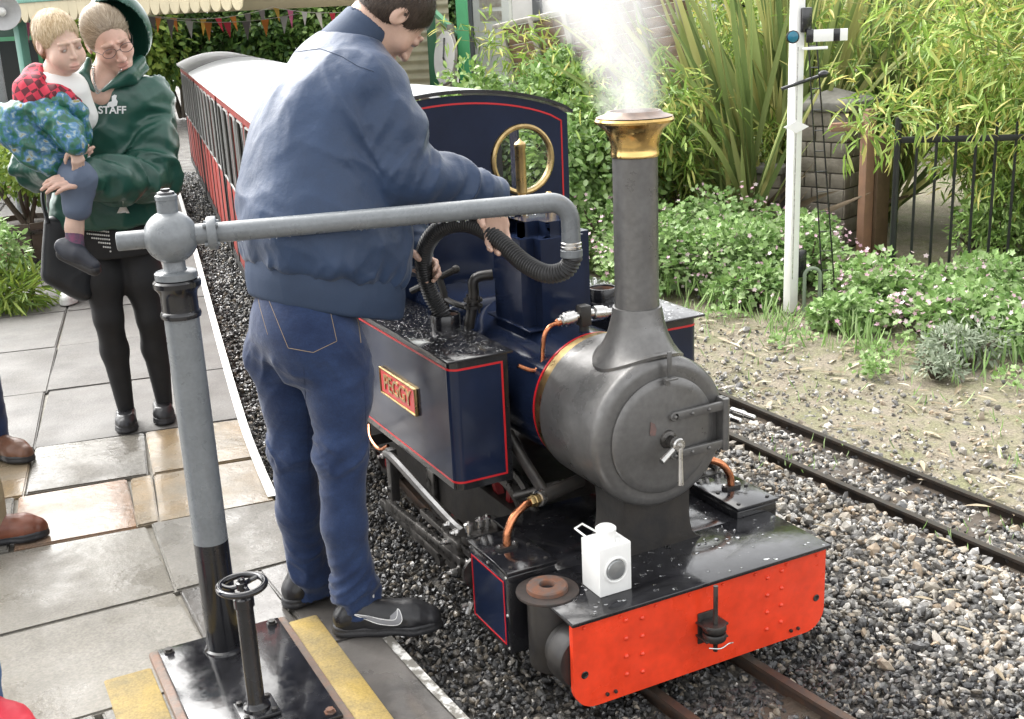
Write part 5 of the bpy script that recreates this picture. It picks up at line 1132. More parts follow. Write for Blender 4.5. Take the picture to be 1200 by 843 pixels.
# phormium: sword leaves
def phormium(label, c, n, H, seed, lean, mt, group='phormium clumps', spread=1.0, W=.05, dead=0):
    rg = np.random.default_rng(seed); root = thing('phormium', label, 'plant', c, group); g = []; fs = []; v = []; k = 0
    for part_, cnt, m_ in (('blades', n, mt), ('dead_blades', dead, lf_dead)):
        if not cnt: continue
        v = []; f = []; k = 0
        for i in range(cnt):
            a = rg.uniform(0, 2*math.pi); tilt = abs(rg.normal(0, .33))*spread if part_ == 'blades' else rg.uniform(.9, 1.35); h = H*rg.uniform(.6, 1.08)*(1 if part_ == 'blades' else .45)
            d = np.array([math.cos(a)*math.sin(tilt)+lean[0], math.sin(a)*math.sin(tilt)+lean[1], math.cos(tilt)]); d = nrm(d); s_ = nrm(np.cross(d, rg.normal(size=3))); b0 = np.asarray(c)+np.array([rg.normal(0, .07), rg.normal(0, .07), 0])
            nn = np.cross(s_, d); bend = rg.uniform(.0, .35)*h*rg.choice([0, 1, 1]); w_ = W*rg.uniform(.7, 1.2); m2 = 9
            for j in range(m2):
                t = j/(m2-1); p_ = b0+d*h*t+np.array([d[0], d[1], -.6])*bend*t**3; ww = w_*(1.0 if t < .55 else max(0, 1-((t-.55)/.45)**1.6))*(.6+.4*min(1, t*4))
                v += [p_-s_*ww/2+nn*.010*ww/w_, p_, p_+s_*ww/2+nn*.010*ww/w_]
            for j in range(m2-1):
                q = k+3*j; f += [[q, q+1, q+4, q+3], [q+1, q+2, q+5, q+4]]
            k += 3*m2
        off = ORG[root.name]; link_mesh(part_, np_mesh(part_, np.array(v)-off, np.array(f)), m_, root)
phormium('big phormium with long upright sword leaves behind the stone pillar', (4.55, 5.05, 0), 190, 2.6, 21, (.0, .0), lf_phor, dead=20)
phormium('phormium fanning left with yellow striped blades left of the signal post', (3.98, 4.78, 0), 85, 2.3, 22, (-.30, .12), lf_phor, spread=1.1, dead=70)
phormium('dry phormium of dead grey brown blades in front of the low wall', (3.72, 4.55, 0), 14, 1.2, 24, (-.15, -.05), lf_phor, spread=1.3, dead=120)
phormium('phormium behind the railing, partly hidden by bamboo', (5.2, 4.75, 0), 120, 2.7, 23, (.1, 0), lf_phor)
P = np.array([[4.0, 5.35, .25]]); 
# bamboo clumps
def bamboo(label, c, n, H, seed, lean, nl=60, arch=.5):
    rg = np.random.default_rng(seed); root = thing('bamboo', label, 'bamboo', c, 'bamboo clumps'); g = G(); P = []; D = []
    for i in range(n):
        b0 = np.asarray(c)+np.array([rg.normal(0, .16), rg.normal(0, .16), 0]); d = np.array([lean[0]+rg.normal(0, .22), lean[1]+rg.normal(0, .22), 1]); h = H*rg.uniform(.55, 1.05); a = nrm([d[0], d[1], 0])*arch*h*rg.uniform(.3, 1.1)
        t = np.linspace(0, 1, 9)[:, None]; pts = b0+d*h*t*np.array([1, 1, 1])+a*t**2.5-np.array([0, 0, 1])*np.linalg.norm(a)*.75*t**3
        g.tube(pts, np.linspace(.010, .002, 9), 5)
        nt = rg.integers(nl//2, nl); tt = rg.uniform(.22, 1, nt)**.8; base = np.stack([np.interp(tt, t[:, 0], pts[:, k]) for k in range(3)], 1); tw = rg.normal(0, 1, (nt, 3)); tw[:, 2] -= .1; tw /= np.linalg.norm(tw, axis=1)[:, None]
        tip_ = base+tw*rg.uniform(.03, .28, (nt, 1))
        for _ in range(5): P.append(tip_+rg.normal(0, .025, tip_.shape)); dd = tw*.6+rg.normal(0, .55, tw.shape); dd[:, 2] -= .35; D.append(dd)
    g.obj('culms', mat('bamboo_culm', (.20, .20, .06), .4, var=.3, vscale=8), root)
    P = np.vstack(P); D = np.vstack(D); keep = P[:, 2] > .03; P, D = P[keep], D[keep]; Ls = rg.uniform(.06, .155, len(P)); leaves('foliage', P, D, Ls, Ls*.145, lf_bam, root, 'lance', .5, seed)
for i, (lab, c_, n_, H_, ln_) in enumerate([
    ('bamboo clump behind the railing, next to the pillar', (5.10, 3.30, 0), 26, 2.0, (.02, -.06)), ('bamboo clump arching over the railing', (4.95, 2.60, 0), 26, 2.1, (-.06, -.1)),
    ('tall bamboo at the upper right corner', (5.6, 2.75, 0), 30, 2.7, (-.08, -.02)), ('bamboo clump at the right edge behind the railing', (5.35, 1.95, 0), 28, 2.2, (-.12, 0)),
    ('bamboo clump behind the wooden post', (5.9, 4.1, 0), 30, 2.6, (.0, 0)), ('bamboo clump left of the phormium, above the low wall', (3.62, 5.0, 0), 20, 1.75, (-.02, .02)),
    ('bamboo clump behind the chimney steam', (4.1, 6.5, 0), 24, 2.4, (-.05, .05)), ('bamboo clump beyond the phormium', (5.6, 5.4, 0), 26, 2.8, (0, 0)), ('dense bamboo clump at the right behind the others', (6.3, 3.3, 0), 30, 2.9, (0, 0)), ('outermost bamboo clump at the right', (6.2, 1.9, 0), 28, 2.7, (0, 0))]):
    bamboo(lab, c_, n_, H_, 200+i, ln_)
for i, (x, y, h_, mt, lab) in enumerate(((4.55, 3.05, .5, lf_ivy, 'undergrowth shrub behind the left end of the railing'), (4.75, 2.25, .55, lf_lime, 'undergrowth shrub behind the middle of the railing'), (5.15, 1.55, .6, lf_ivy, 'undergrowth shrub behind the right end of the railing'), (5.5, 2.5, .7, lf_dark, 'dark undergrowth deep behind the railing'))):
    shrub('shrub', lab, 'shrub', (x, y, h_*.5), (.5, .42, h_*.75), 2200, .06, mt, 300+i, 'lance', .3, 'undergrowth behind the railing', 10)
# planted barrel and flowers at the left edge
shrub('leafy_plant', 'leafy plant with red flowers growing in the half barrel', 'plant', (-.98, 7.2, .78), (.42, .40, .45), 2600, .05, lf_lime, 150, 'oval', .6, None, 12, z0=.39, flowers=(30, .045, fl_red))
shrub('flower_tub', 'pink and orange bedding flowers at the left edge', 'flowers', (-1.40, 6.15, .32), (.34, .34, .40), 1500, .06, lf_ger, 151, 'oval', .5, None, 10, z0=.04, flowers=(90, .055, fl_mix))
g = []
shrub('spider_plant', 'grassy variegated plant beneath the bedding flowers', 'plant', (-1.20, 5.85, .14), (.30, .28, .18), 500, .16, lf_lime, 152, 'lance', .1, None, 7, z0=.04, stem=False)

# ------------------------------------------------------------------ steam
def steam():
    o0 = np.array([0, cy, zb+.10]); g = G(); v = []; f = []; n = 24; rows_ = 13
    for i in range(rows_):
        h = -.02+1.15*i/(rows_-1); r = .09+.36*h; cx_, cy_ = -.22*h, .05*h
        for t in np.linspace(0, 2*math.pi, n, endpoint=False): v.append(o0+np.array([cx_+r*math.cos(t), cy_+r*math.sin(t), h]))
    for i in range(rows_-1):
        for j in range(n): j2 = (j+1) % n; f.append([i*n+j, i*n+j2, (i+1)*n+j2, (i+1)*n+j])
    f += [list(range(n))[::-1], [(rows_-1)*n+j for j in range(n)]]
    mt = bpy.data.materials.new('steam_volume'); mt.use_nodes = True; nt = mt.node_tree; N = nt.nodes; L = nt.links; N.clear()
    out = N.new('ShaderNodeOutputMaterial'); pv = N.new('ShaderNodeVolumePrincipled'); pv.inputs['Color'].default_value = (.90, .90, .90, 1); pv.inputs['Anisotropy'].default_value = .1
    tc = N.new('ShaderNodeTexCoord'); sx = N.new('ShaderNodeSeparateXYZ'); L.new(tc.outputs['Object'], sx.inputs[0])
    def mth(op, a, b=None, c=None):
        q = N.new('ShaderNodeMath'); q.operation = op
        for i, x in enumerate((a, b, c)):
            if x is None: continue
            if isinstance(x, (int, float)): q.inputs[i].default_value = x
            else: L.new(x, q.inputs[i])
        return q.outputs[0]
    X, Y, Z = sx.outputs
    cxn = mth('MULTIPLY', Z, -.22); cyn = mth('MULTIPLY', Z, .05)
    dx = mth('SUBTRACT', X, cxn); dy = mth('SUBTRACT', Y, cyn); rr_ = mth('SQRT', mth('ADD', mth('MULTIPLY', dx, dx), mth('MULTIPLY', dy, dy)))
    rad = mth('ADD', mth('MULTIPLY', Z, .30), .080); q = mth('DIVIDE', rr_, rad)
    nz_ = N.new('ShaderNodeTexNoise'); nz_.inputs['Scale'].default_value = 6.0; nz_.inputs['Detail'].default_value = 4; nz_.inputs['Roughness'].default_value = .62; nz_.inputs['Distortion'].default_value = .8; L.new(tc.outputs['Object'], nz_.inputs['Vector'])
    e = mth('SUBTRACT', mth('ADD', 1.0, mth('MULTIPLY', mth('SUBTRACT', nz_.outputs['Fac'], .49), 2.6)), q)
    e = mth('MULTIPLY', mth('MAXIMUM', e, 0.0), 1.4)
    fall = mth('MAXIMUM', mth('SUBTRACT', 1.0, mth('MULTIPLY', Z, .72)), .06)
    L.new(mth('MULTIPLY', mth('MULTIPLY', e, fall), 8.5), pv.inputs['Density']); L.new(pv.outputs[0], out.inputs['Volume'])
    o = g.add(v, f).obj('steam', mt, None, True, None, org=o0); tag(o, 'white plume of steam rising from the chimney', 'steam', kind='stuff')
steam()
# ------------------------------------------------------------------ people: distance fields -> one smooth skin per piece
def ay(u, v, Y):
    d = _F+_R*(u-600)/CF+_U*(421.5-v)/CF; return CC+d*(Y-CC[1])/d[1]
def axis(lo, hi, h, fine=()):
    pts = [lo]
    while pts[-1] < hi:
        x = pts[-1]; hh = h
        for a, b, q in fine:
            if a <= x < b: hh = min(hh, q)
        pts.append(x+hh)
    return np.array(pts, np.float32)
class SDF:
    def __init__(s, lo, hi, h, fine=((), (), ())):
        s.ax = [axis(lo[i], hi[i], h, fine[i]) for i in range(3)]; s.f = np.full([len(a) for a in s.ax], .3, np.float32)
    def sub(s, lo, hi):
        sl = []
        for i in range(3):
            a = np.searchsorted(s.ax[i], lo[i]); b = np.searchsorted(s.ax[i], hi[i]); sl.append(slice(max(a-1, 0), min(b+1, len(s.ax[i]))))
        sl = tuple(sl); return sl, s.ax[0][sl[0]][:, None, None], s.ax[1][sl[1]][None, :, None], s.ax[2][sl[2]][None, None, :]
    def put(s, sl, d, k, cut=False):
        if d.size == 0: return
        f = s.f[sl]
        if cut:
            d = -d
            if k > 0: h = np.maximum(k-np.abs(f-d), 0)/k; s.f[sl] = np.maximum(f, d)+h*h*k*.25
            else: s.f[sl] = np.maximum(f, d)
        else:
            if k > 0: h = np.maximum(k-np.abs(f-d), 0)/k; s.f[sl] = np.minimum(f, d)-h*h*k*.25
            else: s.f[sl] = np.minimum(f, d)
    def seg(s, a, b, ra, rb=None, k=.02, cut=False):
        rb = ra if rb is None else rb; a = np.asarray(a, np.float32); b = np.asarray(b, np.float32); m_ = max(ra, rb)+k+.025
        sl, X, Y, Z = s.sub(np.minimum(a, b)-m_, np.maximum(a, b)+m_); ab = b-a; L2 = float(ab@ab)+1e-9
        px, py, pz = X-a[0], Y-a[1], Z-a[2]; t = np.clip((px*ab[0]+py*ab[1]+pz*ab[2])/L2, 0, 1)
        d = np.sqrt((px-ab[0]*t)**2+(py-ab[1]*t)**2+(pz-ab[2]*t)**2)-(ra+(rb-ra)*t); s.put(sl, d, k, cut); return s
    def chain(s, pts, rs, k=.02):
        for i in range(len(pts)-1): s.seg(pts[i], pts[i+1], rs[i], rs[i+1], k)
        return s
    def ell(s, c, r, ax=None, k=.02, cut=False):
        c = np.asarray(c, np.float32); r = np.asarray(r, np.float32); A = np.eye(3, dtype=np.float32) if ax is None else np.asarray(ax, np.float32); m_ = float(r.max())+k+.025
        sl, X, Y, Z = s.sub(c-m_, c+m_); px, py, pz = X-c[0], Y-c[1], Z-c[2]; k0 = 0; k1 = 0
        for i in range(3):
            q = px*A[i, 0]+py*A[i, 1]+pz*A[i, 2]; k0 = k0+(q/r[i])**2; k1 = k1+(q/r[i]**2)**2
        k0 = np.sqrt(k0); d = k0*(k0-1)/np.sqrt(k1+1e-9); s.put(sl, d, k, cut); return s
    def loft(s, nodes, fx, lx, k=.02, pw=2.0, tilt=0.0):
        """nodes (z, cx, cy, a, b): horizontal ellipses, a along fx, b along lx"""
        nd = catmull(nodes, 6); nd = nd[np.argsort(nd[:, 0])]; z0, z1 = nd[0, 0], nd[-1, 0]; m_ = nd[:, 3:].max()+k+.03
        sl, X, Y, Z = s.sub((nd[:, 1].min()-m_, nd[:, 2].min()-m_, z0-.03-tilt*m_), (nd[:, 1].max()+m_, nd[:, 2].max()+m_, z1+.03+tilt*m_)); zz = Z+0*X+0*Y if tilt else Z
        for it in range(4 if tilt else 1):
            cx, cy_, a, b = [np.interp(zz, nd[:, 0], nd[:, i]).astype(np.float32) for i in (1, 2, 3, 4)]
            u = (X-cx)*fx[0]+(Y-cy_)*fx[1]; v = (X-cx)*lx[0]+(Y-cy_)*lx[1]
            if tilt: zz = Z+tilt*np.clip(u, -.35, .35)
        q = (np.abs(u/a)**pw+np.abs(v/b)**pw)**(1/pw); d = (q-1)*np.minimum(a, b); d = np.maximum(d, np.maximum(z0-zz, zz-z1)); s.put(sl, d, k); return s
    def mesh(s, smooth=1):
        f = s.f; S_ = f < 0; n = np.array(f.shape)-1
        cnt = np.zeros(n, np.uint8)
        for i in (0, 1):
            for j in (0, 1):
                for k in (0, 1): cnt += S_[i:n[0]+i, j:n[1]+j, k:n[2]+k]
        act = np.argwhere((cnt > 0) & (cnt < 8)); vid = np.full(n, -1, np.int32); vid[tuple(act.T)] = np.arange(len(act)); del cnt
        acc = np.zeros((len(act), 3)); num = np.zeros(len(act)); A = s.ax
        cor = [(i, j, k) for i in (0, 1) for j in (0, 1) for k in (0, 1)]
        for a in cor:
            for d_ in range(3):
                if a[d_] == 0:
                    b = list(a); b[d_] = 1; ia = act+np.array(a); ib = act+np.array(b); fa = f[tuple(ia.T)]; fb = f[tuple(ib.T)]; m_ = (fa < 0) != (fb < 0)
                    t = fa[m_]/(fa[m_]-fb[m_]); p0 = np.stack([A[q][ia[m_, q]] for q in range(3)], 1); p1 = np.stack([A[q][ib[m_, q]] for q in range(3)], 1)
                    acc[m_] += p0+(p1-p0)*t[:, None]; num[m_] += 1
        v = acc/np.maximum(num, 1)[:, None]; F = []
        for d_ in range(3):
            o1, o2 = (d_+1) % 3, (d_+2) % 3; sa = [slice(1, None)]*3; sb_ = [slice(1, None)]*3
            sa[d_] = slice(0, -1); sb_[d_] = slice(1, None)
            A_ = S_[tuple(sa)]; B_ = S_[tuple(sb_)]; e = np.argwhere(A_ != B_)
            if not len(e): continue
            inside = A_[tuple(e.T)]; c = e.copy(); c[:, o1] += 1; c[:, o2] += 1   # real grid index of the edge start
            ok = (c[:, o1] < n[o1]) & (c[:, o2] < n[o2]); c = c[ok]; inside = inside[ok]; q = []
            for a1, a2 in ((1, 1), (0, 1), (0, 0), (1, 0)):
                w = c.copy(); w[:, o1] -= a1; w[:, o2] -= a2; q.append(vid[tuple(w.T)])
            q = np.stack(q, 1); q[~inside] = q[~inside][:, ::-1]; F.append(q)
        F = np.vstack(F); F = F[(F >= 0).all(1)]
        E_ = np.vstack([F[:, [0, 1]], F[:, [1, 2]], F[:, [2, 3]], F[:, [3, 0]]])
        for _ in range(smooth):
            s2 = np.zeros_like(v); c2 = np.zeros(len(v))
            for d_ in range(3): s2[:, d_] = np.bincount(E_[:, 0], v[E_[:, 1], d_], len(v))+np.bincount(E_[:, 1], v[E_[:, 0], d_], len(v))
            c2 = np.bincount(E_[:, 0], minlength=len(v))+np.bincount(E_[:, 1], minlength=len(v)); v = v*.4+.6*s2/np.maximum(c2, 1)[:, None]
        s.f = None; return v, F
def vnormals(v, F):
    n = np.cross(v[F[:, 2]]-v[F[:, 0]], v[F[:, 3]]-v[F[:, 1]]); N = np.zeros_like(v)
    for k in range(4):
        for d_ in range(3): N[:, d_] += np.bincount(F[:, k], n[:, d_], len(v))
    return N/(np.linalg.norm(N, axis=1)[:, None]+1e-12)
_lat = np.random.default_rng(99).uniform(0, 1, (32, 32, 32))
def vnoise(P, sc=1.0):
    Q = np.asarray(P)*sc; i = np.floor(Q).astype(int); t = Q-i; t = t*t*(3-2*t); i0 = i % 32; i1 = (i+1) % 32; r = 0
    for a in (0, 1):
        for b in (0, 1):
            for c in (0, 1): r = r+_lat[(i1 if a else i0)[:, 0], (i1 if b else i0)[:, 1], (i1 if c else i0)[:, 2]]*np.abs(1-a-t[:, 0])*np.abs(1-b-t[:, 1])*np.abs(1-c-t[:, 2])
    return r
def ridge(P, sc): return 1-np.abs(2*vnoise(P, sc)-1)
def folds(v, c, sc, st=3.0, seed=0.0):
    """cloth creases running along direction c"""
    c = nrm(c); Q = v-(v@c)[:, None]*c*(1-1/st); Q = Q+.05*(vnoise(v+seed, 6)-.5)[:, None]*np.array([1, .7, .9])
    a = ridge(Q+seed, sc)**1.6; b = ridge(Q+seed+7.7, sc*2.1)**1.6; return (a-.35)+.4*(b-.35)
def tube_folds(v, p0, p1, sc=14, st=2.4, twist=.5, seed=0.0, rad=.12):
    """creases running round a sleeve or trouser leg; returns (t along it, weight near it, crease)"""
    ab = p1-p0; L = np.linalg.norm(ab); a, b, d = frame(ab); t = ((v-p0)@ab)/(L*L); q = p0+np.clip(t, -.2, 1.2)[:, None]*ab; w_ = v-q; r = np.linalg.norm(w_, axis=1); th = np.arctan2(w_@b, w_@a)
    Q = np.stack([t*L+twist*r*np.sin(th+seed), r*np.cos(th)/st, r*np.sin(th)/st], 1)+seed; Q = Q+.03*(vnoise(v+seed, 9)-.5)[:, None]
    c = ridge(Q, sc)**1.6-.35+.4*(ridge(Q+5.3, sc*2)**1.6-.35); return t, np.exp(-(r/rad)**6), c
def strands(par, vf, c, flow, n, L, mt, width=.0016, lift=.004, seed=0, name='hair_strands', keep=None):
    rg = np.random.default_rng(seed); v, F = vf; N = vnormals(v, F); i = rg.integers(0, len(v), n)
    if keep is not None: i = i[keep(v[i])]
    n = len(i); p_ = v[i]+N[i]*.001; nn = N[i]; Ls = L*rg.uniform(.55, 1.2, n); rows = []; m_ = 6; R0 = np.linalg.norm(p_-c, axis=1); rn = rg.normal(0, .22, (n, 3))
    for k in range(m_):
        d = flow(p_)+rn; d = d-nn*np.sum(d*nn, 1)[:, None]; d /= np.linalg.norm(d, axis=1)[:, None]+1e-9; sd = np.cross(d, nn); w = width*(1-k/(m_-1)*.85)
        rows.append(np.stack([p_-sd*w, p_+sd*w], 1)); p_ = p_+d*(Ls/m_)[:, None]; e = p_-c; nn = e/np.linalg.norm(e, axis=1)[:, None]; nn = nrm_rows(nn*.5+N[i]*.5); R_ = np.linalg.norm(e, axis=1); p_ = c+e/R_[:, None]*np.minimum(R_, R0+lift)[:, None]+nn*lift*.12*rg.uniform(.2, 1.4, n)[:, None]
    V_ = np.stack(rows, 1).reshape(n, m_*2, 3); f = []
    for k in range(m_-1): f.append([2*k, 2*k+1, 2*k+3, 2*k+2])
    f = (np.array(f)[None]+(m_*2)*np.arange(n)[:, None, None]).reshape(-1, 4); o = link_mesh(name, np_mesh(name, V_.reshape(-1, 3)-ORG[par.name], f), mt, par); o['kind'] = 'stuff'; return o
def nrm_rows(a): return a/(np.linalg.norm(a, axis=1)[:, None]+1e-9)
def emit(name, vf, mt, par, disp=None, paint=None, colr=None):
    v, F = vf
    if disp is not None: v = v+vnormals(v, F)*disp(v)[:, None]
    me = np_mesh(name, v-ORG[par.name], F, True)
    if colr is not None:
        c = np.ones((len(v), 4), np.float32); c[:, :3] = colr
        for p_, r_, cc, st in paint or []:
            w = np.clip(1-np.linalg.norm((v-np.asarray(p_))/np.asarray(r_), axis=1), 0, 1); w = np.clip(w*2.2, 0, 1)[:, None]*st; c[:, :3] = c[:, :3]*(1-w)+np.asarray(cc)*w
        at_ = me.color_attributes.new('tone', 'FLOAT_COLOR', 'POINT'); at_.data.foreach_set('color', c.ravel())
    return link_mesh(name, me, mt, par)
def skinmat():
    mt = bpy.data.materials.new('skin'); mt.use_nodes = True; N = mt.node_tree.nodes; L = mt.node_tree.links; b = N['Principled BSDF']
    a = N.new('ShaderNodeAttribute'); a.attribute_name = 'tone'; tc = N.new('ShaderNodeTexCoord'); nz = N.new('ShaderNodeTexNoise'); nz.inputs['Scale'].default_value = 40; nz.inputs['Detail'].default_value = 4; L.new(tc.outputs['Object'], nz.inputs['Vector'])
    mx = N.new('ShaderNodeMix'); mx.data_type = 'RGBA'; mx.blend_type = 'MULTIPLY'; mx.inputs[0].default_value = .25; L.new(a.outputs['Color'], mx.inputs[6]); L.new(nz.outputs['Fac'], mx.inputs[7]); L.new(mx.outputs[2], b.inputs['Base Color'])
    b.inputs['Roughness'].default_value = .5; b.inputs['Subsurface Weight'].default_value = .08; b.inputs['Subsurface Radius'].default_value = (.02, .008, .004); b.inputs['Subsurface Scale'].default_value = .3
    bp = N.new('ShaderNodeBump'); bp.inputs['Distance'].default_value = .0006; n2 = N.new('ShaderNodeTexNoise'); n2.inputs['Scale'].default_value = 220; L.new(tc.outputs['Object'], n2.inputs['Vector']); L.new(n2.outputs['Fac'], bp.inputs['Height']); L.new(bp.outputs[0], b.inputs['Normal'])
    return mt
SKIN = skinmat()
def head(F, c, f, u, s=1.0, child=False, k=.014):
    """f forward, u up; returns local->world"""
    f = nrm(f); u = nrm(np.asarray(u)-f*(np.asarray(u)@f)); r = np.cross(f, u); ax = [r, f, u]; c = np.asarray(c, float)
    W = lambda x, y, z: c+s*(r*x+f*y+u*z)
    F.ell(W(0, -.018, .034), s*np.array([.0735, .094, .086]), ax, k=.01)
    F.ell(W(0, .028, -.030), s*np.array([.060, .066, .083 if not child else .072]), ax, k=.03*s)
    F.ell(W(0, .060, -.086 if not child else -.076), s*np.array([.033, .030, .024]), ax, k=.03*s)
    for e in (-1, 1):
        F.ell(W(e*.036, .058, -.032), s*np.array([.026, .026, .026 if not child else .03]), ax, k=.02*s)
        F.ell(W(e*.0315, .099, .004), s*np.array([.017, .014, .0115]), ax, k=.012*s, cut=True)
        F.ell(W(e*.0315, .0835, .003), s*np.array([.0150, .0130, .0115]), ax, k=.004)
        F.ell(W(e*.0315, .0985, -.0005), s*np.array([.0125, .0060, .0040]), ax, k=.001, cut=True)
        F.seg(W(e*.012, .094-.006*child, .024), W(e*.045, .083-.004*child, .022), s*.0075, s*.006, k=.012*s)
        if child: F.ell(W(e*.034, .054, -.048), s*np.array([.032, .034, .030]), ax, k=.02*s)
        F.ell(W(e*.0745, -.012, -.004), s*np.array([.0085, .021, .032]), ax, k=.006)
        F.ell(W(e*.0825, -.004, .0), s*np.array([.006, .011, .018]), ax, k=.004, cut=True)
    nt_ = .7 if child else 1.0
    F.seg(W(0, .091, .006), W(0, .1125-.007*(child), -.034+.003*(child)), s*.0085*nt_, s*.0115*nt_, k=.012*s)
    for e in (-1, 1): F.ell(W(e*.0115*nt_, .104-.007*(child), -.037+.003*(child)), s*np.array([.0085, .011, .008])*nt_, ax, k=.006*s)
    F.ell(W(0, .0945, -.064), s*np.array([.021, .010, .0062]), ax, k=.006*s); F.ell(W(0, .0925, -.0765), s*np.array([.018, .010, .0068]), ax, k=.005*s)
    F.ell(W(0, .1045, -.0705), s*np.array([.019, .006, .0014]), ax, k=.002, cut=True)
    return W, r
def face_paint(W, s, lip, brow, browst=.7):
    P_ = [(W(0, .1, -.070), s*.026*np.array([1, 1, 1]), lip, .55)]
    for e in (-1, 1):
        P_ += [(W(e*.030, .090, .0255), np.array([1, 1, 1])*s*.021, brow, browst), (W(e*.0315, .093, .003), np.array([1, 1, 1])*s*.020, (.16, .075, .055), .55), (W(e*.040, .072, -.032), np.array([1, 1, 1])*s*.034, (.58, .29, .22), .30)]
    P_.append((W(0, .118, -.034), np.array([1, 1, 1])*s*.02, (.57, .29, .23), .3)); return P_
def eyes(W, s, par, iris=(.05, .06, .07), look=(0, 0)):
    for e in (-1, 1):
        c = W(e*.0315, .0845, .0010); f = nrm(W(look[0], 1, look[1])-W(0, 0, 0)); g = G(); g.ball(c, s*.0108, 14, 10); g.cur = 1; g.lathe(c+f*s*.0096, f, [(s*.0052, 0), (s*.003, s*.0012), (0, s*.0014)], 12, cap=False)
        g.obj('eye', [mat('eye_white', (.40, .37, .35), .25), mat('iris_%d' % int(iris[2]*100), iris, .15)], par)
def hair_cap(F, W, r, f, u, s, ext=.010, nape=-.045, fr=.105, sides=.0):
    """shell over the skull, cut back from the face"""
    ax = [nrm(r), nrm(f), nrm(np.cross(nrm(r), nrm(f)))]
    F.ell(W(0, -.018, .034), s*np.array([.0735+ext, .094+ext, .086+ext]), ax, k=0)
    F.ell(W(0, -.045, -.015), s*np.array([.066+ext*.7, .055+ext, .06]), ax, k=.02)
    F.ell(W(0, .118, -.035), s*np.array([.12, .092, fr]), ax, k=.012, cut=True)
    F.ell(W(0, .03, -.125), s*np.array([.13, .10, .085]), ax, k=.012, cut=True)
    for e in (-1, 1): F.ell(W(e*.09, .018, -.035), s*np.array([.03, .036, .042]), ax, k=.008, cut=True)
def hand(F, w, d, n, t, curl, s=1.0, spread=.0, thumb=(.5, .35), k=.006):
    """w wrist, d towards knuckles, n out of the palm, t towards the thumb side; curl = 3 bend angles"""
    d = nrm(d); n = nrm(np.asarray(n)-d*(np.asarray(n)@d)); sgn = np.asarray(t)@np.cross(n, d); t = np.cross(n, d)*(1 if sgn > 0 else -1); w = np.asarray(w, float); tips = []
    kn = [(.030, .086, .0095), (.010, .091, .0098), (-.010, .087, .0094), (-.029, .078, .0086)]; ln = [(.043, .026, .021), (.048, .030, .022), (.044, .028, .021), (.034, .021, .018)]
    for (a, b, r_), L_ in zip(kn, ln):
        p_ = w+s*(d*b+t*a); F.seg(w+s*(d*.012+t*a*.55), p_, s*.0125, s*.0115, k=.014*s); dd = d+t*a*spread*10; dd = nrm(dd); nn = n; rr_ = r_
        for q in range(3):
            c_, s_ = math.cos(curl[q]), math.sin(curl[q]); dd, nn = nrm(dd*c_+nn*s_), nrm(nn*c_-dd*s_); e = p_+dd*L_[q]*s; F.seg(p_, e, rr_*s, rr_*s*.9, k=k*s if q else .008*s); p_ = e; rr_ *= .9
        tips.append((p_, nn))
    p0 = w+s*(d*.018+t*.020); d1 = nrm(d*.55+t*.75+n*thumb[0]); p1 = p0+d1*.040*s; d2 = nrm(d*.85+t*.30+n*(thumb[0]+thumb[1])); p2 = p1+d2*.032*s; d3 = nrm(d*.8-t*.05+n*(thumb[0]+thumb[1]*1.6)); p3 = p2+d3*.026*s
    F.seg(p0, p1, s*.0155, s*.0125, k=.014*s); F.seg(p1, p2, s*.0118, s*.0105, k=.006); F.seg(p2, p3, s*.0105, s*.0088, k=.005)
    return tips, t
def shoe(root, heel, toe, z, mup, msole, h=.105, wd=.046, name='shoe', s=1.0, ankle=None):
    heel = np.array([*heel, z], float); toe = np.array([*toe, z], float); d = nrm(toe-heel); L = np.linalg.norm(toe-heel); lt = np.cross((0, 0, 1), d); up = np.array([0, 0, 1.])
    q = lambda t, zz, o=0: heel+d*L*t+up*zz*s+lt*o*s
    lo = np.minimum(heel, toe)-.09; hi = np.maximum(heel, toe)+.09; hi[2] = z+h*s+.05; lo[2] = z-.02
    F = SDF(lo, hi, .0045); F.seg(q(.13, .045), q(.42, .043), wd*.78*s, wd*.86*s, k=.02); F.seg(q(.42, .042), q(.72, .037), wd*.86*s, wd*.98*s, k=.02); F.seg(q(.72, .036), q(.87, .032), wd*.98*s, wd*.72*s, k=.02)
    F.seg(q(.16, .05), q(.20, h-.03), wd*.80*s, wd*.80*s, k=.025); F.seg(q(.30, .07), q(.62, .05), wd*.66*s, wd*.6*s, k=.03)
    sl, X, Y, Z = F.sub(lo, hi); F.put(sl, (Z-(z+.020*s))+0*X+0*Y, 0, True) if False else None
    F.f = np.maximum(F.f, (z+.018*s-F.ax[2])[None, None, :]); F.f = np.maximum(F.f, (F.ax[2]-(z+h*s))[None, None, :])
    o = emit(name, F.mesh(1), mup, root, lambda v: .0012*(ridge(v, 55)-.5))
    F = SDF(lo, hi, .0045); F.seg(q(.12, .012), q(.42, .012), wd*.86*s, wd*.84*s, k=.02); F.seg(q(.42, .012), q(.73, .012), wd*.84*s, wd*1.06*s, k=.02); F.seg(q(.73, .012), q(.86, .012), wd*1.06*s, wd*.82*s, k=.02)
    F.f = np.maximum(F.f, (z+.001-F.ax[2])[None, None, :]); F.f = np.maximum(F.f, (F.ax[2]-(z+.032*s))[None, None, :])
    emit('sole', F.mesh(1), msole, o, lambda v: -.0022*(np.abs(v[:, 2]-z-.018*s) < .004))
    return o, q, lt, d
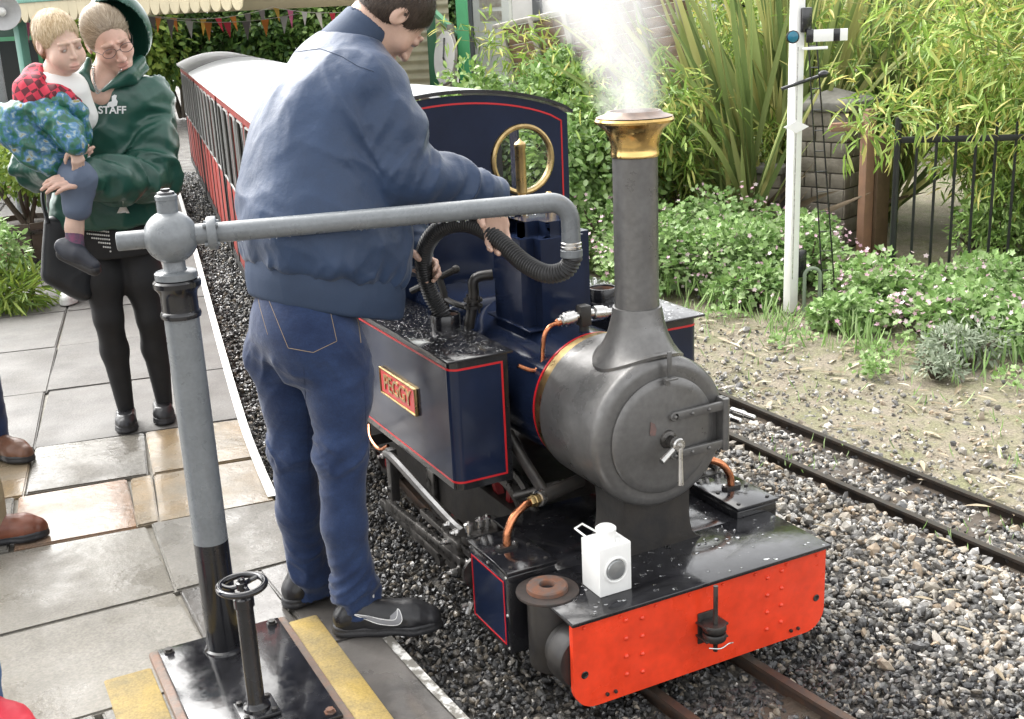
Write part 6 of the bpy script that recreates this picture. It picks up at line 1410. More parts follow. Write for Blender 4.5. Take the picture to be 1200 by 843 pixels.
def stitch(par, vf_obj, pts, direc, r, mt, name):
    """thread laid on the cloth: project points onto the mesh along direc"""
    me = vf_obj.data; off = ORG[vf_obj.name]; bvh = BVHTree.FromPolygons([q.co for q in me.vertices], [list(p_.vertices) for p_ in me.polygons]); out = []
    P_ = []
    for i in range(len(pts)-1):
        for t in np.linspace(0, 1, 10, endpoint=i == len(pts)-2): P_.append(np.asarray(pts[i])*(1-t)+np.asarray(pts[i+1])*t)
    for p_ in P_:
        h = bvh.ray_cast(Vector(p_-off-np.asarray(direc)*.5), Vector(direc))
        if h[0] is not None: out.append(np.array(h[0])+np.array(h[1])*r*.4+off)
    if len(out) > 3: return G().tube(out, r, 5).obj(name, mt, par)
def project_poly(par, surf, pts, direc, lift, mt, name):
    me = surf.data; off = ORG[surf.name]; bvh = BVHTree.FromPolygons([q.co for q in me.vertices], [list(p_.vertices) for p_ in me.polygons]); out = []
    c = np.mean(pts, 0); rings = []
    for k in (1.0, .66, .33):
        for p_ in pts:
            q = c+(np.asarray(p_)-c)*k; h = bvh.ray_cast(Vector(q-off-np.asarray(direc)*.4), Vector(direc))
            out.append(np.array(h[0])+off-np.asarray(direc)*lift if h[0] is not None else q)
    n = len(pts); f = []
    for k in range(2):
        for j in range(n): j2 = (j+1) % n; f.append([k*n+j, k*n+j2, (k+1)*n+j2, (k+1)*n+j])
    f.append([2*n+j for j in range(n)]); return G().add(out, f).obj(name, mt, par)

jacket_m = mat('navy_jacket', (.019, .039, .086), .46, var=.12, vscale=6, bump=.0022, bscale=34, spec=.35, sheen=.15, rvar=.08, grain=.06, gscale=300)
rib_m = mat('navy_ribbing', (.020, .038, .078), .7, var=.06, vscale=12, bump=.0006, bscale=160)
denim = mat('blue_denim', (.009, .020, .060), .8, col2=(.019, .038, .098), vscale=8, stretch=(1, 1, 1.6), grain=.16, gscale=240, bump=.0035, bscale=24, sheen=.2, spec=.25, detail=9)
stitch_m = mat('tan_stitch', (.30, .22, .13), .7)
shoe_m = mat('black_leather', (.016, .016, .018), .34, rvar=.12, var=.3, vscale=12, bump=.0006, bscale=40)
sole_m = mat('black_sole', (.022, .022, .024), .5, var=.3, vscale=20)
hair_dark = mat('dark_brown_hair', (.035, .022, .015), .5, col2=(.06, .04, .028), vscale=60, stretch=(1, 1, 3), bump=.004, bscale=120)
# ================================================================== man filling the tank
man = thing('person', 'man in navy bomber jacket and blue jeans bending over the tank holding the hose', 'person', (-.77, .82, ZP))
mf = nrm((.957, .20, 0)); ml = np.array([-mf[1], mf[0], 0]); up = np.array([0, 0, 1.])
Ra, Rk, Rh = ay(416, 690, .70), ay(399, 530, .73), ay(388, 400, .755); La, Lk, Lh = ay(362, 668, .94), ay(345, 525, .93), ay(328, 400, .93)
pel = ay(357, 372, .84)
node = lambda u, v, Y, a, b: (lambda P_: (P_[2], P_[0], P_[1], a, b))(ay(u, v, Y))
Rs, Re, Rw = ay(436, 108, .835), ay(474, 207, .775), ay(573, 224, .75); Ls_, Le, Lw = ay(372, 112, 1.13), ay(455, 250, 1.15), ay(488, 300, 1.05)
neck0, hc_ = ay(414, 50, .965), ay(461, 17, .955)
hf = nrm(np.array([.52, .11, -.84])); hu = nrm(np.array([.845, -.10, .48]))
skin_man = (.58, .38, .29)
F = SDF((-1.02, .50, .03), (-.06, 1.32, 1.96), .010, (((-.52, -.10, .0028),), ((.64, 1.08, .0028),), ((.96, 1.24, .0028), (1.62, 1.96, .0032))))
Wm, hr = head(F, hc_, hf, hu, 1.07)
F.seg(Wm(0, -.035, -.05), neck0, .055, .060, k=.03); F.seg(neck0, ay(385, 130, .95), .065, .11, k=.05)
F.ell(ay(380, 190, .95), (.14, .15, .19), [mf, ml, up], k=.06); F.ell(ay(368, 300, .90), (.12, .145, .16), [mf, ml, up], k=.06); F.ell(pel, (.11, .15, .12), [mf, ml, up], k=.05)
F.chain([neck0-up*.08, Rs, Re, Rw], [.05, .05, .042, .029], k=.03); F.chain([neck0-up*.08, Ls_, Le, Lw], [.05, .05, .042, .029], k=.03)
for h_, k_, a_ in ((Rh, Rk, Ra), (Lh, Lk, La)): F.chain([h_, k_, a_], [.075, .052, .04], k=.03)
for a_, tx, ty in ((Ra, .13, -.06), (La, .14, .02)): F.seg(a_-up*.05, a_+np.array([tx, ty, -.09]), .035, .025, k=.03)
# right hand drops behind the arm pipe and closes round the hose; hose runs (-.21,.68,1.118) -> (-.27,.83,1.166)
hr_c = np.array([-.212, .690, 1.118]); hdir = nrm(np.array([.085, -.20, -.085]))
w_r = hr_c+np.array([.005, .040, .125]); 
F.seg(Rw, w_r, .028, .024, k=.012)
tips_r, _ = hand(F, w_r, (-.02, -.10, -1.0), nrm(np.array([-.25, -.95, .05])), (-1, .1, 0), (.35, .62, .45), .98, .012, (.75, .25))
# left hand behind the hose below the arch
w_l = np.array([-.395, 1.045, 1.045]); F.seg(Lw, w_l, .028, .024, k=.012)
tips_l, _ = hand(F, w_l, (.8, -.45, -.25), nrm(np.array([.25, -.75, -.35])), (.1, -.3, 1), (.5, .75, .5), .98, .01, (.6, .3))
pn = face_paint(Wm, 1.07, (.42, .16, .13), (.05, .03, .02))
pn.append((Wm(-.03, .02, -.11), (.06, .06, .045), (.40, .24, .19), .35))
body = emit('body', F.mesh(1), SKIN, man, None, pn, skin_man)
eyes(Wm, 1.07, man, (.05, .035, .02), (0, -.3))
F = SDF(hc_-.18, hc_+.18, .0035); hair_cap(F, Wm, hr, hf, hu, 1.07, .007); hm = F.mesh(1)
ho = emit('hair', hm, hair_dark, man, lambda v: .003*(ridge(v, 70)-.4))
strands(ho, hm, Wm(0, -.018, .03), lambda p_: (-hu*.8+hf*.35)[None]+.6*nrm_rows(p_-Wm(0, -.05, .12)), 4200, .032, leafmat('brown_strand', [(.018, .012, .009), (.045, .03, .02), (.075, .052, .036)], .05, .45), .0011, .006, 1)
# jeans
F = SDF((-1.0, .52, .06), (-.52, 1.16, 1.12), .0065)
F.ell(pel-up*.02, (.128, .164, .14), [mf, ml, up], k=.05); F.ell(pel+mf*-.034-ml*.07-up*.06, (.088, .088, .115), [mf, ml, up], k=.05); F.ell(pel+mf*-.034+ml*.07-up*.06, (.088, .088, .115), [mf, ml, up], k=.05)
F.seg(pel, pel+up*.12+mf*.03, .13, .13, k=.05)
for h_, k_, a_ in ((Rh, Rk, Ra), (Lh, Lk, La)):
    h2 = h_-up*.02; m1 = (h2+k_)/2+mf*.012; m2 = (k_+a_)/2-mf*.012; F.chain([h2, m1, k_, m2, a_-up*.02], [.096, .082, .067, .061, .056], k=.03)
    F.chain([a_-up*.0, a_-up*.055+mf*.012], [.060, .064], k=.02)
def jean_wr(v):
    d = .003*(vnoise(v, 14)-.5)
    for (h_, k_, a_, ph) in ((Rh, Rk, Ra, 0.), (Lh, Lk, La, 1.7)):
        t, w, c = tube_folds(v, k_, a_-up*.05, 24, 2.4, .8, ph, .105); d += w*c*(.003+.016*np.clip((t-.6)/.3, 0, 1)*(t < 1.3)+.008*np.exp(-((t-.0)/.16)**2))*np.clip((t+.3)/.2, 0, 1)
        t, w, c = tube_folds(v, h_, k_, 16, 2.4, 1.3, ph+3, .13); d += w*c*(.003+.009*np.exp(-((t-.10)/.15)**2)+.006*np.exp(-((t-.98)/.15)**2))*np.clip((t+.3)/.2, 0, 1)*np.clip((1.3-t)/.2, 0, 1)
    zs = v[:, 2]-.815; d += np.exp(-(zs/.06)**2)*.022*folds(v, (.8, -.3, .25), 9, 3, 2.); return d
jeans = emit('jeans', F.mesh(2), denim, man, jean_wr)
vd = nrm(ay(360, 400, .8)-CC)
pk = lambda *q: [ay(u_, v_, .72) for u_, v_ in q]
stitch(jeans, jeans, pk((312, 346), (338, 408), (367, 413), (394, 400), (386, 362)), vd, .0008, stitch_m, 'pocket_stitch')
stitch(jeans, jeans, pk((312, 343), (340, 349), (386, 360)), vd, .0008, stitch_m, 'pocket_stitch')
stitch(jeans, jeans, pk((297, 335), (303, 360), (313, 392)), vd, .0008, stitch_m, 'seam_stitch')
stitch(jeans, jeans, pk((414, 362), (420, 378), (422, 402)), vd, .0010, stitch_m, 'seam_stitch')
stitch(jeans, jeans, pk((356, 430), (360, 500), (362, 560), (364, 600)), vd, .0009, mat('dark_seam', (.012, .022, .06), .8), 'inner_seam')
# jacket
TILT = .30
nodes = [node(382, 317, .885, .209, .199), node(382, 308, .885, .220, .209), node(382, 290, .890, .229, .219), node(382, 255, .905, .232, .224), node(380, 205, .93, .210, .214), node(381, 160, .945, .186, .208), node(389, 118, .955, .152, .198), node(397, 88, .960, .120, .180), node(402, 64, .965, .100, .132), node(410, 46, .967, .076, .088)]
F = SDF((-1.08, .50, .86), (-.14, 1.42, 1.84), .0072)
F.loft(sorted(nodes), mf, ml, k=.0, pw=2.25, tilt=TILT)
F.ell((Rs+neck0)/2-up*.03, (.085, .11, .075), [mf, ml, up], k=.06); F.ell((Ls_+neck0)/2-up*.03, (.085, .11, .075), [mf, ml, up], k=.06)
F.chain([Rs-up*.005, (Rs+Re)/2+up*.012, Re, (Re+Rw)/2+up*.003, Rw], [.088, .086, .076, .058, .041], k=.05); F.chain([Ls_, Le, Lw], [.088, .074, .045], k=.05)
spn = nrm(ay(393, 88, .96)-pel)
def jk_wr(v):
    h_ = (v-pel)@spn; d = .004*(vnoise(v, 7)-.5)+.006*folds(v, (.35, .1, .93), 5, 3, 1.)+.003*folds(v, (.7, -.2, .6), 12, 3.5, 8.)
    g_ = np.exp(-((h_-.115)/.05)**2); d += g_*.024*folds(v, spn, 19, 4, 4.)                      # gathers over the hem band
    d += np.exp(-((h_-.22)/.10)**2)*.016*folds(v, (.6, -.25, -.5), 9, 3, 6.)
    for (a, b, c_, sd0) in ((Rs, Re, Rw, .0), (Ls_, Le, Lw, 2.)):
        t, w, c = tube_folds(v, a, b, 12, 2.2, .9, 1.+sd0, .115); d += w*c*.030*np.clip(t+.25, 0, 1)*np.clip((1.35-t)/.3, 0, 1)
        t, w, c = tube_folds(v, b, c_, 17, 2.4, .7, 2.+sd0, .095); d += w*c*.022*np.clip((t+.3)/.3, 0, 1)
    ap_ = ay(420, 150, .85); w = np.exp(-(np.linalg.norm(v-ap_, axis=1)/.15)**2); d += w*.042*folds(v, (.55, -.25, -.8), 11, 3.2, 3.)
    sh_ = ay(360, 110, .9); w = np.exp(-(np.linalg.norm(v-sh_, axis=1)/.16)**2); d += w*.015*folds(v, (.7, .3, .6), 8, 3, 9.)
    return d
jk = emit('jacket', F.mesh(2), jacket_m, man, jk_wr)
nb_ = [node(382, 360, .880, .204, .192), node(382, 356, .880, .211, .198), node(382, 336, .882, .217, .205), node(382, 315, .885, .215, .203)]
F = SDF((-1.06, .58, .82), (-.45, 1.22, 1.20), .006); F.loft(sorted(nb_), mf, ml, k=0, pw=2.25, tilt=TILT); emit('hem_band', F.mesh(1), rib_m, man, lambda v: .0025*folds(v, spn, 12, 3, 3.))
# yoke seam across the back
stitch(jk, jk, [ay(u_, v_, .78) for u_, v_ in ((335, 62), (375, 57), (400, 66), (420, 78), (438, 84))], nrm(ay(385, 65, .9)-CC), .0011, mat('jacket_seam', (.02, .035, .07), .7), 'yoke_seam')
F = SDF(neck0-.15, neck0+.17, .0045); cdn = nrm(Wm(0, -.03, -.04)-neck0); F.seg(neck0-cdn*.03, neck0+cdn*.045, .088, .074, k=0); F.seg(neck0+cdn*.02, neck0+cdn*.11, .066, .062, k=.008, cut=True)
emit('collar', F.mesh(1), rib_m, man)
F = SDF(Rw-.10, Rw+.10, .004); cdir = nrm(Rw-Re); F.seg(Rw-cdir*.02, Rw+cdir*.022, .040, .036, k=0); emit('cuff', F.mesh(1), rib_m, man)
F = SDF(Lw-.10, Lw+.10, .004); cdir = nrm(Lw-Le); F.seg(Lw-cdir*.02, Lw+cdir*.022, .040, .036, k=0); emit('cuff', F.mesh(1), rib_m, man)
# shoes
so, q, lt, sd_ = shoe(man, (-.805, .712), (-.515, .572), ZP+.003, shoe_m, sole_m, .112, .050)
so2, q2, _, _ = shoe(man, (-.885, .935), (-.585, .985), ZP+.003, shoe_m, sole_m, .112, .050)
sw = [tuple(q_) for q_ in catmull([(.20, .079), (.32, .060), (.44, .045), (.54, .038), (.61, .041), (.640, .056), (.625, .074), (.600, .080), (.598, .066), (.572, .055), (.50, .056), (.38, .066), (.20, .0795)], 4)[:-1]]
out_ = -lt if (-lt)@(CC-q(0.5, .05)) > 0 else lt
project_poly(so, so, [q(t, z)+out_*.10 for t, z in sw], -out_, .0010, mat('shoe_emblem_grey', (.22, .22, .23), .4), 'shoe_emblem')
stitch(so, so, [q(t, z)+out_*.10 for t, z in sw+sw[:1]], -out_, .0013, whitepaint, 'emblem_edge')
lg = G()
for k_ in range(6):
    t_ = .40+.055*k_; zt_ = .098-.0065*k_; lg.tube([q(t_, zt_-.012, .030), q(t_+.01, zt_+.002, .0), q(t_, zt_-.012, -.030)], .0028, 6)
lg.obj('laces', mat('black_lace', (.02, .02, .02), .7), so)
stitch(jeans, jeans, pk((425, 440), (428, 500), (434, 560), (440, 620), (445, 670)), vd, .0009, MAT['dark_seam'], 'outer_seam')
G().obox(q(.36, .108), [sd_, lt, (0, 0, 1)], (.012, .012, .012), .004).obj('tongue_tab', mat('pale_tab', (.5, .5, .5), .5), so)

# ================================================================== woman in green
green_m = mat('green_rain_jacket', (.015, .070, .050), .38, var=.12, vscale=6, bump=.0016, bscale=22, coat=.1, rvar=.1)
tights = mat('black_tights', (.008, .008, .009), .7, var=.2, vscale=20)
hair_ash = mat('ash_blonde_hair', (.36, .29, .21), .45, col2=(.24, .19, .14), vscale=40, stretch=(1, 1, 3), bump=.003, bscale=110)
hair_blond = mat('blonde_hair', (.60, .47, .29), .5, col2=(.44, .33, .20), vscale=35, stretch=(1, 1, 2.5), bump=.003, bscale=100)
wo_ = thing('person', 'woman in green hooded jacket, glasses and black tights carrying a small child', 'person', (-.92, 3.0, ZP))
wf = nrm((-.06, -1, 0)); wl = np.array([-wf[1], wf[0], 0])       # wl: her left = image right
R2a, R2k, R2h = ay(147, 474, 2.99), ay(127, 372, 2.95), ay(114, 285, 3.0); L2a, L2k, L2h = ay(192, 466, 2.99), ay(177, 372, 2.95), ay(158, 283, 3.0)
wp_ = ay(134, 262, 3.0); Rs2, Ls2 = ay(94, 122, 2.88), ay(170, 118, 2.88); Re2, Rw2 = ay(46, 198, 2.82), ay(58, 200, 2.62); Le2, Lw2 = ay(172, 204, 2.80), ay(98, 210, 2.55)
nk2 = ay(126, 96, 2.84); wh_ = ay(127, 46, 2.78)
whf = nrm(np.array([.14, -1, -.42])); whu = nrm(np.array([-.28, -.36, .9])); ws = 1.10
F = SDF((-1.42, 2.40, .03), (-.52, 3.30, 1.97), .010, (((-1.13, -.70, .0030),), ((2.42, 2.92, .0030),), ((1.09, 1.24, .0036), (1.55, 1.90, .0030))))
Ww, wr_ = head(F, wh_, whf, whu, ws)
F.seg(Ww(0, -.03, -.06), nk2, .052, .062, k=.03); F.seg(nk2, ay(117, 110, 2.80), .066, .055, k=.04)
F.ell(ay(134, 160, 2.93), (.09, .14, .17), [wf, wl, up], k=.03); F.ell(wp_, (.09, .14, .2), [wf, wl, up], k=.03)
F.chain([nk2-up*.07, Rs2, Re2, Rw2], [.05, .05, .042, .03], k=.03); F.chain([nk2-up*.07, Ls2, Le2, Lw2], [.05, .05, .042, .03], k=.03)
for h_, k_, a_ in ((R2h, R2k, R2a), (L2h, L2k, L2a)): F.chain([h_, (h_+k_)/2+wf*.01, k_, k_*.62+a_*.38-wf*.02, a_], [.08, .066, .044, .04, .026], k=.02)
for a_ in (R2a, L2a): F.seg(a_-up*.04, a_+wf*.06-up*.06, .022, .018, k=.02)
hand(F, Lw2+np.array([.03, -.02, .0]), (-1, -.25, .05), nrm(np.array([.15, .6, -.7])), (0, -.2, 1), (.25, .35, .3), 1.05, .012, (.3, .2))
hand(F, Rw2+np.array([-.02, -.02, .03]), (1, -.3, .12), nrm(np.array([-.1, .7, .7])), (0, -.3, 1), (.12, .2, .2), 1.05, .01, (.3, .1))
skin_w = (.66, .43, .34)
pn = face_paint(Ww, ws, (.45, .15, .14), (.30, .22, .16), .5)+[(Ww(0, .09, -.02), np.array([1, 1, 1])*.10, (.60, .32, .25), .25)]
emit('body', F.mesh(1), SKIN, wo_, None, pn, skin_w)
F = SDF(wh_-.18, wh_+.18, .004); hair_cap(F, Ww, wr_, whf, whu, ws, .004, fr=.118); F.ell(Ww(0, -.12, .0), (.035, .035, .04), None, k=.03); hm = F.mesh(1)
ho = emit('hair', hm, hair_ash, wo_)
strands(ho, hm, Ww(0, -.018, .03), lambda p_: (-nrm(whf)*1.0+nrm(whu)*.15)[None]+0*p_, 4500, .06, leafmat('ash_strand', [(.20, .15, .10), (.34, .27, .19), (.50, .42, .32)], .05, .4), .0014, .004, 2)
glm = mat('spectacle_frame', (.06, .05, .05), .3, metal=.6); g = G()
for e in (-1, 1):
    g.tube([Ww(e*.0325+.0245*math.cos(t), .108-.004*abs(math.cos(t)), .0005+.0165*math.sin(t)) for t in np.linspace(0, 2*math.pi, 25)], .0013, 6); g.tube([Ww(e*.057, .104, .004), Ww(e*.076, .05, .006), Ww(e*.08, -.005, .004)], .0013, 6)
g.tube([Ww(-.009, .111, .003), Ww(0, .1135, .006), Ww(.009, .111, .003)], .0014, 6); gl = g.obj('spectacles', glm, wo_)
# green jacket
nodes2 = [node(126, 262, 2.98, .160, .235), node(128, 235, 2.98, .165, .235), node(131, 200, 2.97, .158, .218), node(133, 165, 2.94, .150, .205), node(134, 135, 2.91, .138, .196), node(136, 115, 2.885, .115, .185), node(131, 100, 2.865, .085, .12)]
F = SDF((-1.50, 2.45, .88), (-.45, 3.35, 1.75), .0085); F.loft(sorted(nodes2), wf, wl, k=0, pw=2.2)
F.ell((Rs2+nk2)/2-up*.02, (.085, .10, .07), [wf, wl, up], k=.06); F.ell((Ls2+nk2)/2-up*.02, (.085, .10, .07), [wf, wl, up], k=.06)
F.chain([Ls2, (Ls2+Le2)/2+wl*.02, Le2, (Le2+Lw2)/2-up*.012, Lw2], [.074, .074, .072, .062, .044], k=.045); F.chain([Rs2, Re2, Rw2], [.085, .075, .045], k=.05)
F.seg(nk2+up*.02, nk2+up*.12, .056, .085, k=.01, cut=True); F.seg(nk2+up*.05+wf*.03, ay(113, 108, 2.66), .062, .014, k=.008, cut=True)
def wj(v):
    d = .005*(vnoise(v, 7)-.5)+.018*folds(v, (.3, 0, 1), 7, 2.6, 1.)+.008*folds(v, (.8, 0, -.6), 14, 2.6, 4.)
    for p0, p1, sd0, A_ in ((Ls2, Le2, 1., .036), (Le2, Lw2, 2., .040), (Rs2, Re2, 3., .03)):
        t, w, c = tube_folds(v, p0, p1, 11, 2.0, 1.1, sd0, .115); d += w*c*A_*(t > -.2)*(t < 1.2)
    return d
wjk = emit('jacket', F.mesh(2), green_m, wo_, wj)
# collar flaps and hood
F = SDF(nk2-.22, nk2+.30, .006)
F.chain([ay(166, 70, 2.80), ay(150, 86, 2.745), ay(120, 107, 2.715)], [.018, .024, .008], k=.02); F.chain([ay(171, 80, 2.81), ay(156, 93, 2.76), ay(136, 101, 2.735)], [.014, .018, .008], k=.025)
F.chain([ay(103, 72, 2.80), ay(97, 90, 2.745), ay(110, 107, 2.715)], [.018, .024, .008], k=.02); F.chain([ay(95, 84, 2.80), ay(91, 98, 2.76)], [.016, .014], k=.025)
F.chain([nk2+wl*-.085+up*.055-wf*.02, nk2-wf*.085+up*.04, nk2+wl*.085+up*.055-wf*.02], [.02, .03, .02], k=.03)
emit('collar', F.mesh(1), green_m, wo_, lambda v: .003*(vnoise(v, 14)-.5))
F = SDF(wh_-.30, wh_+.30, .007); hcn = Ww(-.062, -.060, -.008); F.ell(hcn, (.125, .12, .16), [wr_, whf, whu], k=0); F.ell(hcn+nrm(whf)*.035+wr_*.02, (.112, .12, .148), [wr_, whf, whu], k=.004, cut=True); F.ell(Ww(.05, .11, .0), (.16, .115, .2), [wr_, whf, whu], k=.008, cut=True)
F.seg(nk2-wf*.09+up*.02+wl*.03, nk2-wf*.05+up*.07+wl*.10, .05, .035, k=.03)
emit('hood', F.mesh(1), green_m, wo_, lambda v: .005*(vnoise(v, 10)-.5))
# emblem and lettering on the chest, reflective triangle at the hem
cdv = nrm(ay(132, 120, 2.8)-CC)
project_poly(wjk, wjk, [ay(u_, v_, 2.7) for u_, v_ in ((125, 124), (127, 120), (131, 119), (131, 113), (134, 111), (137, 112), (136, 116), (138, 119), (137, 124), (131, 126))], cdv, .004, mat('print_white', (.75, .76, .75), .5), 'chest_emblem')
def proj_text(body_, size, px, Yp, surf, par):
    o_ = text_mesh(body_, size, ay(px[0], px[1], Yp), _R, _U, .0004, 'lettering', MAT['print_white'], par, 1.0, .001)
    me = surf.data; off = ORG[surf.name]; bvh = BVHTree.FromPolygons([q.co for q in me.vertices], [list(p_.vertices) for p_ in me.polygons])
    for q in o_.data.vertices:
        w_ = np.array(q.co)+off; dr = nrm(w_-CC); h = bvh.ray_cast(Vector(w_-off-dr*.3), Vector(dr))
        if h[0] is not None: q.co = Vector(np.array(h[0])-dr*.0035)
proj_text('STAFF', .042, (131.5, 129.5), 2.7, wjk, wjk)
project_poly(wjk, wjk, [ay(u_, v_, 2.8) for u_, v_ in ((137, 250), (144, 236), (152, 250))], nrm(ay(144, 245, 2.8)-CC), .004, MAT['print_white'], 'reflective_triangle')
# legs
F = SDF((-1.25, 2.75, .06), (-.62, 3.3, 1.10), .0075)
F.ell(wp_-up*.02, (.13, .18, .12), [wf, wl, up], k=.05)
for h_, k_, a_ in ((R2h, R2k, R2a), (L2h, L2k, L2a)): F.chain([h_+up*.02, (h_+k_)/2+wf*.01, k_, k_*.62+a_*.38-wf*.02, a_-up*.03], [.098, .085, .060, .058, .036], k=.03)
emit('tights', F.mesh(2), tights, wo_)
skm = mat('black_skirt', (.012, .012, .013), .8)
F = SDF((-1.25, 2.75, .80), (-.62, 3.3, 1.05), .008); zsk = wp_[2]; F.loft([(zsk-.13, wp_[0], wp_[1], .15, .19), (zsk-.05, wp_[0], wp_[1], .155, .20), (zsk+.02, wp_[0], wp_[1], .15, .195)], wf, wl, k=0); sk_ = emit('skirt', F.mesh(1), skm, wo_, lambda v: .006*(vnoise(v, 12)-.5))
beads = G(); me = sk_.data; off = ORG[sk_.name]; bvh = BVHTree.FromPolygons([q.co for q in me.vertices], [list(p_.vertices) for p_ in me.polygons])
for r_ in range(7):
    for k_ in range(14):
        u_, v_ = 94+k_*2.5+(r_*.5), 264+r_*4.6+k_*.25
        if v_ > 268+ (u_-94)*.8: continue
        p_ = ay(u_, v_, 2.8); dr = nrm(p_-CC); h = bvh.ray_cast(Vector(p_-off-dr*.1), Vector(dr))
        if h[0] is not None: beads.ball(np.array(h[0])+off-dr*.002, .0042, 6, 4)
bo_ = beads.obj('white_beading', mat('bead_white', (.7, .7, .68), .4), sk_); bo_['kind'] = 'stuff'
shoe(wo_, ay(148, 480, 3.06)[:2], ay(147, 497, 2.86)[:2], ZP+.004, shoe_m, sole_m, .075, .044); shoe(wo_, ay(190, 474, 3.06)[:2], ay(193, 491, 2.88)[:2], ZP+.004, shoe_m, sole_m, .075, .044)
# necklaces
ng = G()
_bv = []
for o_ in (wjk, [c_ for c_ in wo_.children if c_.name.startswith('body')][0]):
    me = o_.data; _bv.append(BVHTree.FromPolygons([q.co for q in me.vertices], [list(p_.vertices) for p_ in me.polygons]))
for path_ in (((107, 68), (109, 88), (114, 105), (121, 104), (132, 94), (142, 82)), ((110, 72), (110, 94), (113, 109), (119, 106))):
    for p_ in catmull([ay(u_, v_, 2.6) for u_, v_ in path_], 8):
        dr = nrm(p_-CC); hs_ = [h for h in (b_.ray_cast(Vector(p_-ORG[wo_.name]-dr*.1), Vector(dr)) for b_ in _bv) if h[0] is not None]
        if hs_: h = min(hs_, key=lambda q: q[3]); ng.ball(np.array(h[0])+ORG[wo_.name]-dr*.003, .0040, 6, 4)
no_ = ng.obj('bead_necklace', mat('silver_bead', (.65, .64, .62), .25, metal=.7), wo_); no_['kind'] = 'stuff'
# ================================================================== black shoulder bag
bag = thing('shoulder_bag', 'black shoulder bag hanging at the side of the woman in green', 'bag', ay(78, 345, 2.93))
F = SDF(ay(80, 300, 2.93)-.28, ay(80, 300, 2.93)+.28, .006); bc = ay(78, 300, 2.93)
bpts = [ay(u_, v_, 2.93) for u_, v_ in ((60, 262), (60, 322), (98, 342), (100, 268))]
for k_ in range(9):
    t_ = k_/8; F.seg(bpts[0]*(1-t_)+bpts[3]*t_, bpts[1]*(1-t_)+bpts[2]*t_, .030, .040, k=.015)
emit('bag_body', F.mesh(2), mat('black_bag', (.012, .014, .017), .45, bump=.001, bscale=40, var=.2), bag, lambda v: .006*(ridge(v, 10)-.5))
G().tube(catmull([ay(56, 262, 2.90), ay(50, 225, 2.95), ay(62, 170, 3.02), ay(88, 112, 2.92)], 6), .009, 6).obj('strap', mat('black_bag'  , (0, 0, 0)), bag)
# ================================================================== child on her arm
ch = thing('person', 'small blond child in red plaid shirt and blue green patterned coat held by the woman', 'person', ay(78, 215, 2.66))
CYp = 2.66
hcC = ay(69, 50, 2.62); cf_ = nrm(np.array([.42, -1, -.30])); cu_ = nrm(np.array([-.05, -.28, .95])); cs = .99
ch_sh_r, ch_sh_l = ay(40, 102, 2.68), ay(86, 104, 2.68); chp = ay(74, 190, 2.72); chk = ay(92, 212, 2.55); cha = ay(87, 268, 2.56)
F = SDF(ay(60, 315, 2.62)-np.array([.32, .3, .02]), ay(60, 10, 2.62)+np.array([.3, .35, .08]), .009, (((-1.27, -.92, .0030),), ((2.42, 2.78, .0030),), ((1.20, 1.29, .0036), (1.56, 1.86, .0030))))
Wc, cr_ = head(F, hcC, cf_, cu_, cs, True)
F.seg(Wc(0, -.02, -.06), ay(65, 98, 2.68), .042, .046, k=.03); F.seg(ay(65, 105, 2.69), chp, .085, .09, k=.05)
cw_ = ay(88, 172, 2.49); F.chain([ch_sh_r, ay(56, 140, 2.56), cw_], [.035, .032, .022], k=.02); F.chain([ch_sh_l, ay(96, 140, 2.72)], [.035, .03], k=.02)
hand(F, cw_, (.05, -.12, -1), nrm(np.array([-.2, .9, -.2])), (-1, -.1, 0), (.5, .7, .5), .66, .01, (.4, .2))
F.chain([chp, chk, cha, cha-up*.05], [.07, .05, .030, .028], k=.03); F.seg(chp, ay(66, 205, 2.84), .06, .05, k=.03)
pn = face_paint(Wc, cs, (.50, .20, .17), (.42, .30, .2), .35)
emit('body', F.mesh(1), SKIN, ch, None, pn, (.68, .47, .37))
eyes(Wc, cs, ch, (.06, .08, .10), (.1, -.25))
F = SDF(hcC-.17, hcC+.17, .004); hair_cap(F, Wc, cr_, cf_, cu_, cs, .005, fr=.116); hm = F.mesh(1)
ho = emit('hair', hm, hair_blond, ch)
strands(ho, hm, Wc(0, -.018, .03), lambda p_: (nrm(cf_)*.35-nrm(cu_)*.35+cr_*.3)[None]+.9*nrm_rows(p_-Wc(-.01, -.05, .13)), 5000, .030, leafmat('blond_strand', [(.36, .25, .13), (.56, .43, .26), (.72, .60, .42)], .05, .4), .0013, .004, 3)
tee = mat('white_tee', (.70, .70, .68), .7, bump=.001, bscale=30)
F = SDF(ay(66, 140, 2.69)-.30, ay(66, 140, 2.69)+.30, .008); F.seg(ay(64, 108, 2.68), ay(72, 185, 2.71), .098, .105, k=0); F.seg(ay(84, 106, 2.68), ay(97, 135, 2.70), .058, .055, k=.04); F.seg(ay(65, 90, 2.67), ay(65, 70, 2.66), .045, .055, k=.01, cut=True)
emit('tee_shirt', F.mesh(1), tee, ch, lambda v: .010*folds(v, (.5, 0, -.8), 10, 2.6, 3.))
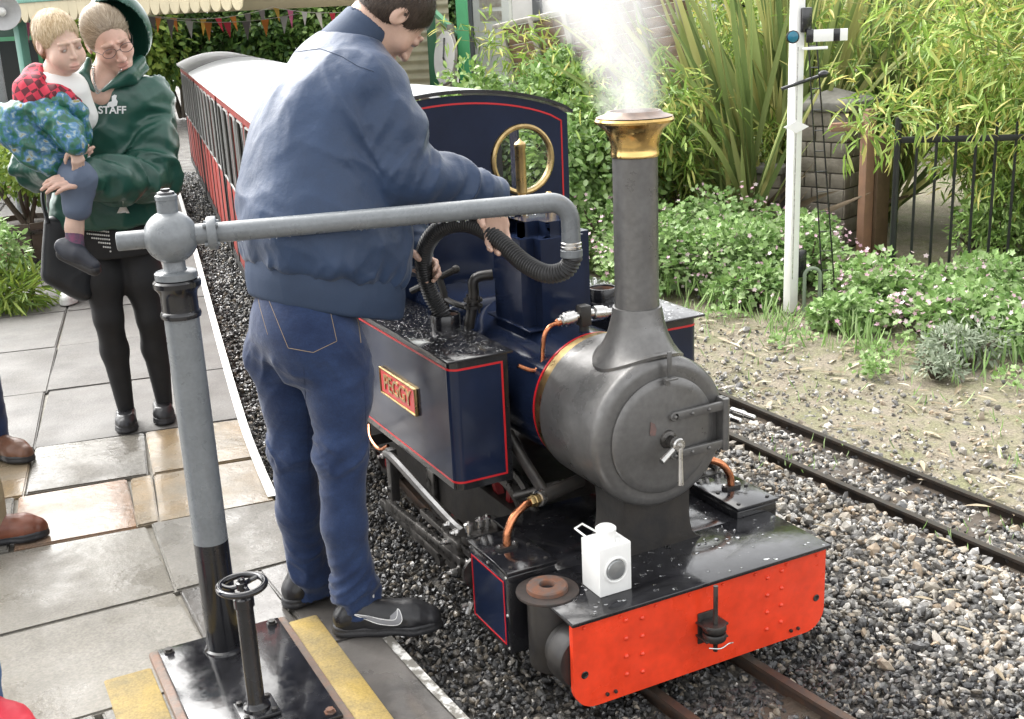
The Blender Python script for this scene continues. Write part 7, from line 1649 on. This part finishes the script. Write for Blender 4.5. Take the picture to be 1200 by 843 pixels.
def plaid():
    mt = bpy.data.materials.new('red_plaid'); mt.use_nodes = True; nt = mt.node_tree; N = nt.nodes; L = nt.links; b = N['Principled BSDF']; b.inputs['Roughness'].default_value = .75
    tc = N.new('ShaderNodeTexCoord'); mp = N.new('ShaderNodeMapping'); mp.inputs['Rotation'].default_value = (0, .5, .2); L.new(tc.outputs['Object'], mp.inputs[0]); c = N.new('ShaderNodeTexChecker'); c.inputs['Scale'].default_value = 34; c.inputs['Color1'].default_value = (.50, .03, .06, 1); c.inputs['Color2'].default_value = (.10, .012, .02, 1); L.new(mp.outputs[0], c.inputs['Vector']); L.new(c.outputs[0], b.inputs['Base Color']); return mt
plm = plaid()
F = SDF(ay(45, 115, 2.62)-.30, ay(45, 115, 2.62)+.30, .008); F.chain([ay(42, 92, 2.68), ay(34, 105, 2.62), ay(24, 132, 2.60)], [.050, .052, .030], k=.04); F.chain([ay(42, 120, 2.59), ay(62, 109, 2.575), ay(90, 120, 2.585)], [.034, .030, .020], k=.03)
emit('plaid_shirt', F.mesh(1), plm, ch, lambda v: .018*folds(v, (-.3, .1, -1), 10, 2.4, 2.))
def patt():
    mt = bpy.data.materials.new('patterned_coat'); mt.use_nodes = True; nt = mt.node_tree; N = nt.nodes; L = nt.links; b = N['Principled BSDF']; b.inputs['Roughness'].default_value = .35
    tc = N.new('ShaderNodeTexCoord'); n1 = N.new('ShaderNodeTexNoise'); n1.inputs['Scale'].default_value = 30; n1.inputs['Detail'].default_value = 3; n1.inputs['Distortion'].default_value = .4; L.new(tc.outputs['Object'], n1.inputs['Vector']); r = N.new('ShaderNodeValToRGB'); el = r.color_ramp.elements
    for i, (p_, c) in enumerate(((.0, (.010, .045, .03)), (.40, (.018, .10, .06)), (.48, (.03, .15, .10)), (.52, (.04, .13, .24)), (.58, (.08, .20, .33)), (.64, (.30, .40, .42)), (.70, (.24, .20, .05)))):
        if i > 1: el.new(p_)
        el[i].position = p_; el[i].color = (*c, 1)
    L.new(n1.outputs['Fac'], r.inputs[0]); L.new(r.outputs[0], b.inputs['Base Color']); bp = N.new('ShaderNodeBump'); bp.inputs['Distance'].default_value = .002; n2 = N.new('ShaderNodeTexNoise'); n2.inputs['Scale'].default_value = 30; L.new(tc.outputs['Object'], n2.inputs['Vector']); L.new(n2.outputs['Fac'], bp.inputs['Height']); L.new(bp.outputs[0], b.inputs['Normal']); return mt
F = SDF(ay(50, 150, 2.60)-.36, ay(50, 150, 2.60)+.36, .008)
xa_ = nrm(ay(92, 172, 2.60)-ay(12, 142, 2.62)); za_ = nrm(np.cross(xa_, (0, 1, 0))); F.ell(ay(52, 159, 2.62), (.152, .066, .086), [xa_, np.cross(za_, xa_), za_], k=0)
F.chain([ay(4, 138, 2.64), ay(14, 158, 2.63), ay(34, 178, 2.61)], [.024, .040, .036], k=.04); F.chain([ay(40, 128, 2.59), ay(60, 141, 2.555), ay(79, 156, 2.52), cw_+up*.012], [.044, .046, .040, .030], k=.02)
F.chain([ay(46, 120, 2.575), ay(70, 116, 2.565), ay(93, 132, 2.59), ay(98, 160, 2.59), ay(97, 180, 2.57)], [.014, .016, .018, .014, .010], k=.025); F.chain([ay(30, 182, 2.61), ay(60, 190, 2.58), ay(85, 194, 2.60)], [.022, .026, .022], k=.04); F.chain([ay(2, 134, 2.64), ay(20, 132, 2.61), ay(44, 128, 2.58)], [.020, .032, .030], k=.03)
emit('coat', F.mesh(1), patt(), ch, lambda v: .024*folds(v, (.75, .1, -.5), 12, 3.4, 1.)+.012*folds(v, (.35, .3, -.9), 22, 3.2, 5.))
F = SDF(ay(82, 220, 2.60)-.22, ay(82, 220, 2.60)+.22, .007); F.chain([chp, chk+up*.01, ay(90, 243, 2.555)], [.074, .064, .050], k=.03)
emit('trousers', F.mesh(1), mat('slate_trousers', (.10, .13, .19), .75, bump=.001, bscale=40), ch, lambda v: .010*folds(v, (.9, 0, .3), 14, 2.4, 3.))
F = SDF(cha-.12, cha+.12, .0045); F.seg(ay(87, 272, 2.56), ay(88, 292, 2.54), .034, .036, k=0); emit('sock', F.mesh(1), mat('dark_sock', (.06, .06, .09), .8, col2=(.20, .06, .12), vscale=40), ch)
nshoe = mat('navy_shoe', (.022, .026, .038), .5, var=.2)
hl, tt_ = ay(74, 292, 2.56), ay(110, 312, 2.47)
F = SDF(np.minimum(hl, tt_)-.08, np.maximum(hl, tt_)+.09, .0045); F.chain([hl+up*.01, hl*.5+tt_*.5+up*.012, tt_+up*.002], [.032, .034, .026], k=.02); F.seg(hl*.8+tt_*.2, ay(86, 286, 2.55), .034, .034, k=.02); c_o = emit('shoe', F.mesh(1), nshoe, ch)
F = SDF(np.minimum(hl, tt_)-.09, np.maximum(hl, tt_)+.08, .0045); F.chain([hl-up*.018, tt_-up*.014], [.030, .026], k=.02); emit('sole', F.mesh(1), sole_m, c_o)

# ================================================================== bystanders at the left edge
def bystander(label, heelR, toeR, off, hgt_, trou, top, shoe_c, sole_c, skin_c, hairm, seed, stride=0.0):
    """stands on the platform; heelR/toeR place the foot that shows, off is the vector to the other foot"""
    hR = np.array([*heelR, ZP]); tR = np.array([*toeR, ZP]); d = nrm(tR-hR); s = hgt_/1.75; l = np.array([-d[1], d[0], 0]); o2 = np.array([*off, 0]); root = thing('person', label, 'person', (hR+o2/2)*np.array([1, 1, 0])+np.array([0, 0, ZP]))
    c0 = hR+o2/2+d*.08; z = lambda q: c0+up*q*s
    an = [hR+d*.065+up*.085, hR+o2+d*.065+up*.085]; hip = [z(.90)+(hR-c0)*np.array([1, 1, 0])*.85, z(.90)+(hR+o2-c0)*np.array([1, 1, 0])*.55]; hip = [h_+d*.03 for h_ in hip]; kn = [(an[i]+hip[i])/2+d*.02 for i in (0, 1)]; lat = nrm(o2)
    sh = [z(1.42)-lat*.18*s, z(1.42)+lat*.18*s]; el = [z(1.16)-lat*.20*s-d*.10, z(1.16)+lat*.20*s-d*.10]; wr = [z(1.06)-lat*.10*s+d*.13, z(1.06)+lat*.10*s+d*.13]
    lo, hi = c0-np.array([.45, .45, .02]), c0+np.array([.45, .45, 1.85*s])
    F = SDF(lo, hi, .011); W_, r_ = head(F, z(1.61)+d*.02, d, up, s*.98); F.seg(W_(0, -.02, -.06), z(1.44), .05, .06, k=.03); F.ell(z(1.25), (.11, .15, .2), [d, l, up], k=.05); F.ell(z(.95), (.11, .15, .14), [d, l, up], k=.05)
    for i in (0, 1):
        F.chain([hip[i], kn[i], an[i]], [.07, .05, .035], k=.03); F.chain([sh[i], el[i], wr[i]], [.045, .04, .028], k=.03); hand(F, wr[i], d*.3+lat*(.9 if i == 0 else -.9), -d, up, (.3, .4, .3), s, .01)
    emit('body', F.mesh(1), SKIN, root, None, face_paint(W_, s, (.45, .17, .14), (.1, .07, .05)), skin_c)
    F = SDF(z(1.62)-.18, z(1.62)+.19, .006); hair_cap(F, W_, r_, d, up, s*.98, .010); emit('hair', F.mesh(1), hairm, root)
    F = SDF(lo, hi*np.array([1, 1, 0])+np.array([0, 0, ZP+1.1*s]), .009); F.ell(z(.93), (.125, .17, .13), [d, l, up], k=.05)
    for i in (0, 1): F.chain([hip[i], kn[i], an[i]-up*.015], [.092, .080, .070], k=.03)
    emit('trousers', F.mesh(2), trou, root, lambda v: .012*folds(v, (.7, .5, .45), 9, 2.5, float(seed)))
    F = SDF(c0+np.array([-.45, -.45, .75]), hi, .010); F.loft([(ZP+.86*s, *c0[:2], .14, .19), (ZP+1.1*s, *c0[:2], .14, .185), (ZP+1.3*s, *c0[:2], .135, .20), (ZP+1.44*s, *c0[:2], .09, .15)], d, l, k=0)
    for i in (0, 1): F.chain([sh[i], el[i], wr[i]+up*.03], [.07, .06, .045], k=.04)
    F.seg(z(1.45), z(1.55), .055, .075, k=.01, cut=True); emit('top', F.mesh(2), top, root, lambda v: .012*folds(v, (.2, .2, 1), 8, 2.5, float(seed)))
    shoe(root, heelR, toeR, ZP+.004, shoe_c, sole_c, .10, .05); shoe(root, (hR+o2)[:2], (tR+o2)[:2], ZP+.004, shoe_c, sole_c, .10, .05)
brownl = mat('brown_leather', (.16, .055, .03), .35, var=.25, vscale=10, bump=.0006, bscale=40); tanl = mat('dark_tan_leather', (.13, .06, .035), .4, var=.25, vscale=10)
beige = mat('beige_cotton', (.32, .26, .16), .75, bump=.001, bscale=60); greyknit = mat('grey_knit', (.16, .16, .17), .8, bump=.001, bscale=90); darkcoat = mat('dark_coat', (.03, .035, .045), .6, bump=.001, bscale=60)
bystander('bystander in blue jeans and brown shoes at the left edge, beside the woman', (-1.60, 2.97), (-1.43, 2.73), (-.24, .0), 1.74, denim, greyknit, tanl, sole_m, (.56, .33, .25), hair_dark, 1)
bystander('bystander in beige trousers and reddish brown leather shoes at the left edge', (-1.715, 1.975), (-1.455, 1.915), (-.24, .06), 1.78, beige, darkcoat, brownl, sole_m, (.58, .34, .26), hair_ash, 2)
redsh = mat('red_canvas_shoe', (.55, .03, .05), .6, var=.15); 
bystander('bystander in bright blue jeans and red shoes at the lower left corner', (-1.80, .80), (-1.635, .585), (-.22, .02), 1.66, mat('bright_denim', (.05, .12, .28), .75, bump=.001, bscale=60), greyknit, redsh, mat('white_sole', (.6, .6, .58), .5), (.58, .34, .26), hair_dark, 3)
bystander('person hidden behind the woman, only a white shoe showing', (-.83, 5.95), (-.935, 5.68), (.20, .05), 1.52, tights, darkcoat, mat('white_trainer', (.62, .62, .60), .5), MAT['white_sole'], (.58, .34, .26), hair_dark, 4)
